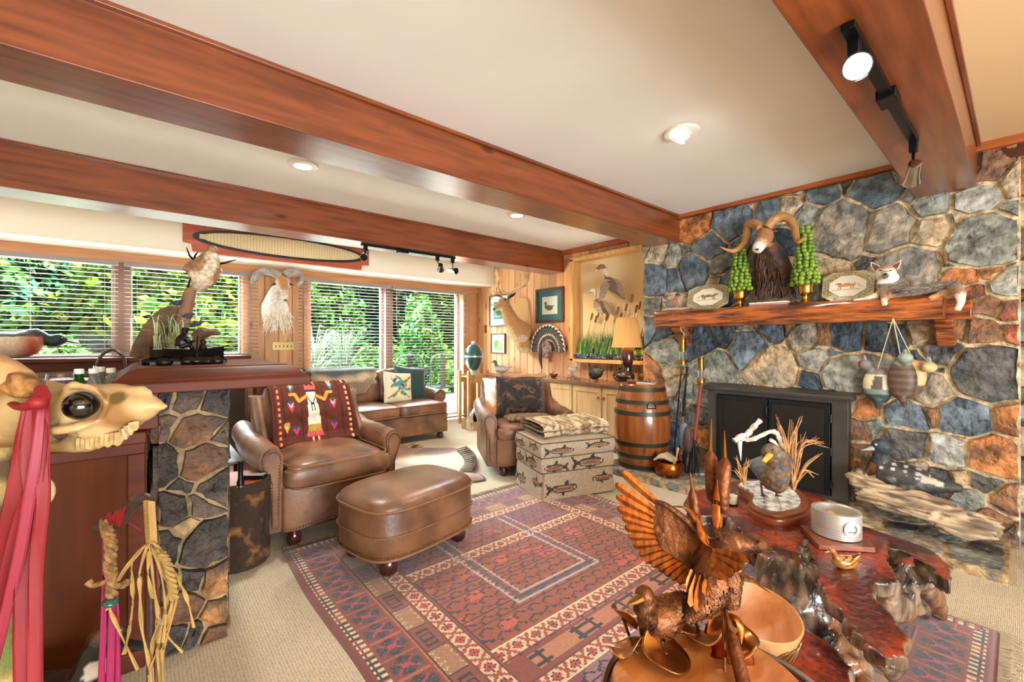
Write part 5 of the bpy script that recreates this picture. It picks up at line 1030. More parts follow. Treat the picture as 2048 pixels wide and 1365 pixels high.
t = thing('notepad', 'small notepad lying on the barrel top', 'notepad', (bx+.05, by-.02, BT)); part('pages', G().box((bx+.03, by-.03, BT+.006), (.11, .16, .01), (0, 0, .3)), M['white'], t, bev=.001); part('cover', G().box((bx+.03, by-.03, BT+.013), (.112, .162, .003), (0, 0, .3)), mat('dark_cover', '#4a4a5a', .4), t)
t = thing('pen', 'purple pen lying on the notepad', 'pen', (bx+.02, by-.05, BT+.02)); part('barrel', G().tube([(bx-.03, by-.12, BT+.02), (bx+.06, by+.0, BT+.02)], .005, 8), mat('purple_plastic', '#4a2c8a', .3), t); part('tip', G().tube([(bx-.03, by-.12, BT+.02), (bx-.037, by-.129, BT+.02)], [.004, .001], 8), M['chrome'], t)
# egg smoker on a stand, boxes, tools by the window corner
M['egg'] = mat('green_ceramic', '#0e4a48', .15, coat=.7, bump=(120, .15)); ex, ey = 3.80, 5.36
t = thing('grill_stand', 'light wooden open stand carrying the green egg-shaped smoker', 'stand', (ex, ey, 0)); M['pinew'] = mat('stand_pine', '#c9a068', .5, var=(5, .25), scale=(8, 8, 1))
for sx in (-.17, .17):
    for sy in (-.12, .12): part('post', G().bb(ex+sx-.022, ex+sx+.022, ey+sy-.022, ey+sy+.022, 0, .80), M['pinew'], t, bev=.003)
part('rail', G().bb(ex-.15, ex+.15, ey-.14, ey-.10, .62, .74), M['pinew'], t, bev=.003); part('rail', G().bb(ex-.15, ex+.15, ey+.10, ey+.14, .62, .74), M['pinew'], t, bev=.003); part('shelf', G().bb(ex-.17, ex+.17, ey-.13, ey+.13, .70, .72), M['pinew'], t)
t = thing('egg_smoker', 'small dark green egg-shaped ceramic smoker with pale metal bands', 'smoker', (ex, ey, .72))
g = G(); g.lathe([(.05, 0), (.09, .04), (.125, .10), (.14, .17), (.14, .21)], (ex, ey, .80), 28); part('base', g, M['egg'], t, smooth=True); g = G(); g.lathe([(.14, 0), (.138, .04), (.115, .11), (.07, .155), (.03, .17)], (ex, ey, 1.02), 28); part('lid', g, M['egg'], t, smooth=True)
M['galv'] = mat('galvanised_steel', '#b9bcb8', .4, .5); g = G(); g.lathe([(.143, 0), (.146, .003), (.146, .022), (.143, .025)], (ex, ey, .995), 28, cap=False); part('band', g, M['galv'], t, smooth=True); part('vent_cap', G().lathe([(.03, 0), (.034, .01), (.03, .04), (.01, .045)], (ex, ey, 1.19), 16), M['galv'], t, smooth=True); part('cradle', G().lathe([(.11, 0), (.10, .02), (.06, .08)], (ex, ey, .721), 20), M['galv'], t, smooth=True)
part('carry_strap', G().tube([(ex+.145*math.sin(a)*.6, ey-.145*math.sin(a)*.8, 1.0-.15*math.cos(a)) for a in [PI*k/12 for k in range(13)]], .007, 6), M['galv'], t, smooth=True)
t = thing('grill_tongs', 'long metal tongs hanging from the front rail of the grill stand', 'tongs', (ex, ey-.17, .2)); 
for s in (-1, 1): part('arm', G().tube([(ex+.03, ey-.155, .70), (ex+.03+s*.012, ey-.155, .45), (ex+.03+s*.02, ey-.155, .20)], .006, 6), M['galv'], t)
part('hook', G().tube(spline([(ex+.03, ey-.155, .70), (ex+.03, ey-.155, .75), (ex+.03, ey-.10, .745)], 4), .005, 6), M['galv'], t)
bx2, by2 = 3.63, 5.02
t = thing('wooden_crate', 'small open wooden crate on the carpet below the grill stand', 'crate', (bx2, by2, 0)); 
for c, d in (((0, -.11, .055), (.40, .018, .11)), ((0, .11, .055), (.40, .018, .11)), ((-.19, 0, .055), (.018, .20, .11)), ((.19, 0, .055), (.018, .20, .11)), ((0, 0, .008), (.36, .20, .014))): part('board', G().box((bx2+c[0], by2+c[1], c[2]), d), M['pinew'], t, bev=.002)
t = thing('black_wheel', 'black disc with pale rim propped in the wooden crate', 'wheel', (bx2+.04, by2, .02)); g = G(); g.lathe([(.0, -.02), (.13, -.02), (.14, 0), (.13, .02), (.0, .02)], (bx2+.04, by2, .155), 30, (PI/2, 0, 0), cap=False); part('disc', g, M['blackm'], t, smooth=True); part('rim', G().lathe([(.138, -.026), (.152, -.026), (.152, .026), (.138, .026)], (bx2+.04, by2, .155), 30, (PI/2, 0, 0), cap=False), M['galv'], t)
duck('duck_decoy', 'cream wooden decoy silhouette propped at the left end of the crate', 'decoy', (bx2-.15, by2-.01, .03), .30, (0, -1.1, 1.2), lambda q, n: hx('#d8cdb8'), '#8a8070', vox=.03)
# ================================================================ mantel, firebox and what stands around them
M['mantelw'] = mat('rough_hewn_timber', '#c46a2c', .3, var=(3.2, .95), col2='#4a2416', scale=(4, 1.0, 7), bump=(9, .9, .05), coat=.6, contrast=(.42, .62), detail=8)
t = thing('mantel_beam', 'thick rough-hewn orange-brown timber mantel across the stone chimney', 'mantel', (3.77, 1.25, 1.36))
g = G(); n = 60; secs = []
for k in range(n+1):
    y = .30+1.90*k/n; q = []
    for dx, dz in ((3.60, 1.385), (3.625, 1.36), (3.86, 1.36), (3.90, 1.38), (3.90, 1.505), (3.64, 1.508), (3.605, 1.49), (3.588, 1.44)): q.append((dx+.014*nz((y*5, dz*9, dx)), y, dz+.008*nz((y*6, dx*9, 3))))
    secs.append(q)
g.loft(secs); part('timber', g, M['mantelw'], t, smooth=True, ang=40)
part('wall_ledger', G().bb(3.84, 3.935, .19, 2.24, 1.362, 1.50), M['mantelw'], t, bev=.01)
for y0 in (2.00, .26):
    g = G(); g.prism([(3.93, 1.36), (3.93, 1.20), (3.88, 1.19), (3.70, 1.34), (3.70, 1.36)], (0, y0+.09, 0), (1, 0, 0), (0, 0, 1), .09); part('corbel', g, M['mantelw'], t, bev=.008)
MZ = 1.506
# firebox
M['fbm'] = mat('grey_steel', '#54504c', .45, .5, var=(4, .2)); M['mesh'] = mat('fire_screen', '#1c1815', .5, .3, var=(3, .4), bump=(300, .3))
t = thing('fireplace_insert', 'black steel fireplace insert with two screened doors set in the stones', 'fireplace', (3.87, 1.31, .07))
Y0, Y1, Z0, Z1 = .80, 1.81, .065, .80
g = G(); g.bb(3.84, 3.93, Y0, Y0+.10, Z0, Z1); g.bb(3.84, 3.93, Y1-.075, Y1, Z0, Z1); g.bb(3.84, 3.93, Y0+.1, Y1-.07, Z1-.03, Z1); g.bb(3.84, 3.93, Y0+.1, Y1-.07, Z0, Z0+.025); g.bb(3.915, 3.93, Y0+.1, Y1-.07, Z0, Z1); part('surround', g, M['fbm'], t, bev=.003)
g = G(); g.prism([(3.93, .80), (3.81, .80), (3.80, .815), (3.80, .83), (3.93, .862)], (0, Y1+.03, 0), (1, 0, 0), (0, 0, 1), Y1-Y0+.06); part('hood', g, M['fbm'], t, bev=.003)
for a, b in ((Y0+.105, 1.315), (1.325, Y1-.08)):
    z0, z1, w = Z0+.03, Z1-.035, .032; g = G(); g.bb(3.825, 3.84, a, b, z0, z0+w); g.bb(3.825, 3.84, a, b, z1-w, z1); g.bb(3.825, 3.84, a, a+w, z0+w, z1-w); g.bb(3.825, 3.84, b-w, b, z0+w, z1-w); d = part('door', g, M['iron'], t, bev=.002)
    part('screen', G().bb(3.831, 3.835, a+w, b-w, z0+w, z1-w), M['mesh'], d); g = G()
    for k in range(12):
        for yy in (a+.016, b-.016): g.ell((3.823, yy, z0+.03+k*(z1-z0-.06)/11), .0045, n=6, m=4)
    for k in range(8):
        for zz in (z0+.016, z1-.016): g.ell((3.823, a+.03+k*(b-a-.06)/7, zz), .0045, n=6, m=4)
    part('rivets', g, M['iron'], d, smooth=True)
part('handle', G().tube(spline([(3.82, 1.32, .70), (3.80, 1.32, .68), (3.80, 1.32, .63), (3.82, 1.32, .61)], 4), .009, 8), M['iron'], t, smooth=True)
for z in (.18, .42, .66): part('hinge', G().tube([(3.825, Y0+.10, z-.03), (3.825, Y0+.10, z+.03)], .008, 8), M['iron'], t)
# things on the mantel
p = at(1340, 612, X=3.74)
dt = duck('duck_figurine', 'small grey and pink-breasted duck on driftwood at the left end of the mantel', 'bird figurine', (3.76, p.y, MZ+.035), .20, -1.9, lambda q, n: mixc(hx('#8c8a86'), hx('#a86a5a'), sm(q.x, .12, .3)*(q.z < .45)) if q.z < .52 else hx('#4a4238'), '#6a6258', vox=.02)
t = thing('driftwood_chip', 'pale driftwood chip under the small duck on the mantel', 'driftwood', (3.76, p.y, MZ)); g = G(); g.tube([(3.75, p.y+.10, MZ+.02), (3.75, p.y, MZ+.022), (3.76, p.y-.11, MZ+.018), (3.78, p.y-.19, MZ+.03)], [.01, .02, .018, .006], 8, flat=.8); g.tube([(3.72, p.y+.05, MZ+.015), (3.68, p.y-.03, MZ+.012)], [.014, .006], 6); blob('wood', g, mat('pale_driftwood', '#cdbfa6', .8, bump=(30, .5)), t, .008, 2)
def octplate(label, u, v, X, w, h, cv, rz, tilt):
    p = at(u, v, X=X); t = thing('octagonal_plate', label, 'plate', (p.x, p.y, MZ+.012), (0, tilt, rz), group='octagonal wildcat plates on the mantel'); c = .3
    o = [(-w, -h+c*h*1.1), (-w+c*w*1.3, -h), (w-c*w*1.3, -h), (w, -h+c*h*1.1), (w, h-c*h*1.1), (w-c*w*1.3, h), (-w+c*w*1.3, h), (-w, h-c*h*1.1)]
    # local: x toward wall, y along wall (image left = +y), z up
    g = G(); g.prism([(-a, b+h) for a, b in o], (0, 0, 0), (0, 1, 0), (0, 0, 1), .012); part('rim', g, mat('plate_edge', '#4a4338', .3), t, world=False)
    g = G(); 
    def cf(a, b):
        m = max(abs(a), abs(b), (abs(a)+abs(b))/1.42)
        if m > .97: return hx('#b9ad86')
        if m > .74: k = (int((a+2)*w*150)+int((b+2)*h*150)) % 2; return hx('#3c4038') if k and nz((a*30, b*30, 0)) > -.2 else hx('#c9bb8e')
        if m > .70: return hx('#8a7d58')
        return cv.at(.5+a/1.4, .5+b/1.4)
    N_ = 70
    for j in range(N_):
        for i in range(N_):
            a, b = -1+2*(i+.5)/N_, -1+2*(j+.5)/N_
            if (abs(a)-(1-c*1.3))/(c*1.3)+(abs(b)-(1-c*1.1))/(c*1.1) > 1 and abs(a) > 1-c*1.3 and abs(b) > 1-c*1.1: continue
            d = 1/N_; q = [(-.0015-.004*(max(abs(a+x), abs(b+y)) < .72), -(a+x)*w, (b+y)*h+h) for x, y in ((-d, -d), (d, -d), (d, d), (-d, d))]; q = [(-.002, y_, z_) for _, y_, z_ in q]; g.quad(*q, cf(a, b))
    part('painted_face', g, VC('glazed_plate', .2), t, world=False)
    for s in (-1, 1): part('easel_leg', G().tube([(-.03, s*w*.45, -.008), (-.012, s*w*.45, .02), (.05, s*w*.45, .0)], .003, 6), M['galv'], t, world=False)
    return t
cv = Canvas(50, 36, '#ece4cc'); catpaint(cv, .52, .55, .8, '#8a7a4c', '#4a4028'); octplate('octagonal plate painted with a grey-brown wildcat, left of the ram', 1413, 590, 3.80, .185, .108, cv, 0, .22)
cv = Canvas(50, 36, '#ece6d6'); catpaint(cv, .48, .55, .8, '#c98a52', '#7a4a2a', -1); octplate('octagonal plate painted with an orange wildcat, beside the fox', 1693, 570, 3.80, .150, .108, cv, 0, .25)
def topiary(label, u, X, hc, rb):
    p = at(u, 600, X=X); x, y = p.x, p.y; t = thing('apple_topiary', label, 'topiary', (x, y, MZ), group='apple topiaries on the mantel')
    g = G(); g.lathe([(.038, 0), (.04, .008), (.028, .02), (.016, .035), (.016, .05), (.035, .065), (.044, .08), (.044, .11), (.05, .135), (.054, .14), (.048, .14), (.03, .12)], (x, y, MZ), 24, cap=False); part('urn', g, M['gold'], t, smooth=True)
    g = G(); R = random.Random(u); n = 0; z = 0
    while z < hc:
        r = rb*(1-z/hc*.8); cnt = max(3, int(2*PI*r/.037)); 
        for k in range(cnt):
            a = 2*PI*(k+.5*(n % 2))/cnt+R.uniform(-.1, .1); rr_ = .0185+R.uniform(-.003, .003); cc = mixc(hx('#55761a'), hx('#7f9a30'), R.random()); cx_, cy_, cz_ = x+r*math.cos(a), y+r*math.sin(a), MZ+.15+z+R.uniform(-.004, .004)
            if cx_ < x+.02: g.ell((cx_, cy_, cz_), rr_, n=9, m=6, col=cc); g.ell((cx_-rr_*.85*math.cos(0), cy_, cz_+.002), .003, n=5, m=3, col=hx('#4a3a1c'))
        z += .029; n += 1
    g.lathe([(rb*.9, 0), (.01, hc)], (x, y, MZ+.145), 20, col=hx('#2f4a1c')); part('apples', g, VC('waxy_green_fruit', .35), t, smooth=True)
topiary('green apple topiary cone in a gold urn, left of the ram mount', 1480, 3.74, .40, .082); topiary('green apple topiary cone in a gold urn, right of the ram mount', 1611, 3.70, .42, .085)
p = at(1538, 603, X=3.68); t = thing('pink_box', 'flat pink and white box lying on the mantel under the ram', 'box', (3.68, p.y, MZ)); part('box', G().bb(3.645, 3.72, p.y-.13, p.y+.13, MZ, MZ+.016), mat('pink_card', '#b5868a', .5), t, bev=.001); part('lid', G().bb(3.643, 3.722, p.y-.132, p.y+.132, MZ+.016, MZ+.024), M['white'], t, bev=.001)
# ram
M['ramhair'] = mat('long_dark_hair', '#3a251a', .6, var=(14, .6), col2='#6a4228'); t = thing('mounted_ram_head', 'dark brown ram shoulder mount with sweeping horns above the mantel', 'ram mount', (3.93, 1.33, 1.62))
g = G(); g.tube([A(1548, 570, 3.90), A(1547, 545, 3.84), A(1545, 515, 3.78), A(1535, 490, 3.72)], [.13, .14, .10, .065], 14); g.ell(A(1530, 473, 3.66), (.066, .06, .066)); g.tube([A(1529, 476, 3.62), A(1517, 495, 3.53), A(1513, 503, 3.51)], [.056, .042, .034], 12); g.ell(A(1562, 582, 3.84), (.05, .06, .06))
def ramc(p, n):
    m = A(1513, 503, 3.51); d = (p-m).length
    if d < .07: return hx('#e6dacb')
    if min((p-A(1531, 472, 3.66)).length-.012, (p-A(1522, 487, 3.58)).length, (p-A(1516, 497, 3.54)).length) < .078: return mixc(hx('#a8693c'), hx('#d9b48c'), sm(.13-d, 0, .06))
    return mixc(hx('#2c1c15'), hx('#5a3722'), sm(nz(p, 9), -.2, .3))
blob('head_and_neck', g, M['vhide'], t, .011, 3, ramc)
g = G(); R = random.Random(6)
for k in range(520):
    f = R.random(); c0 = A(1530, 500, 3.72).lerp(A(1553, 580, 3.84), f); w = (.055+.065*f); a = R.uniform(PI*.45, PI*1.55); s0 = c0+Vector((math.cos(a)*w*.9, math.sin(a)*w, 0)); L = R.uniform(.05, .09); e = s0+Vector((math.cos(a)*.015, math.sin(a)*.012+R.uniform(-.02, .02), -L)); g.tube([s0, s0.lerp(e, .5)+Vector((math.cos(a)*.012, math.sin(a)*.01, 0)), e], [.006, .005, .0015], 4, False)
part('long_hair', g, M['ramhair'], t, smooth=True)
for ps in ([(1534, 456, 3.66), (1545, 442, 3.68), (1562, 434, 3.70), (1578, 438, 3.70), (1588, 452, 3.68), (1592, 470, 3.64), (1596, 483, 3.60), (1604, 480, 3.58), (1614, 470, 3.56)], [(1522, 456, 3.66), (1510, 448, 3.70), (1498, 450, 3.74), (1495, 464, 3.74), (1492, 480, 3.68), (1482, 494, 3.62), (1468, 502, 3.58), (1454, 500, 3.55), (1440, 494, 3.52)]):
    g = G(); q = spline([A(*p) for p in ps], 8); r = lerpl([.034, .036, .035, .031, .027, .022, .017, .011, .003], len(q)); r = [x*(1+.07*(k % 2)) for k, x in enumerate(r)]; g.tube(q, r, 12); part('horn', g, mat('ram_horn', '#c08a52', .45, var=(14, .5), col2='#8a5a34', bump=(50, .6)), t, smooth=True, ang=60)
for u, v, du, dv in ((1540, 464, 17, -2), (1520, 470, -8, 2)):
    g = G(); a = A(u, v, 3.68); b = A(u+du, v+dv, 3.70); g.tube([a, a.lerp(b, .5), b], [.012, .024, .004], 8, flat=.4); part('ear', g, mat('ear_hide', '#8a4f30', .7), t, smooth=True)
part('eye', G().ell(A(1537, 472, 3.605), .011, n=8, m=6), M['eye'], t, smooth=True); part('eye', G().ell(A(1513, 478, 3.63), .010, n=8, m=6), M['eye'], t, smooth=True); part('nostril', G().ell(A(1514, 499, 3.485), (.008, .014, .007), n=8, m=6), M['eye'], t, smooth=True)
# grey fox reclining along the mantel
t = thing('mounted_grey_fox', 'reclining grey fox with pricked white-edged ears on the right of the mantel', 'fox', (3.68, .55, MZ))
F = lambda u, v, X=3.68: at(u, v, X=X)
g = G(); g.ell(F(1771, 545, 3.66), (.05, .056, .048)); g.tube([F(1771, 548, 3.63), F(1770, 553, 3.57)], [.036, .016], 10); g.ell(F(1780, 556, 3.66), (.04, .05, .035)); g.tube([F(1772, 560), F(1775, 580), F(1790, 590)], [.05, .06, .055], 12)
g.tube([F(1780, 586, 3.70), F(1820, 588, 3.70), F(1870, 582, 3.72), F(1905, 575, 3.74)], [.06, .062, .06, .05], 14, flat=.75)
g.tube([F(1755, 592, 3.66), F(1730, 600, 3.64), F(1706, 603, 3.63)], [.028, .018, .016], 10); g.tube([F(1770, 588, 3.64), F(1768, 603, 3.58), F(1770, 611, 3.565)], [.026, .018, .017], 10); g.tube([F(1800, 588, 3.64), F(1775, 592, 3.60)], [.025, .02], 8)
g.tube([F(1895, 585, 3.68), F(1872, 592, 3.62), F(1858, 598, 3.60)], [.035, .018, .016], 10); g.tube([F(1905, 578, 3.70), F(1921, 588, 3.58), F(1922, 606, 3.56), F(1914, 622, 3.55)], [.045, .028, .018, .016], 10)
def foxc(p, n):
    yy = p.y; hd = F(1771, 545, 3.66)
    if (p-hd).length < .085:
        if p.x < 3.60 and abs(p.y-hd.y) < .03: return hx('#a8998a') if p.z > 1.665 else hx('#f2e8da')
        return mixc(hx('#f2ead8'), hx('#a87c56'), sm(p.z-hd.z+.3*abs(0), -.005, .03))
    if yy > .60: return mixc(hx('#efe4d0'), hx('#c98446'), sm(nz(p, 9)+.3*(yy-.7), -.2, .2))
    if p.z < 1.50: return mixc(hx('#f0dfc6'), hx('#d0904e'), sm(p.x, 3.55, 3.60))
    return mixc(mixc(hx('#8d8276'), hx('#4e443e'), sm(nz(p, 14), -.25, .25)), hx('#b47a4a'), sm(.545+.02-p.z*0-yy*0, 9, 10)+.6*sm(1.575-p.z, .0, .04)*(p.x < 3.66))
blob('body', g, M['vfur'], t, .0085, 3, foxc)
g = G(); R = random.Random(3); pth = spline([F(1800, 580, 3.64), F(1830, 583, 3.62), F(1865, 578, 3.66), F(1905, 572, 3.72)], 10)
for k in range(1500):
    c0 = pth[R.randrange(len(pth))]; a = R.uniform(-.6, 2.4); r = .052; s0 = c0+Vector((-math.cos(a)*r*.9, R.uniform(-.02, .02), math.sin(a)*r*.6)); e = s0+Vector((-math.cos(a)*.014, R.uniform(.012, .035), math.sin(a)*.008-.008)); m_ = R.random(); g.cur = mixc(hx('#5f544c'), hx('#9a8f84'), m_) if R.random() > .25 else hx('#3f3530'); g.tube([s0, e], [.0019, .0006], 3, False)
part('bushy_fur', g, VC('guard_hair', .8), t)
for s, uu, tip in ((-1, 1752, (1741, 524)), (1, 1793, (1803, 520))):
    g = G(); a, b = F(1771+s*15, 538, 3.66), F(*tip, 3.65); mid = a.lerp(b, .5); side = Vector((0, -s*.016, 0)); up = (b-a)
    for col, k, dx in ((hx('#eadcc8'), 1.0, 0), (hx('#6a4030'), .68, -.004)):
        g.cur = col; c_ = a.lerp(b, .48); P3 = [a+side*1.5*k+Vector((dx-.004, 0, -.008)), a-side*1.5*k+Vector((dx-.004, 0, .004)), c_-side*1.25*k+Vector((dx, 0, 0)), a.lerp(b, .5+.5*k), c_+side*1.15*k+Vector((dx, 0, 0))]; g.add(P3+[q+Vector((.006, 0, 0)) for q in P3], [(0, 1, 2, 3, 4), (9, 8, 7, 6, 5)]+[(i, (i+1) % 5, 5+(i+1) % 5, 5+i) for i in range(5)])
    part('ear', g, M['vfur'], t); 
for u in (1761, 1781): part('eye', G().ell(F(u, 541.5, 3.607), (.004, .008, .0035), n=8, m=5), M['eye'], t, smooth=True)
part('nose', G().ell(F(1770.5, 549, 3.555), .0085, n=8, m=6), M['eye'], t, smooth=True)
# decoys hanging from the mantel
M['string'] = mat('cotton_cord', '#d8c8a0', .9)
def hang(label, u, v, X, L, R_, fn, hd, bill, yaw, tl):
    c = at(u, v, X=X); t = thing('hanging_duck_decoy', label, 'decoy', (c.x, c.y, c.z), group='duck decoys hanging from the mantel'); g = G()
    g.ell(c, (R_*.6, R_, L)); g.tube([c-Vector((0, 0, L*.8)), c-Vector((0, -tl, L*1.35))], [R_*.55, R_*.12], 10, flat=.7)
    h = at(*hd, X=X-.05); g.tube([c+Vector((0, 0, L*.55)), c+Vector((0, (h.y-c.y)*.6, L*.7)), h], [R_*.6, .028, .026], 10); g.ell(h, (.036, .042, .036)); blob('body', g, M['vpaint'], t, .009, 3, fn)
    b = at(*bill, X=X-.055); part('bill', G().tube([h, h.lerp(b, .6), b], [.022, .015, .010], 8, flat=.6), mat('bill', '#8f9a9a', .4), t, smooth=True)
    k = at(1786, 640, X=3.60); a = c+Vector((0, 0, L*.9)); part('cord', G().tube([(k.x, k.y, 1.37), (c.x-.02, c.y, c.z+L*.9)], .003, 5), M['string'], t)
    part('keel', G().bb(c.x-.01, c.x+.01, c.y-.012, c.y+.012, c.z-L*.7, c.z+L*.2) if 0 else G().ell((c.x+R_*.45, c.y, c.z), (.012, .012, L*.5), n=8, m=6), M['footw'], t)
hang('hanging duck decoy with red-brown head and cream sides, under the mantel', 1757, 770, 3.84, .125, .088, lambda p, n: hx('#9a4a30') if p.z > 1.02 and p.y > .715 else (hx('#7d7670') if p.z > 1.0 else (mixc(hx('#e0d0b0'), hx('#5a544c'), 1.0 if abs(p.y-.632+(p.z-.93)*.12) < .028-(p.z-.93)*.10 and p.z < .99 else 0) if p.z > .90 else (hx('#7f8f86') if p.z > .865 else hx('#3e4a50')))), (1730, 729), (1728, 711), 0, .01)
hang('hanging duck decoy with plain dark brown body, middle one of the cluster', 1804, 760, 3.80, .14, .078, lambda p, n: hx('#8fa096') if p.z > 1.075 and p.y < .56 else mixc(hx('#6e5648'), hx('#4e3c32'), (math.sin(p.z*140)+1)/2), (1811, 716), (1809, 699), 0, -.02)
hang('hanging duck decoy with cream breast mostly behind the dark brown one', 1828, 752, 3.88, .11, .065, lambda p, n: hx('#d8b884') if p.z > .94 else hx('#7a5c40'), (1858, 735), (1857, 714), 0, 0)
# loon decoy on driftwood
t = thing('driftwood_log', 'long weathered pale driftwood log lying on the hearth', 'driftwood', (3.62, .45, .07))
def dw(u, v, X): return at(u, v, X=X)
g = G(); g.tube([dw(1712, 965, 3.72), dw(1750, 975, 3.70), dw(1800, 990, 3.68), dw(1860, 1010, 3.65), dw(1930, 1035, 3.62), dw(2005, 1058, 3.60)], [.075, .085, .08, .08, .065, .045], 14, flat=.75); g.tube([dw(1715, 985, 3.65), dw(1770, 1005, 3.6), dw(1850, 1030, 3.56), dw(1905, 1060, 3.54)], [.05, .06, .05, .035], 12, flat=.8); g.tube([dw(1880, 1050, 3.55), dw(1940, 1068, 3.52), dw(1998, 1072, 3.52)], [.05, .045, .03], 10, flat=.7); g.ell(dw(1716, 958, 3.72), (.07, .06, .06))
def dwd(p, n): k = .010*math.sin(p.z*150+8*nz(p, 6))+.02*nz((p.x*9, p.y*3, p.z*14)); return p+n*k
def dwc(p, n): k = nz((p.x*26, p.y*4, p.z*40)); return mixc(mixc(hx('#c4ad8c'), hx('#8a7862'), sm(k, -.15, .3)), hx('#5a4638'), sm(nz((p.x*30+4, p.y*5, p.z*50)), .25, .45))
blob('wood', g, M['vstone'] if 0 else VC('weathered_wood', .7, bump=(30, .5)), t, .011, 1, dwc, dwd)
c = dw(1815, 955, 3.74)
t = thing('loon_decoy', 'large black and grey loon decoy with white-barred back resting on the driftwood log', 'decoy', (c.x, c.y, c.z-.09))
g = G(); g.tube([dw(1757, 940, 3.74), dw(1790, 950, 3.74), dw(1835, 962, 3.74), dw(1880, 972, 3.74), dw(1925, 978, 3.74)], [.085, .105, .10, .06, .025], 18, flat=.85); g.tube([dw(1762, 925, 3.74), dw(1763, 905, 3.72)], [.06, .042], 12); g.ell(dw(1764, 893, 3.70), (.05, .06, .05)); g.ell(dw(1752, 898, 3.70), (.035, .04, .032))
def loonc(p, n):
    if p.z > .465 and p.y > .555: return hx('#39454c')
    k = (math.sin(p.y*110) > .45) and (math.sin(p.z*160+p.x*60) > -.2) and (.35 < p.z) and n.z > .35 and p.y > .36
    if p.z > .345 and .30 < p.y < .40 and .2 < n.z < .75: return hx('#b8aa96')
    return mixc(hx('#c4c0b8') if k else hx('#3f3d3e'), hx('#8a8884'), sm(nz(p, 26), .0, .3)*.7*(p.y > .38 and p.z < .36))
blob('body', g, mat('old_paint', vc=True, rough=.5, var=(30, .4), bump=(45, .4)), t, .0095, 3, loonc)
g = G(); g.tube([dw(1746, 897, 3.68), dw(1736, 899, 3.66), dw(1724, 901, 3.64)], [.022, .013, .003], 10, flat=.8); part('bill', g, mat('pale_bill', '#a8a8a6', .4), t, smooth=True); part('eye', G().ell(dw(1752, 890, 3.655), .006, n=8, m=6), M['white'], t, smooth=True)
# fireplace tools and miner's lamps on the left
def lantern(t, c, h, r=.032, body='brassd'):
    c = Vector(c); parts_ = []
    part('base', G().lathe([(r*1.1, 0), (r*1.1, h*.14), (r*.95, h*.2)], c, 20), M[body], t, smooth=True, ang=30); part('glass', G().lathe([(r*.78, h*.2), (r*.78, h*.46)], c, 20, cap=False), M['pane'], t, smooth=True)
    for k in range(5): a = 2*PI*k/5; part('guard_rod', G().tube([c+Vector((r*.95*math.cos(a), r*.95*math.sin(a), h*.18)), c+Vector((r*.95*math.cos(a), r*.95*math.sin(a), h*.5))], .0028, 6), M['galv'], t)
    part('chimney', G().lathe([(r, h*.48), (r, h*.55), (r*.9, h*.56), (r*.88, h*.93), (r*1.05, h*.95), (r*1.0, h)], c, 20), M[body], t, smooth=True, ang=30)
hk = at(1365, 670, X=3.66); lz = at(1365, 730, X=3.66).z
t = thing('miners_lamp', 'brass and glass miner\'s lamp hanging by an S-hook from the mantel', 'lamp', (hk.x, hk.y, lz)); lantern(t, (hk.x, hk.y, lz), .245)
g = G(); g.tube(spline([(hk.x, hk.y, lz+.245), (hk.x, hk.y-.018, lz+.27), (hk.x, hk.y+.002, lz+.295), (hk.x, hk.y+.018, lz+.32), (hk.x, hk.y, lz+.345), (hk.x, hk.y-.018, lz+.325)], 5), .0038, 6); part('hook', g, M['galv'], t, smooth=True)
HZ = .062
def rodthing(name, label, cat, top, bot, parts_):
    a, b = Vector(top), Vector(bot); t = thing(name, label, cat, tuple(b)); 
    for nme, f0, f1, r0, r1, m in parts_: part(nme, G().tube([a.lerp(b, f0), a.lerp(b, f1)], [r0, r1], 10), M[m], t, smooth=True)
    return t
a = at(1352, 735, X=3.80); rodthing('fire_poker', 'thin black iron poker leaning on the stones left of the miner\'s lamp', 'poker', (3.90, a.y, a.z), (3.80, a.y+.02, HZ+.10), [('shaft', .05, .93, .006, .006, 'iron'), ('handle', 0, .07, .010, .009, 'brassd'), ('tip', .93, 1, .009, .002, 'iron')])
a = at(1366, 735, X=3.80); t = rodthing('fire_tongs', 'pair of long iron fire tongs leaning behind the copper pot', 'tongs', (3.88, a.y, a.z), (3.78, a.y+.04, HZ+.04), [('arm', .12, .98, .007, .005, 'iron'), ('hinge', .32, .38, .014, .014, 'iron'), ('handle_loop', 0, .12, .012, .008, 'iron')]); part('arm', G().tube([Vector((3.88, a.y, a.z)).lerp(Vector((3.78, a.y+.04, HZ+.04)), .12), (3.76, a.y-.02, HZ+.04)], [.007, .005], 8), M['iron'], t, smooth=True)
c = at(1390, 945, X=3.70); ly_ = at(1402, 766, X=3.72); t = thing('tool_staff', 'reddish wooden staff topped by a small brass lantern, right of the hanging lamp', 'fire tool', (c.x, c.y, HZ)); M['redw'] = mat('red_stained_wood', '#8a3a24', .35, var=(8, .4), scale=(6, 6, 1))
part('staff', G().tube([(ly_.x, ly_.y, ly_.z), (3.69, c.y, HZ+.30)], .015, 10), M['redw'], t, smooth=True); part('iron_shank', G().tube([(3.69, c.y, HZ+.30), (3.68, c.y+.01, HZ)], .012, 10), M['iron'], t, smooth=True); lantern(t, (ly_.x, ly_.y, ly_.z), .225, .029)
g = G(); R = random.Random(2)
for k in range(22): a_ = R.uniform(0, 6.28); g.tube([(3.68, c.y+.01, HZ+.32), (3.68+.03*math.cos(a_), c.y+.035*math.sin(a_), HZ+.15), (3.67+.045*math.cos(a_), c.y+.055*math.sin(a_), HZ)], [.006, .005, .002], 5)
part('wire_brush', g, M['iron'], t, smooth=True)
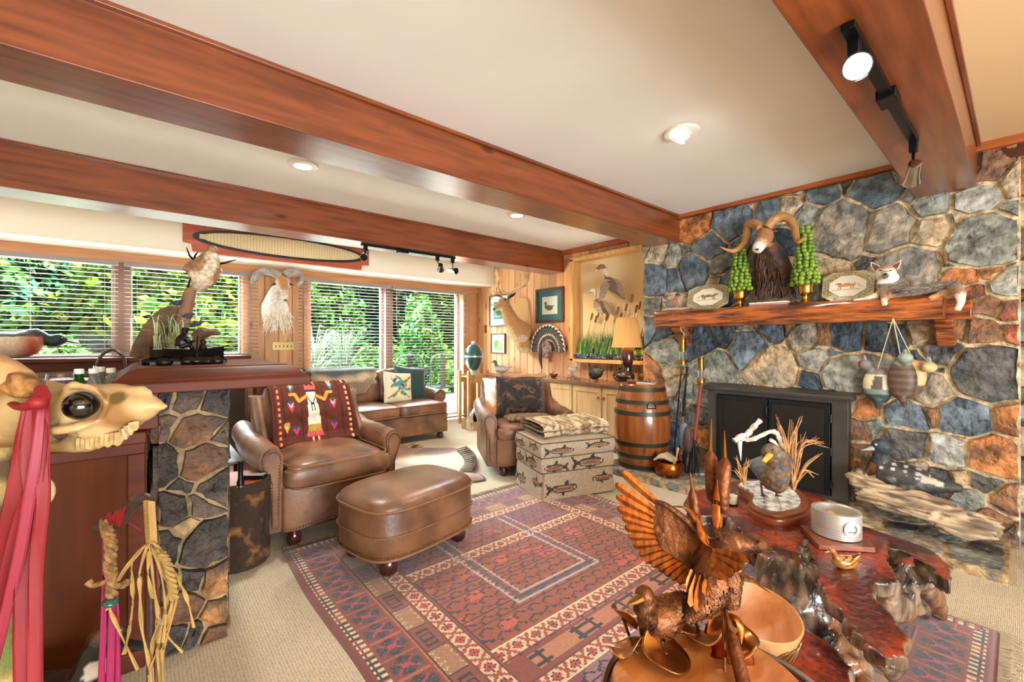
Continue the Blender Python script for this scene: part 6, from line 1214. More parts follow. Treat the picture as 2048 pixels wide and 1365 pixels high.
c = at(1368, 872, X=3.66); t = thing('fireplace_bellows', 'blue-grey and brown oval bellows standing behind the copper pot', 'bellows', (c.x, c.y, HZ)); g = G(); g.ell((c.x, c.y, c.z-.01), (.03, .058, .13)); part('board', g, mat('bellows_board', '#5b7184', .4), t, smooth=True); g = G(); g.ell((c.x-.002, c.y-.035, c.z-.03), (.04, .045, .125)); part('leather_fold', g, mat('bellows_leather', '#4a342a', .6, bump=(30, .6)), t, smooth=True)
part('handle', G().tube([(c.x, c.y+.01, c.z+.10), (c.x, c.y+.0, c.z+.17)], [.014, .018], 8), M['chrome'], t, smooth=True); part('nozzle', G().tube([(c.x, c.y-.01, c.z-.13), (c.x, c.y-.01, HZ)], [.022, .006], 8), M['iron'], t, smooth=True)
c = (3.50, 2.00, .058); t = thing('copper_pot', 'hammered copper pot on the hearth in front of the barrel', 'pot', c); g = G(); g.lathe([(.06, 0), (.10, .012), (.122, .05), (.124, .085), (.112, .12), (.116, .128), (.108, .126), (.116, .085), (.10, .03)], c, 32, cap=False); g.lathe([(.0, .004), (.1, .014)], c, 32, cap=False); part('pot', g, mat('aged_copper', '#b9682c', .25, .9, var=(8, .5), bump=(18, .3)), t, smooth=True)
for s in (-1, 1): part('ear', G().tube(spline([(c[0], c[1]+s*.118, .15), (c[0], c[1]+s*.14, .165), (c[0], c[1]+s*.12, .185)], 4), .005, 6), M['copperd'], t, smooth=True)
t = thing('folded_rag', 'beige crumpled cloth heaped in the copper pot', 'cloth', (c[0], c[1]+.02, .17)); g = G()
for k in range(7): g.tube(spline([(c[0]-.07+.02*k, c[1]+.10-.01*k, .18+.01*(k % 3)), (c[0]-.05+.02*k, c[1]+.04, .215+.02*(k % 2)), (c[0]-.03+.015*k, c[1]-.02, .20), (c[0]-.01+.01*k, c[1]-.05, .185)], 4), .020, 8, flat=.6)
blob('cloth', g, mat('beige_rag', '#b3a184', .95, bump=(25, .6)), t, .009, 1)
t = thing('hearth_brush', 'small brush with pale wooden handle stuck upright in the copper pot', 'brush', (c[0]-.02, c[1]-.07, .14)); part('handle', G().tube([(c[0]-.02, c[1]-.065, .14), (c[0]-.02, c[1]-.07, .20), (c[0]-.01, c[1]-.085, .24), (c[0]-.005, c[1]-.09, .30), (c[0], c[1]-.092, .315)], [.022, .025, .011, .018, .008], 10, flat=.5), M['pinew'], t, smooth=True); part('bristles', G().tube([(c[0]-.02, c[1]-.065, .15), (c[0]-.02, c[1]-.06, .10)], [.022, .026], 10), M['cattail'], t)
# ================================================================ patterned rug
RX0, RX1, RY0, RY1 = .60, 2.735, .055, 2.775; RW, RL = 267, 340
def rug():
    W, L = RX1-RX0, RY1-RY0; X = (np.arange(RW)+.5)/RW*W; Y = (np.arange(RL)+.5)/RL*L; x, y = np.meshgrid(X, Y)
    c = lambda s: np.array(hx(s), np.float32); col = np.zeros((RL, RW, 3), np.float32); col[:] = c('#8c3a1e')
    e = np.minimum(np.minimum(x, W-x), np.minimum(y, L-y)); al = np.where(np.minimum(x, W-x) < np.minimum(y, L-y), y, x)     # along-edge coordinate
    def put(m, s): col[m] = c(s)
    put(e < .035, '#7a2a1a')
    b = (e >= .035) & (e < .075); put(b, '#2c1a1c'); put(b & ((al % .034) < .017) & ((e % .02) > .004), '#e8cfa6'); put(b & ((al % .034) >= .017) & (((al*100).astype(int) % 3) == 0), '#b04a2c')
    b = (e >= .078) & (e < .215); put(b, '#7c3226'); p = .125; q = (al % p)/p-.5; r = (e-.1465)/.137; put(b & (np.abs(q) > .455), '#b8562e')
    hexa = (np.abs(q)*1.1+np.abs(r)*.75 < .5) & (np.abs(r) < .42); put(b & hexa, '#1f1a2e'); put(b & hexa & (((np.abs(q)*28).astype(int)+(np.abs(r)*22).astype(int)) % 3 == 0), '#4c4a63'); put(b & ((np.abs(q)+np.abs(r)*.9 < .13) | ((np.abs(np.abs(q)-np.abs(r)*.8) < .045) & (np.abs(r) < .33))), '#b83340'); put(b & hexa & (np.abs(q) > .30), '#14121f')
    b = (e >= .222) & (e < .238); put(b, '#2a1518'); put((e >= .226) & (e < .234), '#c06038')
    b = (e >= .24) & (e < .325); k = ((al/.16).astype(int) % 2); put(b, '#8a3f28'); put(b & (k == 0), '#a87852'); put(b & (k == 0) & (np.sin(al*300)*np.sin(e*420) > .55), '#d6b47c')
    f = (al % .16)/.16; g_ = (e-.2825)/.085; put(b & (k == 1) & (np.abs(f-.5) < .36) & (np.abs(g_) < .36) & ((np.abs(np.abs(f-.5)-.30) < .045) | (np.abs(np.abs(g_)-.28) < .07) | (np.abs(np.abs(f-.5)-.12) < .045)) & ~((np.abs(f-.5) < .2) & (np.abs(g_) > .2) & (np.abs(f-.5) > .17)), '#1c1216'); put(b & ((al % .16) < .006), '#3a1a16')
    def starband(m, s, t_):          # cream zigzag band with red stepped stars; s along, t_ in -.5...5 across
        put(m, '#e2c69c'); p = .098; q = (s % p)/p-.5; put(m & (np.abs(t_) > .44), '#6a241c'); put(m & (np.abs(t_) > .40) & (np.abs(t_) < .44), '#f0dcb4')
        cr = (np.abs(np.abs(q)-.5+np.abs(t_)*.62) < .085) & (np.abs(t_) < .4); put(m & cr, '#a8402c'); tooth = .06*((s*160).astype(int) % 2); put(m & (np.abs(q)*1.15+np.abs(t_)*1.05 < .30+tooth), '#2a1618'); put(m & (np.abs(q)*1.15+np.abs(t_)*1.05 < .24+tooth), '#c23a34'); put(m & (np.abs(q)+np.abs(t_) < .07), '#1f1a2e')
    b = (e >= .335) & (e < .425); starband(b, al, (e-.38)/.09)
    inn = e >= .43; put(inn, '#3a1a18'); fi = inn & (e >= .438); put(fi, '#9c4222')
    # rows of hooked birds, tone drifting to rose and pale mauve, wool colour with window glare painted in
    row = .062; ry = (y % row)/row; rxk = (x+((y/row).astype(int) % 2)*.045) % .09/.09
    tone = np.zeros_like(x)
    for (n1, n2, a_) in ((1.3, 2.1, .5), (3.1, 1.7, .3), (5.3, 4.2, .2)): tone += a_*np.sin(x*n1*2+n2)*np.cos(y*n2*1.6+n1)
    rose = fi & (tone+.9*(y < 1.27) > .25); put(rose, '#8a3a48'); put(fi & (tone+.9*(y < 1.27) > .62), '#9a6a78'); put(fi & (x > 1.35) & (y < 1.0), '#a8452a'); speck = np.random.RandomState(2).rand(RL//8+1, RW//10+1); sp = speck[(np.arange(RL)//8)[:, None], (np.arange(RW)//10)[None, :]]; put(fi & (sp > .93), '#c8503a')
    put(fi & (ry < .09), '#30161a'); hook = ((np.abs(ry-.35-rxk*.75) < .09) & (rxk < .5)) | ((np.abs(ry-.72+(rxk-.5)*.9) < .09) & (rxk >= .42) & (rxk < .8)) | ((np.abs(ry-.42) < .07) & (rxk > .68) & (rxk < .9)) | ((np.abs(rxk-.12) < .035) & (ry < .34)) | ((np.abs(rxk-.24) < .035) & (ry < .30)) ; put(fi & hook, '#25151c')
    # two cross bands and a bright inner lattice frame
    for y0 in (1.30-RY0, 2.02-RY0):
        b = inn & (np.abs(y-y0) < .045); starband(b, x, (y-y0)/.09)
    y0 = 1.30-RY0; b = inn & (y > y0-.17) & (y < y0-.05) & (x < 1.7); put(b, '#8a3526'); b2 = b & (y > y0-.15) & (y < y0-.07) & (x > .52); k = ((x/.15).astype(int) % 2); put(b2, '#c07a58'); f = (x % .15)/.15; g_ = (y-y0+.11)/.08; put(b2 & (k == 1) & ((np.abs(np.abs(f-.5)-.3) < .06) | (np.abs(np.abs(g_)-.3) < .09)), '#1c1216'); b = inn & (np.abs(y-(y0-.215)) < .042) & (x < 1.75); starband(b, x, (y-(y0-.215))/.084)
    yy, xx = 1.98-RY0, 1.62-RX0
    for k_, cc in ((0, '#b9a9a4'), (.03, '#4a4458'), (.06, '#b9a9a4')): b = fi & (y > 1.50-RY0+k_) & (y < 2.5-RY0-k_) & (np.abs(x-xx) < .30-k_) & ((np.abs(np.abs(x-xx)-(.295-k_)) < .010+.006*np.sin(y*180)) | (np.abs(y-(1.505-RY0+k_)) < .012) | (np.abs(y-(2.495-RY0-k_)) < .012)); put(b, cc)
    col *= .80*(1+.28*(np.random.RandomState(1).rand(RL, RW, 1)-.5)).astype(np.float32)
    vx = np.linspace(RX0, RX1, RW+1); vy = np.linspace(RY0, RY1, RL+1); VX, VY = np.meshgrid(vx, vy); EX = np.minimum(np.minimum(VX-RX0, RX1-VX), np.minimum(VY-RY0, RY1-VY)); VZ = .0115*np.clip(EX/.012, 0, 1)+.0005; VX = VX+.008*np.sin(VY*5)*np.clip(1-(VX-RX0)/.3, 0, 1)
    co = np.stack([VX, VY, VZ], -1).reshape(-1, 3).astype(np.float32); i = np.arange(RW)[None, :]+np.arange(RL)[:, None]*(RW+1); fa = np.stack([i, i+1, i+RW+2, i+RW+1], -1).reshape(-1)
    me = bpy.data.meshes.new('rug'); me.vertices.add(len(co)); me.vertices.foreach_set('co', co.ravel()); me.loops.add(len(fa)); me.loops.foreach_set('vertex_index', fa.astype(np.int32)); nf = RW*RL; me.polygons.add(nf); me.polygons.foreach_set('loop_start', np.arange(0, nf*4, 4, dtype=np.int32)); me.polygons.foreach_set('use_smooth', [True]*nf); me.update(calc_edges=True)
    a = me.color_attributes.new('Col', 'FLOAT_COLOR', 'CORNER'); cc = np.ones((nf, 4, 4), np.float32); cc[:, :, :3] = col.reshape(-1, 1, 3); a.data.foreach_set('color', cc.ravel())
    t = thing('oriental_rug', 'dark red oriental rug with medallion borders under the ottoman and burl table', 'rug', (1.67, 1.4, 0)); link(me, 'pile', mat('wool_pile', vc=True, rough=.95, bump=(260, .35, .003), sheen=.6), t)
    g = G(); R = random.Random(8)
    for y, s in ((RY0, -1), (RY1, 1)):
        g = G()
        for k in range(330): x = RX0+(RX1-RX0)*k/330; g.tube([(x, y, .008), (x+R.uniform(-.012, .012), y+s*.03, .010), (x+R.uniform(-.025, .025), y+s*R.uniform(.045, .075), .003)], [.003, .0025, .001], 3, False)
        part('fringe', g, mat('rug_fringe', '#a3957c', .9), t)
rug()
# ================================================================ redwood burl table
ZT = .38
T_ = lambda u, v, z=ZT: at(u, v, Z=z)
t = thing('burl_coffee_table', 'red-polished root burl coffee table with twisting bark limbs before the fireplace', 'coffee table', (2.0, .55, .012))
g = G()
def slab(px, z, th, g): pts = [T_(u, v, z) for u, v in px]; pts = spline(pts+[pts[0]], 4)[:-1]; n = len(pts); c = sum(pts, Vector())/n; g.add([c]+[Vector(p) for p in pts]+[c-Vector((0, 0, th))]+[p-Vector((0, 0, th)) for p in pts], [(0, 1+i, 1+(i+1) % n) for i in range(n)]+[(n+1, n+2+(i+1) % n, n+2+i) for i in range(n)]+[(1+i, n+2+i, n+2+(i+1) % n, 1+(i+1) % n) for i in range(n)])
slab([(1368, 1006), (1382, 985), (1425, 976), (1530, 970), (1635, 988), (1655, 1010), (1672, 1050), (1650, 1085), (1600, 1072), (1560, 1050), (1510, 1032), (1460, 1030), (1400, 1032)], ZT, .06, g)
slab([(1450, 1020), (1520, 1035), (1570, 1060), (1597, 1100), (1592, 1120), (1565, 1112), (1515, 1085), (1475, 1055)], ZT, .05, g)
slab([(1640, 1030), (1720, 1050), (1800, 1078), (1850, 1094), (1885, 1118), (1905, 1152), (1896, 1164), (1868, 1134), (1825, 1110), (1785, 1097), (1768, 1110), (1785, 1145), (1800, 1166), (1740, 1165), (1640, 1130), (1618, 1090)], ZT, .06, g)
slab([(1618, 1090), (1700, 1110), (1745, 1150), (1748, 1190), (1775, 1220), (1803, 1256), (1814, 1290), (1800, 1316), (1770, 1318), (1735, 1290), (1690, 1235), (1645, 1175)], ZT, .05, g)
slab([(1512, 1246), (1560, 1232), (1620, 1262), (1680, 1305), (1705, 1360), (1700, 1420), (1600, 1440), (1555, 1400), (1545, 1330)], .21, .06, g)
def root(px, rad, g, fl=.9): q = spline([T_(*p) for p in px], 4); g.tube(q, lerpl(rad, len(q)), 12, flat=fl)
g.tube([(2.02, .60, .33), (1.98, .58, .2), (1.95, .58, .0)], [.13, .15, .19], 16)
root([(1600, 1080, .33), (1570, 1150, .28), (1555, 1230, .14), (1530, 1290, .02)], [.06, .08, .09, .10], g); root([(1650, 1120, .34), (1640, 1180, .26), (1660, 1250, .14), (1690, 1320, .02)], [.05, .06, .08, .09], g); root([(1640, 1100, .36), (1630, 1150, .31), (1600, 1210, .24), (1570, 1240, .18)], [.03, .04, .035, .03], g)
root([(1480, 1050, .33), (1510, 1100, .28), (1560, 1150, .22)], [.05, .06, .07], g); root([(1400, 1030, .33), (1440, 1060, .25), (1500, 1100, .12), (1520, 1110, .02)], [.05, .05, .06, .06], g)
root([(1800, 1160, .32), (1835, 1150, .30), (1870, 1150, .29), (1893, 1165, .27)], [.05, .065, .06, .04], g); root([(1850, 1160, .28), (1862, 1190, .2), (1876, 1225, .04), (1879, 1240, .012)], [.045, .03, .025, .02], g); root([(1790, 1170, .31), (1800, 1190, .26), (1840, 1225, .15)], [.06, .055, .03], g)
root([(1760, 1170, .32), (1775, 1200, .27), (1800, 1215, .22)], [.06, .06, .05], g); root([(1700, 1230, .34), (1740, 1290, .31), (1775, 1320, .26), (1785, 1340, .2)], [.04, .045, .05, .03], g); root([(1640, 1290, .14), (1680, 1340, .08), (1700, 1400, .03)], [.09, .09, .08], g)
def tabd(p, n):
    if p.z > ZT-.012 and n.z > .6: return Vector((p.x, p.y, ZT))
    if n.z > .8 and abs(p.z-.21) < .012: return Vector((p.x, p.y, .21))
    k = .014*nz(p, 11)+.009*math.sin(70*(p.x*.6+p.y)+9*nz(p, 4)); return Vector((p.x+n.x*k, p.y+n.y*k, min(ZT-.004, p.z+n.z*k)))
def tabc(p, n):
    k = nz(p, 5)
    if n.z > .75 and (p.z > ZT-.005 or abs(p.z-.21) < .006): return mixc(mixc(hx('#98300f'), hx('#521409'), sm(k, -.25, .35)), hx('#2c100c'), sm(nz(p, 9), .42, .5))
    return mixc(mixc(hx('#8b735e'), hx('#3f2f28'), sm(nz((p.x*22, p.y*22, p.z*7)), -.25, .25)), hx('#8f5a34'), sm(nz(p, 6.3), .25, .45)*.7)
blob('burl_body', g, mat('varnished_burl', vc=True, rough=.16, bump=(34, .6, .02), coat=.7, coatr=.08, var=(30, .6), scale=(1, 1, .4), detail=8), t, .0105, 2, tabc, tabd)
# diorama duck
zb = ZT
t = thing('duck_diorama', 'mounted brown duck on snowy ground with dry grass on a curved wooden base', 'mounted duck', tuple(T_(1555, 1010)))
out = [(1458, 970), (1470, 961), (1515, 958), (1560, 963), (1592, 975), (1618, 998), (1624, 1018), (1605, 1034), (1560, 1040), (1515, 1030), (1494, 1014), (1500, 996), (1482, 982)]
def lay(s, z0, z1, m, nm):
    P_ = [T_(u, v, zb+.03) for u, v in out]; c = sum(P_, Vector())/len(P_); P_ = spline([c+(p-c)*s for p in P_]+[c+(P_[0]-c)*s], 5)[:-1]; g = G(); g.loft([[(p.x, p.y, z0) for p in P_], [(c.x+(p.x-c.x)*1.01, c.y+(p.y-c.y)*1.01, (z0+z1)/2) for p in P_], [(p.x, p.y, z1) for p in P_]]); return part(nm, g, m, t, smooth=True, ang=50)
M['walnut'] = woodm('polished_walnut', '#8f4a26', '#622c16', .3, (2, 9, 9), 3, coat=.35, knots=False); lay(1.0, zb, zb+.026, M['walnut'], 'base'); lay(.90, zb+.026, zb+.036, M['walnut'], 'base_step'); lay(.74, zb+.036, zb+.043, mat('snowy_ground', '#e8e4dc', .8, var=(26, .8), col2='#3c4148', bump=(40, .8)), 'snow_ground')
Dk = lambda u, v, dd=0: at(u, v, d=2.02+dd)
g = G(); g.tube([Dk(1500, 928, .06), Dk(1520, 932, .04), Dk(1545, 945), Dk(1567, 952, -.02), Dk(1578, 955, -.03)], [.02, .055, .085, .088, .06], 16); g.tube([Dk(1565, 935, 0), Dk(1560, 918, .0), Dk(1545, 905, -.01)], [.06, .05, .04], 12); g.ell(Dk(1542, 905, -.02), .042); g.tube([Dk(1505, 925, .07), Dk(1486, 932, .1)], [.03, .012], 8, flat=.5)
def dkc(p, n):
    k = nz(p, 40)
    if p.z > .705: return mixc(hx('#8a745a'), hx('#5a4a3c'), sm(k, -.2, .2))
    w = sm((p-Dk(1510, 935, .04)).length, .10, .03); return mixc(mixc(hx('#7a5a3c'), hx('#3a2a20'), sm(k, -.15, .2)), hx('#6f767c'), min(1, w+.6*sm(k, .05, .3)*(p-Dk(1578, 950, 0)).length*6))
blob('duck', g, M['vfeather'], t, .009, 2, dkc)
g = G(); g.tube([Dk(1540, 910, -.06), Dk(1533, 918, -.08), Dk(1527, 925, -.09)], [.014, .013, .010], 10, flat=.6); part('bill', g, mat('yellow_bill', '#d9a93c', .35), t, smooth=True); part('eye', G().ell(Dk(1545, 900, -.06), .004, n=8, m=6), M['eye'], t, smooth=True)
for u in (1525, 1553):
    a = Dk(u-3, 968); b = T_(u, 990, zb+.045); g = G(); g.tube([a, b], .005, 6)
    for k in (-1, 0, 1): g.tube([b, b+Vector((-.02+.01*k, -.015-.012*k, 0))], [.004, .002], 5)
    part('leg', g, mat('duck_leg_dark', '#4a2c2c', .5), t, smooth=True)
M['snow'] = mat('frosted_twig', '#efe8dc', .6, var=(40, .7), col2='#8a6a4e', bump=(60, 1, .01))
for ps, r in ((((1468, 882), (1483, 873), (1494, 870), (1506, 856), (1521, 841)), .011), (((1480, 877), (1500, 880), (1520, 873), (1540, 864), (1554, 868), (1562, 888), (1572, 915), (1583, 940)), .010), (((1540, 880), (1548, 885), (1556, 895)), .008)):
    g = G(); q = spline([Dk(*p) for p in ps], 4); g.tube(q, [r*(.8+.5*random.random()) for _ in q], 8); part('snowy_branch', g, M['snow'], t, smooth=True)
part('icicle', G().tube([Dk(1479, 882), Dk(1480, 898), Dk(1482, 922)], [.012, .008, .001], 8), mat('ice', '#e6edf2', .1, coat=1), t, smooth=True)
M['drygrass'] = mat('dry_grass', '#c08a56', .7, var=(30, .3))
def blades(root_, tips, nm, mt, r=.0028, jit=8, n=1, seed=1, dd=0):
    g = G(); R = random.Random(seed)
    for (m, tp) in tips:
        for k in range(n):
            j = lambda q, s: Dk(q[0]+R.uniform(-s, s), q[1]+R.uniform(-s, s), dd+R.uniform(-.03, .03)); g.tube(spline([j(root_, 3), j(m, jit), j(tp, jit)], 5), lerpl([r, r, r*.3], 11), 4, False)
    part(nm, g, mt, t, smooth=True)
blades((1587, 978), [((1582, 900), (1602, 836)), ((1580, 890), (1585, 840)), ((1572, 900), (1554, 850)), ((1570, 880), (1557, 836)), ((1600, 900), (1640, 880)), ((1600, 885), (1653, 890)), ((1590, 880), (1588, 858)), ((1605, 930), (1643, 912)), ((1610, 945), (1631, 950)), ((1595, 920), (1606, 870)), ((1584, 930), (1560, 885))], 'dry_grass', M['drygrass'], n=4, jit=7)
blades((1489, 968), [((1480, 935), (1472, 915)), ((1490, 940), (1494, 918)), ((1478, 945), (1466, 940)), ((1492, 940), (1498, 930))], 'dry_grass', M['drygrass'], n=3, jit=4, seed=5)
# candle glass, piston on board, little duck, bowl
c = T_(1464, 1010); t = thing('votive_glass', 'small clear glass holding a white candle beside the duck diorama base', 'candle holder', tuple(c)); part('glass', G().lathe([(.0, 0), (.029, 0), (.033, .085), (.031, .085), (.027, .008), (0, .008)], c, 24, cap=False), M['glassm'], t, smooth=True, ang=30); part('candle', G().lathe([(.0255, 0), (.0265, .04)], c+Vector((0, 0, .009)), 20), mat('candle_wax', '#f3ead2', .4), t); g = G(); R = random.Random(1)
for k in range(10): a = R.uniform(0, 6.28); g.box(c+Vector((.0315*math.cos(a), .0315*math.sin(a), .02+.055*R.random())), (.006, .006, .012), (R.random(), R.random(), a))
part('leaf_motif', g, mat('green_leaf_print', '#5a7a3c', .6), t)
t = thing('display_board', 'square dark wooden board on the burl table under the piston', 'board', tuple(T_(1680, 1075))); q4 = [T_(1600, 1050, ZT+.022), T_(1637, 1090, ZT+.022), T_(1751, 1096, ZT+.022), T_(1712, 1056, ZT+.022)]; g = G(); g.loft([[(p.x, p.y, ZT+.001) for p in q4], [(p.x, p.y, ZT+.022) for p in q4]]); part('board', g, M['walnut'], t, bev=.002)
c = T_(1672, 1068, ZT+.022); t = thing('engine_piston', 'large silver engine piston used as an ashtray on the wooden board', 'piston', tuple(c)); r = .088; h = .105; M['alu'] = mat('cast_aluminium', '#cdcbc4', .35, .55, var=(10, .1))
pr = [(r*.8, .0), (r, .004)]; 
for k in range(4): z = .010+.010*k; pr += [(r, z), (r*.965, z+.001), (r*.965, z+.0035), (r, z+.0045)]
pr += [(r, h*.88), (r*.985, h*.885), (r*.985, h*.9), (r, h*.905), (r, h), (r*.86, h), (r*.82, h*.97), (r*.8, h*.62), (.02, h*.56)]
g = G(); g.lathe(pr, c, 48); part('body', g, M['alu'], t, smooth=True, ang=25)
dv = (Vector((0, 0, 0))-Vector((c.x, c.y, 0))).normalized(); dv.rotate(Euler((0, 0, .62))); px_ = c+dv*r*.93+Vector((0, 0, h*.52)); ez = math.atan2(dv.y, dv.x); g = G(); g.lathe([(.030, -.005), (.032, .010), (.020, .011), (.018, -.02)], px_, 24, (0, PI/2, ez), cap=False); part('pin_boss', g, M['alu'], t, smooth=True, ang=30); part('pin_hole', G().lathe([(.018, 0), (.018, .004)], px_, 20, (0, PI/2, ez)), M['fbm'], t)
part('inner_boss', G().ell(c+Vector((0, .02, h*.66)), (.03, .02, .02)), mat('tan_residue', '#c9ab7c', .6), t, smooth=True)
c = T_(1690, 1136); duck('carved_wood_duck', 'small carved wooden duck with striped wings beside the piston board', 'wood duck', (c.x, c.y, c.z-.004), .125, 2.5, lambda p, n: mixc(hx('#c07c34'), hx('#5f3a20'), 1.0 if math.sin(p.z*70+p.x*22) > .4 and n.z > -.2 and p.x < .2 else (sm(p.x, .12, .3)*.55)), '#b98a58', head=(.40, .56), material='vgloss', vox=.02, bsx=.40, tail=(-.5, .46))
c = at(1503, 1190, Z=.375); t = thing('wooden_bowl', 'wide pale wooden bowl tilted between the copper ducks and the burl table', 'bowl', (c.x, c.y, .21), (.20, -.12, 0)); M['bowlw'] = woodm('turned_bowl_wood', '#d9a06a', '#b3703e', .45, (1, 5, 5), 4); r = .125; g = G(); g.lathe([(.045, 0), (.05, .012), (.09, .04), (.118, .085), (.127, .135), (.121, .137), (.108, .09), (.08, .05), (.03, .028), (0, .026)], (0, 0, 0), 48, cap=False); part('bowl', g, M['bowlw'], t, smooth=True, ang=50, world=False)
g = G(); a0 = -2.3
for k in range(4): a = a0+.2*k; g.tube(spline([(.12*math.cos(a), .12*math.sin(a), .08-.012*k), (.124*math.cos(a+.25), .124*math.sin(a+.25), .10), (.122*math.cos(a+.5), .122*math.sin(a+.5), .085)], 4), [.002, .004, .004, .003, .003, .003, .003, .002, .001], 5, flat=.5)
part('carved_leaf', g, mat('bronze_leaf', '#7a6238', .4, .5), t, world=False, smooth=True)
# ================================================================ on and around the bar
M['counterback'] = mat('dark_laminate', '#2e2320', .3)
t = thing('back_bar', 'dark wet-bar counter below the left garden windows', 'counter', (-1.1, 5.3, 0)); part('countertop', G().bb(-3.2, .80, 5.00, 5.62, .87, .905), M['barw'], t, bev=.004); part('body', G().bb(-3.2, .78, 5.06, 5.60, 0, .87), M['counterback'], t)
fb = at(186, 752, Y=5.36); t = thing('bar_faucet', 'gooseneck bar faucet rising in front of the left window sill', 'faucet', (fb.x, fb.y, .905)); q = spline([at(187, 752, Y=5.36), at(192, 735, Y=5.36), at(203, 712, Y=5.36), at(222, 700, Y=5.36), at(242, 708, Y=5.36), at(250, 728, Y=5.36), at(250, 744, Y=5.36)], 6); q[0].z = .905; part('spout', G().tube(q, .014, 10), mat('dark_nickel', '#6a5f58', .25, .9), t, smooth=True); part('collar', G().tube([at(187, 752, Y=5.36), at(193, 733, Y=5.36)], .024, 12), M['chrome'], t, smooth=True); part('base', G().lathe([(.035, 0), (.03, .02)], (q[0].x, q[0].y, .905), 16), M['chrome'], t)
c = at(18, 722, Y=5.72); duck('wood_duck_decoy', 'painted duck decoy with green-black drooping head on the left window sill', 'decoy', (c.x-.02, c.y, 1.07), .62, .15, lambda p, n: hx('#12302a') if p.x > .36 else (hx('#3a3230') if p.z > .32 else (mixc(hx('#b0563c'), hx('#dcc8a4'), sm(p.x, .25, .05)) if p.x > -.1 else hx('#6a3a2c'))), '#1f4a3c', head=(.50, .28), material='vpaint', vox=.022, neck=.06)
CZ = .89
def cyl_bottle(label, u, liquid, cap='#f2f2ee', lab='#c9b43a', Y=2.32, grp='small bottles on the bar counter'):
    c = at(u, 760, Y=Y); c.z = CZ; t = thing('soda_bottle', label, 'bottle', tuple(c), group=grp); part('body', G().lathe([(.027, 0), (.030, .006), (.030, .12), (.028, .15), (.016, .185), (.0125, .195), (.0125, .215)], c, 24), liquid, t, smooth=True, ang=60); part('cap', G().lathe([(.0145, 0), (.0145, .017), (.0125, .019)], c+Vector((0, 0, .210)), 20), mat('bottle_cap', cap, .4), t); part('label', G().lathe([(.0306, 0), (.0306, .055)], c+Vector((0, 0, .06)), 24, cap=False), mat('bottle_label', lab, .5, var=(25, .5), col2='#7a4a1c'), t, smooth=True)
gp_ = mat('green_plastic', '#2f8a2c', .05, trans=.8, ior=1.3); cp_ = mat('clear_plastic', '#eef2ee', .05, trans=.9, ior=1.2)
cyl_bottle('green soda bottle with white cap on the bar counter', 158, gp_); cyl_bottle('clear soda bottle next to the green one', 187, cp_, lab='#d8c23a'); cyl_bottle('clear soda bottle half hidden by the end of the bar top', 222, cp_, lab='#d8b43a'); cyl_bottle('clear soda bottle behind the gap between the other clear bottles', 201, cp_, lab='#c9a52c', Y=2.45)
def wineglass(label, u, r, Y):
    c = at(u, 760, Y=Y); c.z = CZ; t = thing('wine_glass', label, 'glass', tuple(c), group='balloon glasses on the bar counter'); part('bowl', G().lathe([(.006, .075), (r*.7, .095), (r, .14), (r*.97, .175), (r*.82, .215), (r*.80, .215), (r*.95, .175), (r*.97, .14), (r*.68, .099), (.003, .08)], c, 28, cap=False), M['glassm'], t, smooth=True); part('stem', G().lathe([(.0045, .008), (.004, .04), (.007, .077)], c, 12), M['glassm'], t, smooth=True); part('foot', G().lathe([(.033, 0), (.033, .003), (.006, .009)], c, 24), M['glassm'], t, smooth=True)
wineglass('balloon wine glass at the left, behind the antler base of the skull', 68, .040, 2.34); wineglass('large balloon wine glass beside the green bottle', 121, .046, 2.30)
c = at(302, 865, Y=2.3); t = thing('glass_tumbler', 'glass tumbler on the counter under the tip of the skull', 'glass', (c.x-.03, c.y, CZ)); part('tumbler', G().lathe([(.028, 0), (.034, .085), (.032, .085), (.026, .008), (0, .008)], (c.x-.03, c.y, CZ), 24, cap=False), M['glassm'], t, smooth=True)
# bronze boat
BZ = 1.128; by_ = 2.26
Bp = lambda u, v, Y=by_: at(u, v, Y=Y)
t = thing('bronze_boat_sculpture', 'dark bronze sculpture of a rower in a skiff on the bar top', 'sculpture', (Bp(370, 725).x, by_, BZ))
g = G(); x0, x1 = Bp(290, 725).x, Bp(455, 725).x; cx = (x0+x1)/2; hl = (x1-x0)/2
for k in range(70): a = random.uniform(0, 6.28); r_ = random.random()**.5; g.ell((cx+hl*r_*math.cos(a), by_+.07*r_*math.sin(a), BZ+.012), (.03, .014, .016+.008*random.random()), (0, 0, random.uniform(-.5, .5)), n=8, m=5)
g.box((cx, by_, BZ+.007), (hl*1.8, .11, .013)); part('waves', g, M['bronze'], t, smooth=True)
g = G(); secs = []; L = hl*.9
for k in range(13): f = -1+2*k/12; w = .045*(1-abs(f)**2.6)+.004; zt = .062+.012*f*f; x = cx+L*f; secs.append([(x, by_-w, BZ+zt), (x, by_-w*.7, BZ+.03), (x, by_, BZ+.022), (x, by_+w*.7, BZ+.03), (x, by_+w, BZ+zt), (x, by_+w*.8, BZ+zt-.006), (x, by_, BZ+.04), (x, by_-w*.8, BZ+zt-.006)])
g.loft(secs); part('hull', g, M['bronze'], t, smooth=True, ang=40); part('foredeck', G().box((cx-L*.62, by_, BZ+.066), (L*.6, .06, .006)), M['bronze'], t)
h = Bp(369, 661); g = G(); g.ell(h, .014); g.tube([Bp(369, 668), Bp(364, 680), Bp(360, 694)], [.011, .024, .022], 10); 
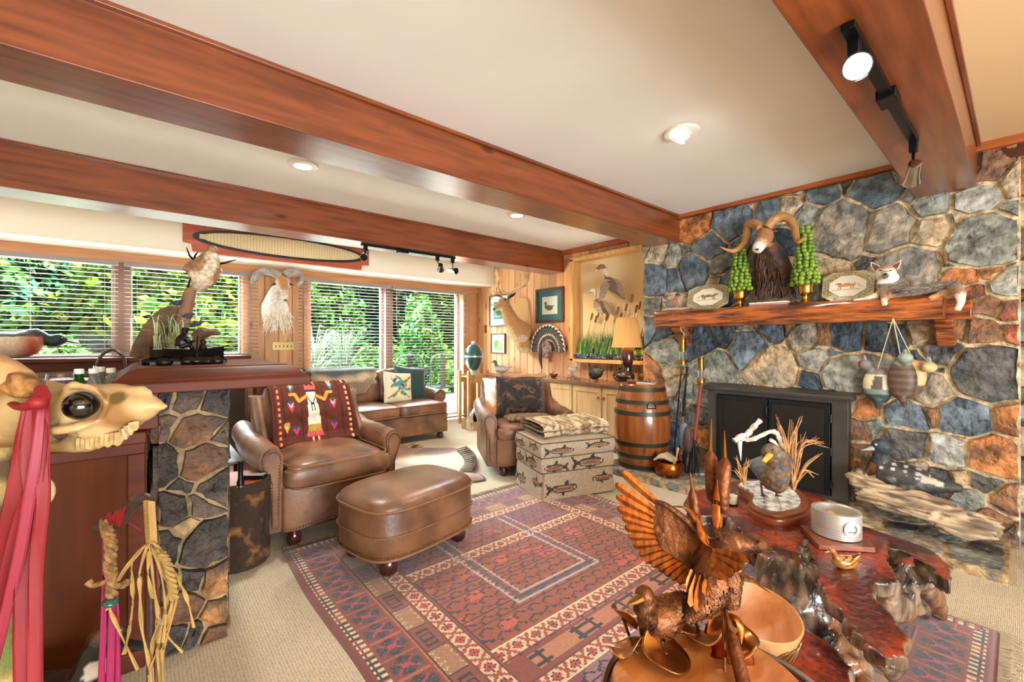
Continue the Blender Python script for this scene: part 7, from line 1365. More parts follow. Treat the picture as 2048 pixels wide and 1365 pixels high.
for s in (-1, 1): g.tube([Bp(366, 672)+Vector((0, s*.018, 0)), Bp(378, 684)+Vector((0, s*.022, 0)), Bp(391, 682)+Vector((0, s*.010, 0))], [.010, .008, .006], 8); g.tube([Bp(361, 694)+Vector((0, s*.012, 0)), Bp(378, 688)+Vector((0, s*.014, 0)), Bp(386, 699)+Vector((0, s*.014, 0))], [.013, .011, .008], 8)
g.ell(h+Vector((.004, 0, .006)), (.016, .016, .008)); blob('rower', g, M['bronze'], t, .0045, 1); part('oar', G().tube([Bp(395, 672, by_-.03), Bp(394, 705, by_-.05), Bp(393, 716, by_-.055)], [.003, .003, .007], 6), M['bronze'], t)
g = G(); g.tube([Bp(406, 699), Bp(405, 690)], [.018, .013], 8); g.ell(Bp(406, 683), .012); g.tube([Bp(406, 684), Bp(412, 686)], [.007, .004], 6); blob('dog', g, M['bronze'], t, .0045, 1)
# driftwood bird mount behind the boat
wy = 2.70; Wp = lambda u, v, Y=wy: at(u, v, Y=Y)
t = thing('game_bird_mount', 'pale mounted game bird on a broken branch with striped grass on the bar top', 'mounted bird', (Wp(340, 716).x, wy, BZ))
cr = lambda x, y: (220+x/4.873, 460+y/4.873)
leafpx = [cr(*p) for p in ((175, 1245), (225, 1100), (330, 920), (450, 795), (590, 728), (690, 745), (705, 870), (690, 1000), (640, 1150), (400, 1262))]
lp = [Wp(u, v, wy+.05) for u, v in leafpx]; g = G(); c = sum(lp, Vector())/len(lp); n = len(lp); g.add([c+Vector((0, -.05, 0))]+lp+[c+Vector((0, .02, 0))]+[p+Vector((0, .015, 0)) for p in lp], [(0, 1+i, 1+(i+1) % n) for i in range(n)]+[(n+1, n+2+(i+1) % n, n+2+i) for i in range(n)]+[(1+i, n+2+i, n+2+(i+1) % n, 1+(i+1) % n) for i in range(n)])
M['barkm'] = mat('curled_bark', '#5c4230', .8, var=(10, .7), col2='#9a7a58', bump=(24, .8, .02)); blob('bark_slab', g, M['barkm'], t, .010, 2)
g = G(); q = [Wp(*cr(*p)) for p in ((670, 1245), (690, 1000), (735, 800), (770, 640), (800, 560))]; g.tube(q, [.034, .032, .030, .028, .022], 12); g.tube([q[-1], Wp(*cr(835, 512))], [.02, .004], 8); g.tube([q[2], Wp(*cr(880, 700))], [.006, .003], 5); blob('branch', g, mat('bare_branch', '#9a6f4e', .7, var=(9, .5), col2='#5c4a3c', bump=(30, .5)), t, .007, 1)
g = G(); g.tube([Wp(*cr(860, 580)), Wp(*cr(900, 480), wy-.03), Wp(*cr(940, 360), wy-.05), Wp(*cr(990, 240), wy-.03)], [.025, .062, .066, .035], 16); g.ell(Wp(*cr(1000, 200), wy-.03), .026); g.tube([Wp(*cr(770, 460)), Wp(*cr(745, 380)), Wp(*cr(800, 300))], [.012, .032, .012], 10, flat=.6); g.tube([Wp(*cr(1030, 480)), Wp(*cr(1062, 400)), Wp(*cr(1055, 280))], [.012, .030, .012], 10, flat=.6); g.tube([Wp(*cr(880, 560)), Wp(*cr(850, 600))], [.03, .012], 8)
blob('bird', g, M['vfeather'], t, .0075, 2, lambda p, n: mixc(mixc(hx('#dcc6a8'), hx('#a8784e'), sm(nz(p, 16)+(p.z-1.55)*2.5, -.1, .35)), hx('#6a6a52'), sm(1.455-p.z, 0, .03)))
for a_, b_, c_ in (((745, 170), (775, 250), (830, 310)), ((860, 210), (830, 250), (820, 300)), ((1230, 290), (1130, 320), (1060, 335)), ((800, 400), (770, 520), (760, 560))): part('twig', G().tube([Wp(*cr(*a_), wy-.06), Wp(*cr(*b_), wy-.06), Wp(*cr(*c_), wy-.05)], [.002, .005, .006], 6), M['bronze'], t, smooth=True)
g = G(); g.tube([Wp(*cr(820, 1060)), Wp(*cr(900, 1000)), Wp(*cr(1000, 1000)), Wp(*cr(1090, 1015))], [.04, .045, .025, .008], 10, flat=.7); g.tube([Wp(*cr(850, 1245)), Wp(*cr(850, 1080))], [.035, .03], 8); blob('bark_stub', g, M['barkm'], t, .008, 1)
def tinybird(x, y, s=1): g = G(); c = Wp(*cr(x, y), wy-.05); g.ell(c, (.018*s, .013*s, .013*s)); g.ell(c+Vector((.016*s, 0, .010*s)), .009*s); g.tube([c, c-Vector((.03*s, 0, .004))], [.008, .003], 6); part('small_bird', g, mat('dark_small_bird', '#3c3a3a', .6), t, smooth=True)
tinybird(650, 715); tinybird(765, 840); tinybird(850, 915)
g = G(); R = random.Random(11)
for k in range(46):
    x0, y0 = R.uniform(430, 760), R.uniform(1130, 1240); x1 = x0+R.uniform(-260, 240); y1 = R.uniform(830, 1110); xm = x0+(x1-x0)*.25; ym = y1-R.uniform(0, 60); q = spline([Wp(*cr(x0, y0), wy-.06), Wp(*cr(xm, ym+40), wy-.09), Wp(*cr(x1, y1+R.uniform(-40, 60)), wy-.10)], 5); g.cur = R.choice([hx('#9aa860'), hx('#d8dcb8'), hx('#6f8248'), hx('#b8c088')]); g.tube(q, lerpl([.0022, .0028, .0008], len(q)), 4, False, flat=.4)
part('striped_grass', g, M['vleaf'], t)
part('ground_base', G().ell((Wp(340, 716).x, wy-.02, BZ+.006), (.15, .07, .012)), M['barkm'], t, smooth=True)
# log stool with remote and torch
c = Vector((.40, 2.83, 0)); t = thing('log_stool', 'bark-covered log stool with sawn top beside the stone pillar', 'log stool', tuple(c)); g = G(); n = 40; secs = []
for k in range(16):
    z = .46*k/15; secs.append([(c.x+(.155+.012*nz((math.cos(a)*3, math.sin(a)*3, z*4))+.008*nz((math.cos(a)*12, math.sin(a)*12, z*14)))*math.cos(a), c.y+(.155+.012*nz((math.cos(a)*3, math.sin(a)*3, z*4))+.008*nz((math.cos(a)*12, math.sin(a)*12, z*14)))*math.sin(a), z) for a in [2*PI*i/n for i in range(n)]])
g.loft(secs); part('bark', g, mat('lichened_bark', '#3d2a1c', .9, var=(9, .9), col2='#a8743a', bump=(22, .9, .03), contrast=(.57, .72)), t, smooth=True); part('sawn_top', G().lathe([(.148, 0), (.148, .006)], c+Vector((0, 0, .458)), 32), mat('sawn_log_face', '#b8592c', .3, coat=.5, var=(8, .3)), t)
kp = at(483, 1020, d=2.38); part('branch_scar', G().ell(kp, (.032, .03, .036)), mat('branch_scar_wood', '#8a3f22', .5, bump=(40, .5)), t, smooth=True)
p = at(508, 958, Z=.466); t = thing('remote_control', 'black remote control lying on the log stool', 'remote control', tuple(p)); part('case', G().box(p+Vector((0, 0, .012)), (.045, .13, .020), (0, 0, .9)), M['blackm'], t, bev=.006, seg=3); g = G(); R_ = rot((0, 0, .9))
for i in range(3):
    for j in range(8): g.box(p+R_ @ Vector((-.014+.014*i, -.048+.0125*j, .024)), (.009, .009, .004), (0, 0, .9))
part('buttons', g, mat('grey_buttons', '#a9aaa8', .5), t)
p = at(481, 975, Z=.466); t = thing('torch', 'small black torch standing on end on the log stool', 'torch', tuple(p)); part('body', G().lathe([(.017, 0), (.018, .03), (.012, .045), (.012, .12), (.014, .125), (.014, .135)], p, 18), M['blackm'], t, smooth=True, ang=30); part('lens_ring', G().lathe([(.0185, 0), (.0185, .006)], p+Vector((0, 0, .003)), 18), M['chrome'], t)
# low glass side table behind the stool
M['marble'] = mat('pale_tabletop', '#b8bcbc', .15); t = thing('low_side_table', 'low pale tabletop with magazine glimpsed between the pillar and the armchair', 'side table', (.36, 3.62, 0)); part('tabletop', G().bb(.14, .50, 3.30, 4.05, .43, .45), M['marble'], t, bev=.004)
for x in (.17, .45):
    for y in (3.34, 4.0): part('leg', G().bb(x, x+.03, y, y+.03, 0, .43), M['footw'], t)
t = thing('magazine', 'magazine with dark cover edge lying on the low side table', 'magazine', (.33, 3.85, .45)); part('pages', G().box((.34, 3.86, .453), (.2, .27, .005), (0, 0, .3)), M['white'], t); part('cover', G().box((.34, 3.86, .457), (.202, .272, .002), (0, 0, .3)), mat('magazine_cover', '#46606a', .3, var=(14, .6), col2='#c8d0cc'), t)
# ================================================================ nearest things, left: skull on a bark post, crook with raffia
M['vbone'] = VC('aged_bone', .45, var=(14, .2), bump=(26, .3, .004))
sd = .82; S_ = lambda u, v, dd=0: at(u, v, d=sd+dd)
pb = S_(-12, 900, .05)
t = thing('bark_post', 'mossy bark-covered post standing at the left picture edge under the skull', 'post', (pb.x, pb.y, 0)); g = G(); g.tube(spline([(pb.x, pb.y, 0), (pb.x+.004, pb.y, .4), (pb.x-.004, pb.y, .7), (pb.x, pb.y, 1.03)], 8), lerpl([.075, .06, .052, .05], 25), 20)
blob('post', g, VC('mossy_bark', .9, bump=(30, .9, .02)), t, .009, 1, lambda p, n: mixc(mixc(hx('#b79c62'), hx('#5a4630'), sm(nz(p, 18), -.2, .25)), hx('#6f7a3c'), sm(nz(p, 9), .1, .4)), lambda p, n: p+n*.008*nz(p, 22))
t = thing('deer_skull', 'pale deer skull with glossy black eye and red ribbon, closest thing on the left', 'skull', tuple(S_(120, 860)))
g = G(); g.ell(S_(20, 830, .03), (.075, .06, .065)); g.tube([S_(30, 815), S_(95, 815), S_(150, 812)], [.058, .052, .040], 16); g.tube([S_(140, 818), S_(200, 820), S_(250, 818), S_(290, 815), S_(315, 812), S_(338, 814)], [.046, .048, .040, .028, .014, .004], 16, flat=1.0, up=(math.cos(AZ), math.sin(AZ), 0)); g.tube([S_(230, 786), S_(270, 784), S_(306, 785)], [.012, .010, .004], 8)
g.tube([S_(180, 785), S_(240, 782), S_(290, 783), S_(305, 785)], [.012, .013, .008, .004], 8); g.tube([S_(60, 880, .0), S_(120, 893), S_(175, 882), S_(250, 860)], [.016, .010, .022, .014], 10); g.tube([S_(170, 850, -.02), S_(210, 850, -.01), S_(260, 845)], [.03, .03, .018], 10)
g.tube(spline([S_(70, 850, -.05), S_(95, 862, -.06), S_(135, 858, -.058), S_(165, 850, -.052), S_(192, 838, -.040)], 5), .0085, 8)
g.tube(spline([S_(130, 785, -.035), S_(142, 772, -.045), S_(170, 776, -.05), S_(192, 795, -.045), S_(194, 825, -.04)], 5), .008, 8); g.tube([S_(128, 790, -.03), S_(130, 825, -.035), S_(140, 855, -.045)], .010, 8)
R = random.Random(5); tg = G()
for k in range(9): u = 162+k*9.5; v = 884-k*1.4; tg.tube([S_(u, v-6, -.022), S_(u-1, v+8, -.026), S_(u-3, v+15-3*(k % 2), -.026), S_(u-4, v+20-4*(k % 2), -.024)], [.0085, .0085, .006, .0015], 7)
for k in range(3): tg.tube([S_(250+k*9, 858-k*6, -.02), S_(250+k*10, 872-k*8, -.022), S_(252+k*10, 880-k*9, -.022)], [.009, .007, .002], 6)
def bonec(p, n):
    k = nz(p, 14); c = mixc(hx('#bb9a68'), hx('#8c6438'), sm(k, -.2, .35)); d = (p-S_(95, 880, -.02)).length; c = mixc(c, hx('#8a6438'), sm(.05-d, 0, .03)*.5); d2 = (p-S_(233, 793, -.03)).length; return mixc(c, hx('#5f4a20'), sm(.018-d2, 0, .006))
def boned(p, n):
    q = S_(165, 812, -.05); d = (p-q).length; k = max(0, .040-d); p = p+Vector((math.cos(AZ), math.sin(AZ), 0))*k*.75; d = (p-S_(238, 792, -.045)).length; p = p+Vector((math.cos(AZ), math.sin(AZ), 0))*max(0, .016-d)*.8; return p+n*.0022*nz(p, 45)+n*.003*nz(p, 18)
blob('skull', g, M['vbone'], t, .0052, 2, bonec, boned)
part('teeth', tg, mat('worn_teeth', '#b89a68', .4, var=(40, .4)), t, smooth=True)
part('eye_ball', G().ell(S_(163, 812, -.032), .0265, n=24, m=16), mat('glossy_black_eye', '#060606', .06, coat=1), t, smooth=True)
g = G()
for k in range(46): a = R.uniform(0, 6.28); rr = R.random(); g.ell(S_(40+34*rr*math.cos(a), 772+17*rr*math.sin(a), -.05+R.uniform(-.012, .012)), (.011+.006*R.random(), .011, .009), (R.random(), R.random(), 0), n=7, m=5)
g.ell(S_(40, 772, -.03), (.034, .03, .018)); blob('antler_burr', g, mat('antler_burr', '#9a6a34', .7, var=(30, .6), bump=(70, .9, .01)), t, .0045, 1)
g = G(); g.tube(spline([S_(38, 765, -.04), S_(8, 742, -.03), S_(-40, 715, 0), S_(-90, 660, .05)], 6), lerpl([.026, .024, .022, .016], 19), 12); part('antler_beam', g, M['antler'], t, smooth=True)
M['ribbon'] = mat('red_ribbon', '#8a0c14', .6, var=(5, .25), scale=(4, 4, .6)); M['pinkrib'] = mat('pink_ribbon', '#9a144c', .5, var=(5, .2), scale=(4, 4, .6))
def ribbon(parent, path, w, mt, folds=3, amp=.008, n=24, name='ribbon', tw=0, D=S_):
    P_ = spline([D(*q) for q in path], max(3, n//(len(path)-1))); m = len(P_); rt = Vector((math.sin(AZ), -math.cos(AZ), 0)); fw = Vector((math.cos(AZ), math.sin(AZ), 0)); ws = lerpl(w, m); g = G(); K = 14
    g.grid(lambda u, v: P_[min(m-1, int(v*(m-1)+.5))]+rt*(u-.5)*ws[min(m-1, int(v*(m-1)+.5))]+fw*amp*math.sin(u*PI*folds+v*3+tw), K, m-1); return part(name, g, mt, parent, smooth=True, solid=.0012)
rb = thing('red_ribbon', 'long red satin ribbon knotted round the antler base and hanging down the left edge', 'ribbon', tuple(S_(60, 900)))
ribbon(rb, [(66, 806, -.075), (62, 870, -.08), (50, 960, -.08), (25, 1060, -.075), (-10, 1200, -.07), (-45, 1330, -.07)], [.035, .062, .075, .055, .055, .055], M['ribbon'], 5, .007)
ribbon(rb, [(74, 806, -.08), (66, 900, -.085), (74, 1000, -.085), (64, 1120, -.08), (62, 1250, -.08), (64, 1420, -.08)], [.03, .05, .042, .046, .05, .05], M['ribbon'], 4, .006, tw=2)
ribbon(rb, [(80, 812, -.088), (62, 940, -.095), (40, 1090, -.09), (12, 1230, -.085), (-10, 1330, -.08)], [.012, .022, .020, .018, .016], mat('rose_ribbon', '#8e2236', .55), 2, .004, tw=1)
g = G(); g.tube(spline([S_(82, 775, -.075), S_(84, 795, -.09), S_(70, 808, -.095), S_(45, 815, -.085), S_(25, 808, -.07)], 5), lerpl([.008, .012, .013, .010, .007], 21), 10, flat=.6); g.ell(S_(76, 805, -.095), (.014, .014, .012)); part('knot', g, M['ribbon'], rb, smooth=True)
for v in (945, 975): pass
g = G(); g.ell(S_(84, 945, -.05), (.010, .010, .016)); g.ell(S_(86, 985, -.05), (.016, .014, .026)); g.tube([S_(82, 905, -.05), S_(86, 985, -.05)], .002, 5); bs = part('bone_pendant', g, M['vbone'] if 0 else mat('ivory_bone', '#e0cfa8', .4), t, smooth=True)
# goose decoy on the floor bottom left
c = at(112, 1340, d=1.32); duck('goose_decoy', 'black goose decoy head with white cheek rising at the bottom left corner', 'decoy', (c.x-.05, c.y+.03, 0), .52, -.6, lambda p, n: hx('#e8dcc8') if (.33 < p.x < .42 and .40 < p.z < .50) else (mixc(hx('#20201f'), hx('#7a4a38'), sm(p.z, .60, .66)) if p.z > .3 else hx('#6f7a5a')), '#1c1c1c', head=(.38, .58), material='vgloss', vox=.02)
# crook with rope, ribbon and raffia
cd = 1.18; K_ = lambda u, v, dd=0: at(u, v, d=cd+dd)
fl = K_(300, 1300); t = thing('crooked_staff', 'dark crook-topped staff wrapped in rope and raffia in front of the bar panel', 'staff', (fl.x, fl.y, 0)); M['darkstick'] = mat('dark_branch', '#3f2a22', .4, coat=.3, bump=(30, .4)); g = G(); q = spline([K_(197, 1052), K_(215, 1052), K_(240, 1040), K_(262, 1015), K_(280, 998), K_(297, 1002), K_(303, 1030), K_(303, 1085), K_(303, 1200), K_(302, 1365), K_(302, 1450)], 5); q.append(Vector((fl.x, fl.y, 0))); g.tube(q, lerpl([.017, .019, .017, .015, .015, .014, .013, .012, .010, .010, .010, .012], len(q)), 12); part('branch', g, M['darkstick'], t, smooth=True)
M['raffia'] = mat('raffia', '#b8904e', .7, var=(14, .35), scale=(2, 2, .4)); M['rope'] = mat('jute_rope', '#9a7244', .9, var=(60, .5), bump=(120, .8, .006))
g = G()
for k in range(17): v = 1004+k*5; u = 298+k*.3; g.tube([K_(u-9, v, -.018), K_(u, v+1, -.026), K_(u+9, v+2, -.018), K_(u+9, v+2, .018), K_(u, v, .02), K_(u-9, v, .018), K_(u-9, v, -.018)], .0042, 6, False)
part('raffia_wrap', g, M['raffia'], t, smooth=True)
Rr = random.Random(12); strands = [((300, 1085), (270, 1110), (235, 1165), (220, 1210), (232, 1250), (275, 1340)), ((300, 1085), (282, 1140), (282, 1190), (286, 1260), (300, 1330), (304, 1400)), ((304, 1085), (296, 1150), (308, 1220), (318, 1290), (300, 1350), (310, 1420)), ((304, 1085), (330, 1110), (342, 1160), (328, 1230), (316, 1300), (322, 1400)), ((306, 1085), (340, 1130), (358, 1165), (376, 1200), (388, 1255)), ((306, 1088), (345, 1180), (340, 1240), (335, 1270), (365, 1305)), ((300, 1090), (310, 1180), (318, 1240), (305, 1300), (312, 1420)), ((298, 1090), (265, 1120), (266, 1200), (260, 1260), (248, 1310)), ((306, 1090), (325, 1150), (330, 1230), (326, 1300), (330, 1420)), ((302, 1090), (318, 1105), (335, 1125), (348, 1180), (352, 1210), (322, 1320)), ((296, 1088), (258, 1130), (222, 1190), (216, 1220)), ((304, 1090), (322, 1140), (346, 1190), (330, 1260), (302, 1340), (286, 1400))]
for s in strands:
    g = G(); q = spline([K_(u+Rr.uniform(-2, 2), v, -.02+Rr.uniform(-.015, .03)) for u, v in s], 6); g.tube(q, [.0042+.0016*math.sin(i*.9+len(s)) for i in range(len(q))], 6, flat=.6); part('raffia_strand', g, M['raffia'], t, smooth=True)
g = G(); q = spline([K_(u, v, -.03) for u, v in ((322, 1108), (333, 1125), (340, 1150), (345, 1175), (348, 1200))], 6)
for ph in (0, 2.1, 4.2): g.tube([p+Vector((math.cos(i*.8+ph)*.007, math.sin(i*.8+ph)*.007, 0)) for i, p in enumerate(q)], .005, 6)
part('raffia_braid', g, M['raffia'], t, smooth=True)
g = G(); q = spline([K_(212, 1040, -.02), K_(214, 1060, -.02), K_(222, 1090, -.015), K_(220, 1130, -.015), K_(225, 1160, -.015), K_(223, 1195, -.015)], 8)
for ph in (0, 2.1, 4.2): g.tube([p+Vector((math.cos(i*.7+ph)*.008, math.sin(i*.7+ph)*.008, 0)) for i, p in enumerate(q)], .0075, 6)
g.tube(spline([K_(222, 1160, -.02), K_(200, 1168, -.02), K_(186, 1172, -.02), K_(176, 1165, -.02)], 4), lerpl([.006, .007, .006, .010], 13), 6); g.tube(spline([K_(226, 1165, -.02), K_(245, 1172, -.02), K_(255, 1165, -.02)], 4), lerpl([.006, .008, .010], 9), 6); part('jute_rope', g, M['rope'], t, smooth=True)
part('green_bead', G().ell(K_(221, 1205, -.025), (.018, .018, .010), (.3, .2, 0)), mat('green_glazed_bead', '#2f5a4c', .2, coat=.6, var=(20, .5)), t, smooth=True)
g = G()
for k in range(9): a = 1036+3*(k % 4); g.tube(spline([K_(203+k*5, a+8, -.022), K_(215+k*4, a-6-k, -.026), K_(226+k*3.5, a-10-k*1.5, -.01)], 3), .004, 5)
part('red_wrap', g, M['ribbon'], t, smooth=True)
pr_ = thing('pink_ribbon', 'bright pink ribbons hanging from the crooked staff behind the jute rope', 'ribbon', tuple(K_(222, 1200, .01)))
ribbon(pr_, [(206, 1052, .01), (206, 1150, .012), (205, 1250, .012), (200, 1420, .012)], [.010, .014, .014, .02], M['pinkrib'], 2, .004, D=K_); ribbon(pr_, [(226, 1050, .02), (226, 1150, .022), (228, 1250, .022), (226, 1420, .022)], [.022, .032, .034, .04], M['pinkrib'], 3, .005, D=K_, tw=1)
ribbon(pr_, [(243, 1042, .01), (262, 1050, .012), (283, 1062, .012)], [.006, .007, .006], M['pinkrib'], 1, .001, D=K_); ribbon(pr_, [(311, 1105, .03), (316, 1180, .03), (313, 1260, .03), (318, 1400, .03)], [.006, .008, .008, .008], mat('faded_red_ribbon', '#c8605a', .5), 1, .002, D=K_)
# ================================================================ nearest things, right: copper duck sculpture on a round side table
tc = (.865, .375)
t = thing('round_side_table', 'round dark red side table with a silver rim under the copper sculpture', 'side table', (*tc, 0)); part('tabletop', G().lathe([(.22, 0), (.228, .01), (.228, .018)], (*tc, .476), 48), mat('oxblood_top', '#5a1c1c', .2, coat=.7), t, smooth=True, ang=30); part('rim', G().lathe([(.228, -.012), (.238, -.010), (.240, .014), (.233, .024), (.226, .020)], (*tc, .48), 56, cap=False), M['chrome'], t, smooth=True); part('pedestal', G().lathe([(.15, 0), (.14, .02), (.04, .06), (.03, .25), (.05, .44), (.12, .476)], (*tc, 0), 28), M['footw'], t, smooth=True)
SZ = .50; Q = lambda u, v, d=1.0: at(u, v, d=d)
t = thing('copper_duck_sculpture', 'copper sculpture of a flying and a standing duck among cattails and lily pads', 'sculpture', (*tc, SZ))
sl = [(.70, .52), (.755, .565), (.83, .575), (.90, .555), (.96, .53), (1.02, .475), (1.06, .42), (1.045, .33), (.98, .25), (.88, .20), (.78, .20), (.71, .28), (.68, .40)]
sl = spline([Vector((a, b, 0)) for a, b in sl+[sl[0]]], 4)[:-1]; g = G(); g.loft([[(p.x, p.y, SZ+.001) for p in sl], [(tc[0]+(p.x-tc[0])*.97, tc[1]+(p.y-tc[1])*.97, SZ+.032) for p in sl]]); part('wood_slab', g, woodm('live_edge_wood', '#d08a4c', '#a05a28', .25, (1.2, 6, 6), 4, coat=.4), t, bev=.004)
def pad(u, v, d, r, tilt, rz, name='lily_pad'):
    c = Q(u, v, d); g = G(); R_ = Euler((tilt[0], tilt[1], rz)).to_matrix()
    def P_(a, b): th = .22+a*(2*PI-.44); rr = r*b; return c+R_ @ Vector((rr*math.cos(th), rr*math.sin(th), .35*rr*rr/r*(.5+.5*math.sin(th*2+rz))+.10*rr*math.sin(th*3)*b))
    g.grid(P_, 36, 8); part(name, g, M['copper'], t, smooth=True, solid=.0015)
    part('pad_stem', G().tube([c, (c.x+.01, c.y-.01, SZ+.03)], .004, 6), M['copperd'], t)
for a in ((1330, 1306, .93, .052, (.35, -.35), .8), (1262, 1296, .96, .046, (.2, .5), 2.0), (1246, 1238, 1.02, .036, (.9, .3), 1.2), (1398, 1272, .99, .055, (.3, -.1), 2.6), (1462, 1288, .97, .060, (-.2, -.3), .2), (1388, 1236, 1.02, .040, (1.0, .2), 3.0), (1448, 1232, 1.02, .040, (.9, -.3), 1.4), (1476, 1330, .92, .035, (1.1, .3), 2.2)): pad(*a)
def feathers(parent, pts, r, n, seed, L=.02, name='feathers'):
    R = random.Random(seed); g = G(); fw = Vector((math.cos(AZ), math.sin(AZ), 0))
    for k in range(n):
        i = R.randrange(len(pts)-1); f = R.random(); c = pts[i].lerp(pts[i+1], f); rr = r[i]*(1-f)+r[i+1]*f; dr = (pts[i+1]-pts[i]).normalized(); a = R.uniform(-1.7, 1.7); sd_ = dr.cross(fw).normalized(); n_ = (-fw*math.cos(a)+sd_*math.sin(a)).normalized(); b = c+n_*rr*.97; w = dr.cross(n_).normalized()*L*.32; e = b+dr*L+n_*.003; g.quad(b-w, b+w, e+w*.6+n_*.001, e-w*.6+n_*.001); g.add([b+dr*L*.9-w*.6+n_*.003, b+dr*L*.9+w*.6+n_*.003, b+dr*L*1.3+n_*.003], [(0, 1, 2)])
    part(name, g, M['copperd'], parent, solid=.0008)
# standing duck
g = G(); bp = [Q(1283, 1228, .98), Q(1300, 1234, .98), Q(1325, 1236, .99), Q(1345, 1222, 1.0), Q(1362, 1202, 1.01)]; br_ = [.028, .042, .044, .03, .010]; g.tube(bp, br_, 14); g.tube([Q(1288, 1225, .98), Q(1286, 1210, .98), Q(1290, 1196, .98)], [.026, .020, .021], 12); g.ell(Q(1289, 1192, .98), .0225)
sdk = blob('standing_duck', g, M['copperd'], t, .005, 1); feathers(sdk, bp, br_, 420, 3, .016)
part('bill', G().tube([Q(1280, 1196, .97), Q(1268, 1204, .96), Q(1254, 1211, .955)], [.014, .010, .003], 8, flat=.6), M['brassd'], sdk, smooth=True)
for u, v in ((1285, 1268), (1330, 1276)): part('leg', G().tube([Q(u, v-10, .98), Q(u+3, v+10, .98)], [.009, .006], 8), M['copperd'], sdk, smooth=True)
part('tail_plate', G().add([Q(1350, 1196, 1.01), Q(1362, 1182, 1.02), Q(1380, 1188, 1.02), Q(1372, 1212, 1.01)], [(0, 1, 2, 3)]), M['copperd'], sdk, solid=.0015)
# flying duck
fb_ = [Q(1437, 1080, 1.0), Q(1440, 1100, .99), Q(1430, 1135, .98), Q(1420, 1165, .98), Q(1405, 1195, .98), Q(1383, 1225, .98)]; fr_ = [.028, .044, .050, .044, .030, .010]; g = G(); g.tube(fb_, fr_, 16); g.tube([Q(1437, 1085, 1.0), Q(1465, 1083, 1.0), Q(1488, 1088, 1.0), Q(1508, 1088, 1.0)], [.034, .026, .020, .022], 14); g.ell(Q(1513, 1088, 1.0), (.026, .024, .021)); g.tube([Q(1450, 1130, .97), Q(1458, 1165, .97), Q(1462, 1195, .97)], [.035, .028, .012], 10)
fd = blob('flying_duck', g, M['copperd'], t, .0055, 1); feathers(fd, fb_, fr_, 700, 5, .020); feathers(fd, [Q(1480, 1086, 1.0), Q(1437, 1084, 1.0)], [.020, .03], 160, 6, .014, 'neck_feathers'); feathers(fd, [Q(1450, 1130, .96), Q(1460, 1195, .96)], [.034, .014], 160, 7, .018, 'flank_feathers')
part('bill', G().tube([Q(1518, 1090, 1.0), Q(1530, 1094, 1.0), Q(1543, 1098, 1.0)], [.014, .010, .005], 8, flat=.6), M['brassd'], fd, smooth=True); part('eye', G().ell(Q(1516, 1084, .975), .0035, n=8, m=6), M['eye'], fd, smooth=True)
def plate(parent, pts, name, m, d=None): g = G(); P_ = [Q(*p) for p in pts]; n = len(P_); g.add(P_, [tuple(range(n))]); return part(name, g, m, parent, solid=.0016)
wb = [(1312, 1008), (1302, 1025), (1299, 1040), (1300, 1056), (1305, 1070), (1312, 1085), (1324, 1099), (1338, 1110), (1353, 1119), (1366, 1126), (1380, 1133)]
tips = [(1242, 942), (1231, 968), (1232, 992), (1234, 1016), (1244, 1036), (1249, 1055), (1257, 1074), (1266, 1092), (1278, 1110), (1290, 1124), (1304, 1133), (1317, 1142), (1330, 1151), (1344, 1160), (1357, 1168)]
wing = plate(fd, [(1312, 1006, 1.05), (1330, 1012, 1.04), (1375, 1045, 1.02), (1415, 1088, 1.0), (1418, 1120, .99), (1385, 1138, 1.0), (1353, 1119, 1.02), (1324, 1099, 1.03), (1305, 1070, 1.05), (1299, 1040, 1.05)], 'left_wing', M['copperd'])
g = G(); g.tube(spline([Q(1417, 1092, .995), Q(1375, 1044, 1.015), Q(1330, 1010, 1.035), Q(1308, 1004, 1.045)], 5), lerpl([.012, .008, .005], 16), 8); part('leading_edge', g, M['copperd'], wing, smooth=True)
M['copperf'] = mat('copper_feather', '#a85c26', .42, .85, var=(30, .5), scale=(3, 3, 1))
for k, tp in enumerate(tips):
    f = k/(len(tips)-1)*(len(wb)-1); i = min(len(wb)-2, int(f)); b = (wb[i][0]+(wb[i+1][0]-wb[i][0])*(f-i), wb[i][1]+(wb[i+1][1]-wb[i][1])*(f-i)); db, dt_ = 1.05-.02*k/14, 1.08-.05*k/14
    A_ = Q(b[0]+6, b[1]+2, db); B_ = Q(*tp, dt_); ax = (B_-A_); L = ax.length; fw = Vector((math.cos(AZ), math.sin(AZ), 0)); sd_ = ax.cross(fw).normalized(); g = G(); w = .0105; pr = [(0, .55), (.25, .9), (.6, 1.05), (.85, .95), (.96, .6), (1, .1)]; lf = [A_+ax*a+sd_*w*b_*(1+.0*k) for a, b_ in pr]; rg = [A_+ax*a-sd_*w*b_ for a, b_ in pr]; ct = [A_+ax*a-fw*.004 for a, b_ in pr]
    for i in range(5): g.quad(lf[i], ct[i], ct[i+1], lf[i+1]); g.quad(ct[i], rg[i], rg[i+1], ct[i+1])
    part('feather', g, M['copperf'], wing, solid=.001)
rw = plate(fd, [(1416, 1096, .98), (1440, 1104, .95), (1475, 1112, .92), (1498, 1122, .90), (1494, 1128, .90), (1480, 1134, .90), (1484, 1145, .90), (1470, 1148, .90), (1458, 1156, .90), (1440, 1148, .92), (1420, 1128, .95)], 'right_wing', mat('verdigris_copper', '#a8824a', .3, .9, var=(12, .4)))
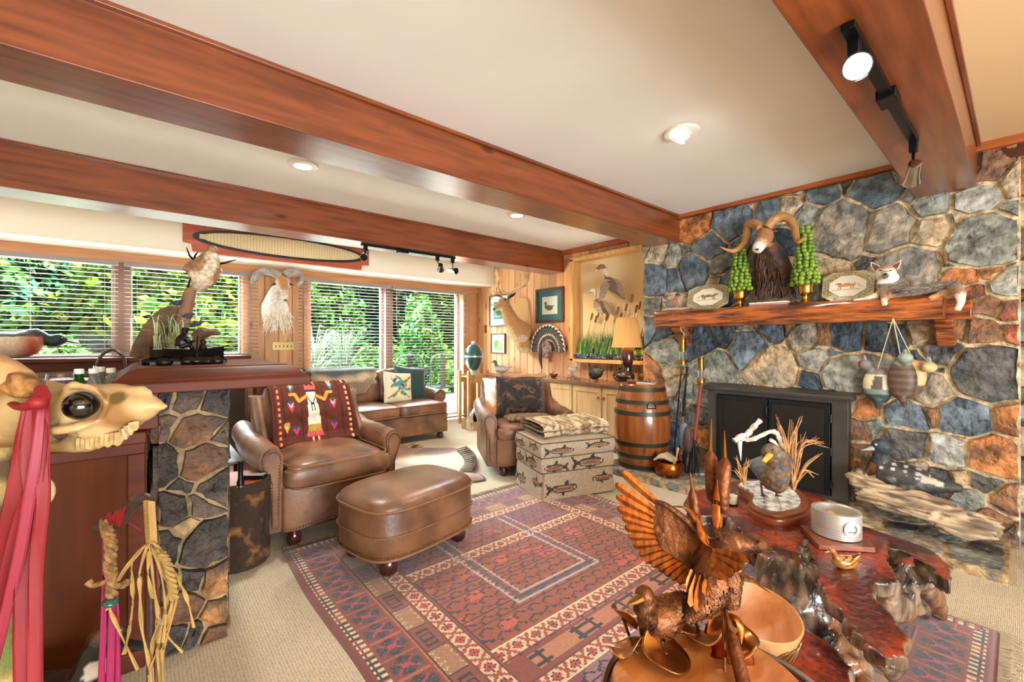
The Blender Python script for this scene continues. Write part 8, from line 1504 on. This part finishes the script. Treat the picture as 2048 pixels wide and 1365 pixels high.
for a, b in (((1425, 1102, .94), (1496, 1121, .89)), ((1423, 1110, .94), (1482, 1140, .89)), ((1420, 1118, .94), (1468, 1152, .89)), ((1418, 1122, .94), (1448, 1160, .90))):
    A_, B_ = Q(*a), Q(*b); ax = B_-A_; fw = Vector((math.cos(AZ), math.sin(AZ), 0)); sd_ = ax.cross(fw).normalized()*.011; g = G(); g.add([A_-sd_*.5, A_+ax*.5-sd_, A_+ax*.9-sd_*.9, B_, A_+ax*.9+sd_*.9, A_+ax*.5+sd_, A_+sd_*.5], [tuple(range(7))]); part('feather', g, M['copperf'], rw, solid=.001)
for a, b in (((1395, 1150, .96), (1380, 1215, .95)), ((1405, 1150, .95), (1392, 1225, .95)), ((1385, 1140, .97), (1378, 1190, .96)), ((1418, 1150, .94), (1410, 1190, .94)), ((1440, 1160, .94), (1436, 1190, .94))):
    A_, B_ = Q(*a), Q(*b); ax = B_-A_; sd_ = ax.cross(Vector((math.cos(AZ), math.sin(AZ), 0))).normalized()*.011; g = G(); g.add([A_-sd_*.5, A_+ax*.5-sd_, A_+ax*.9-sd_*.7, B_, A_+ax*.9+sd_*.7, A_+ax*.5+sd_, A_+sd_*.5], [tuple(range(7))]); part('tail_feather', g, M['copperf'], fd, solid=.001)
# cattails, stems and leaves
M['rusty'] = mat('rusted_copper', '#6e3a22', .45, .7, var=(30, .7), col2='#9a6038', bump=(60, .5)); M['stemc'] = mat('copper_stem', '#a0622c', .3, .9)
for (tip, s0, s1, base, d0) in (((1423, 838), (1421, 905), (1426, 1005), (1437, 1078), 1.08), ((1449, 862), (1450, 918), (1442, 1027), (1438, 1078), 1.04), ((1380, 945), (1385, 980), (1392, 1045), (1418, 1110), 1.06)):
    st = part('cattail', G().tube([Q(*base, 1.0), Q(*s1, d0)], .0055, 8), M['stemc'], t, smooth=True); a, b = Q(*s0, d0), Q(*s1, d0); ax = (b-a).normalized(); w = .0155 if s0[0] != 1385 else .012; part('spike', G().tube([a-ax*.004, a+ax*.006, a+ax*.014, b-ax*.014, b-ax*.004, b], [.004, w*.7, w, w*1.05, w*.7, .005], 14), M['rusty'], st, smooth=True); part('tip', G().tube([a, Q(*tip, d0)], [.005, .001], 8), M['stemc'], st, smooth=True)
for a, b, r0 in (((1446, 1205, .97), (1450, 1360, .90), .004), ((1453, 1210, .96), (1462, 1270, .93), .006)): part('stem', G().tube([Q(*a), Q(*b)], r0, 8), M['rusty'], t, smooth=True)
part('leaning_cattail', G().tube([Q(1460, 1262, .93), Q(1464, 1275, .92), Q(1478, 1330, .88), Q(1492, 1390, .84), Q(1494, 1400, .84)], [.004, .012, .014, .014, .006], 14), M['rusty'], t, smooth=True); e_ = Q(1494, 1400, .84); part('stem', G().tube([e_, (e_.x+.0, e_.y, SZ+.02)], .004, 6), M['rusty'], t)
for ps in (((1341, 1013, 1.06), (1375, 1018, 1.03), (1400, 1050, 1.0), (1425, 1100, .97)), ((1395, 1040, 1.0), (1408, 1080, .97), (1425, 1098, .96)), ((1476, 1145, .93), (1510, 1165, .92), (1543, 1189, .92)), ((1455, 1225, .95), (1478, 1245, .93), (1483, 1290, .92)), ((1432, 1066, 1.0), (1432, 1020, 1.02), (1434, 960, 1.02))):
    q = spline([Q(*p) for p in ps], 6); g = G(); g.tube(q, lerpl([.003, .009, .008, .001], len(q)), 8, flat=.25); part('blade_leaf', g, M['copperf'], t, smooth=True)
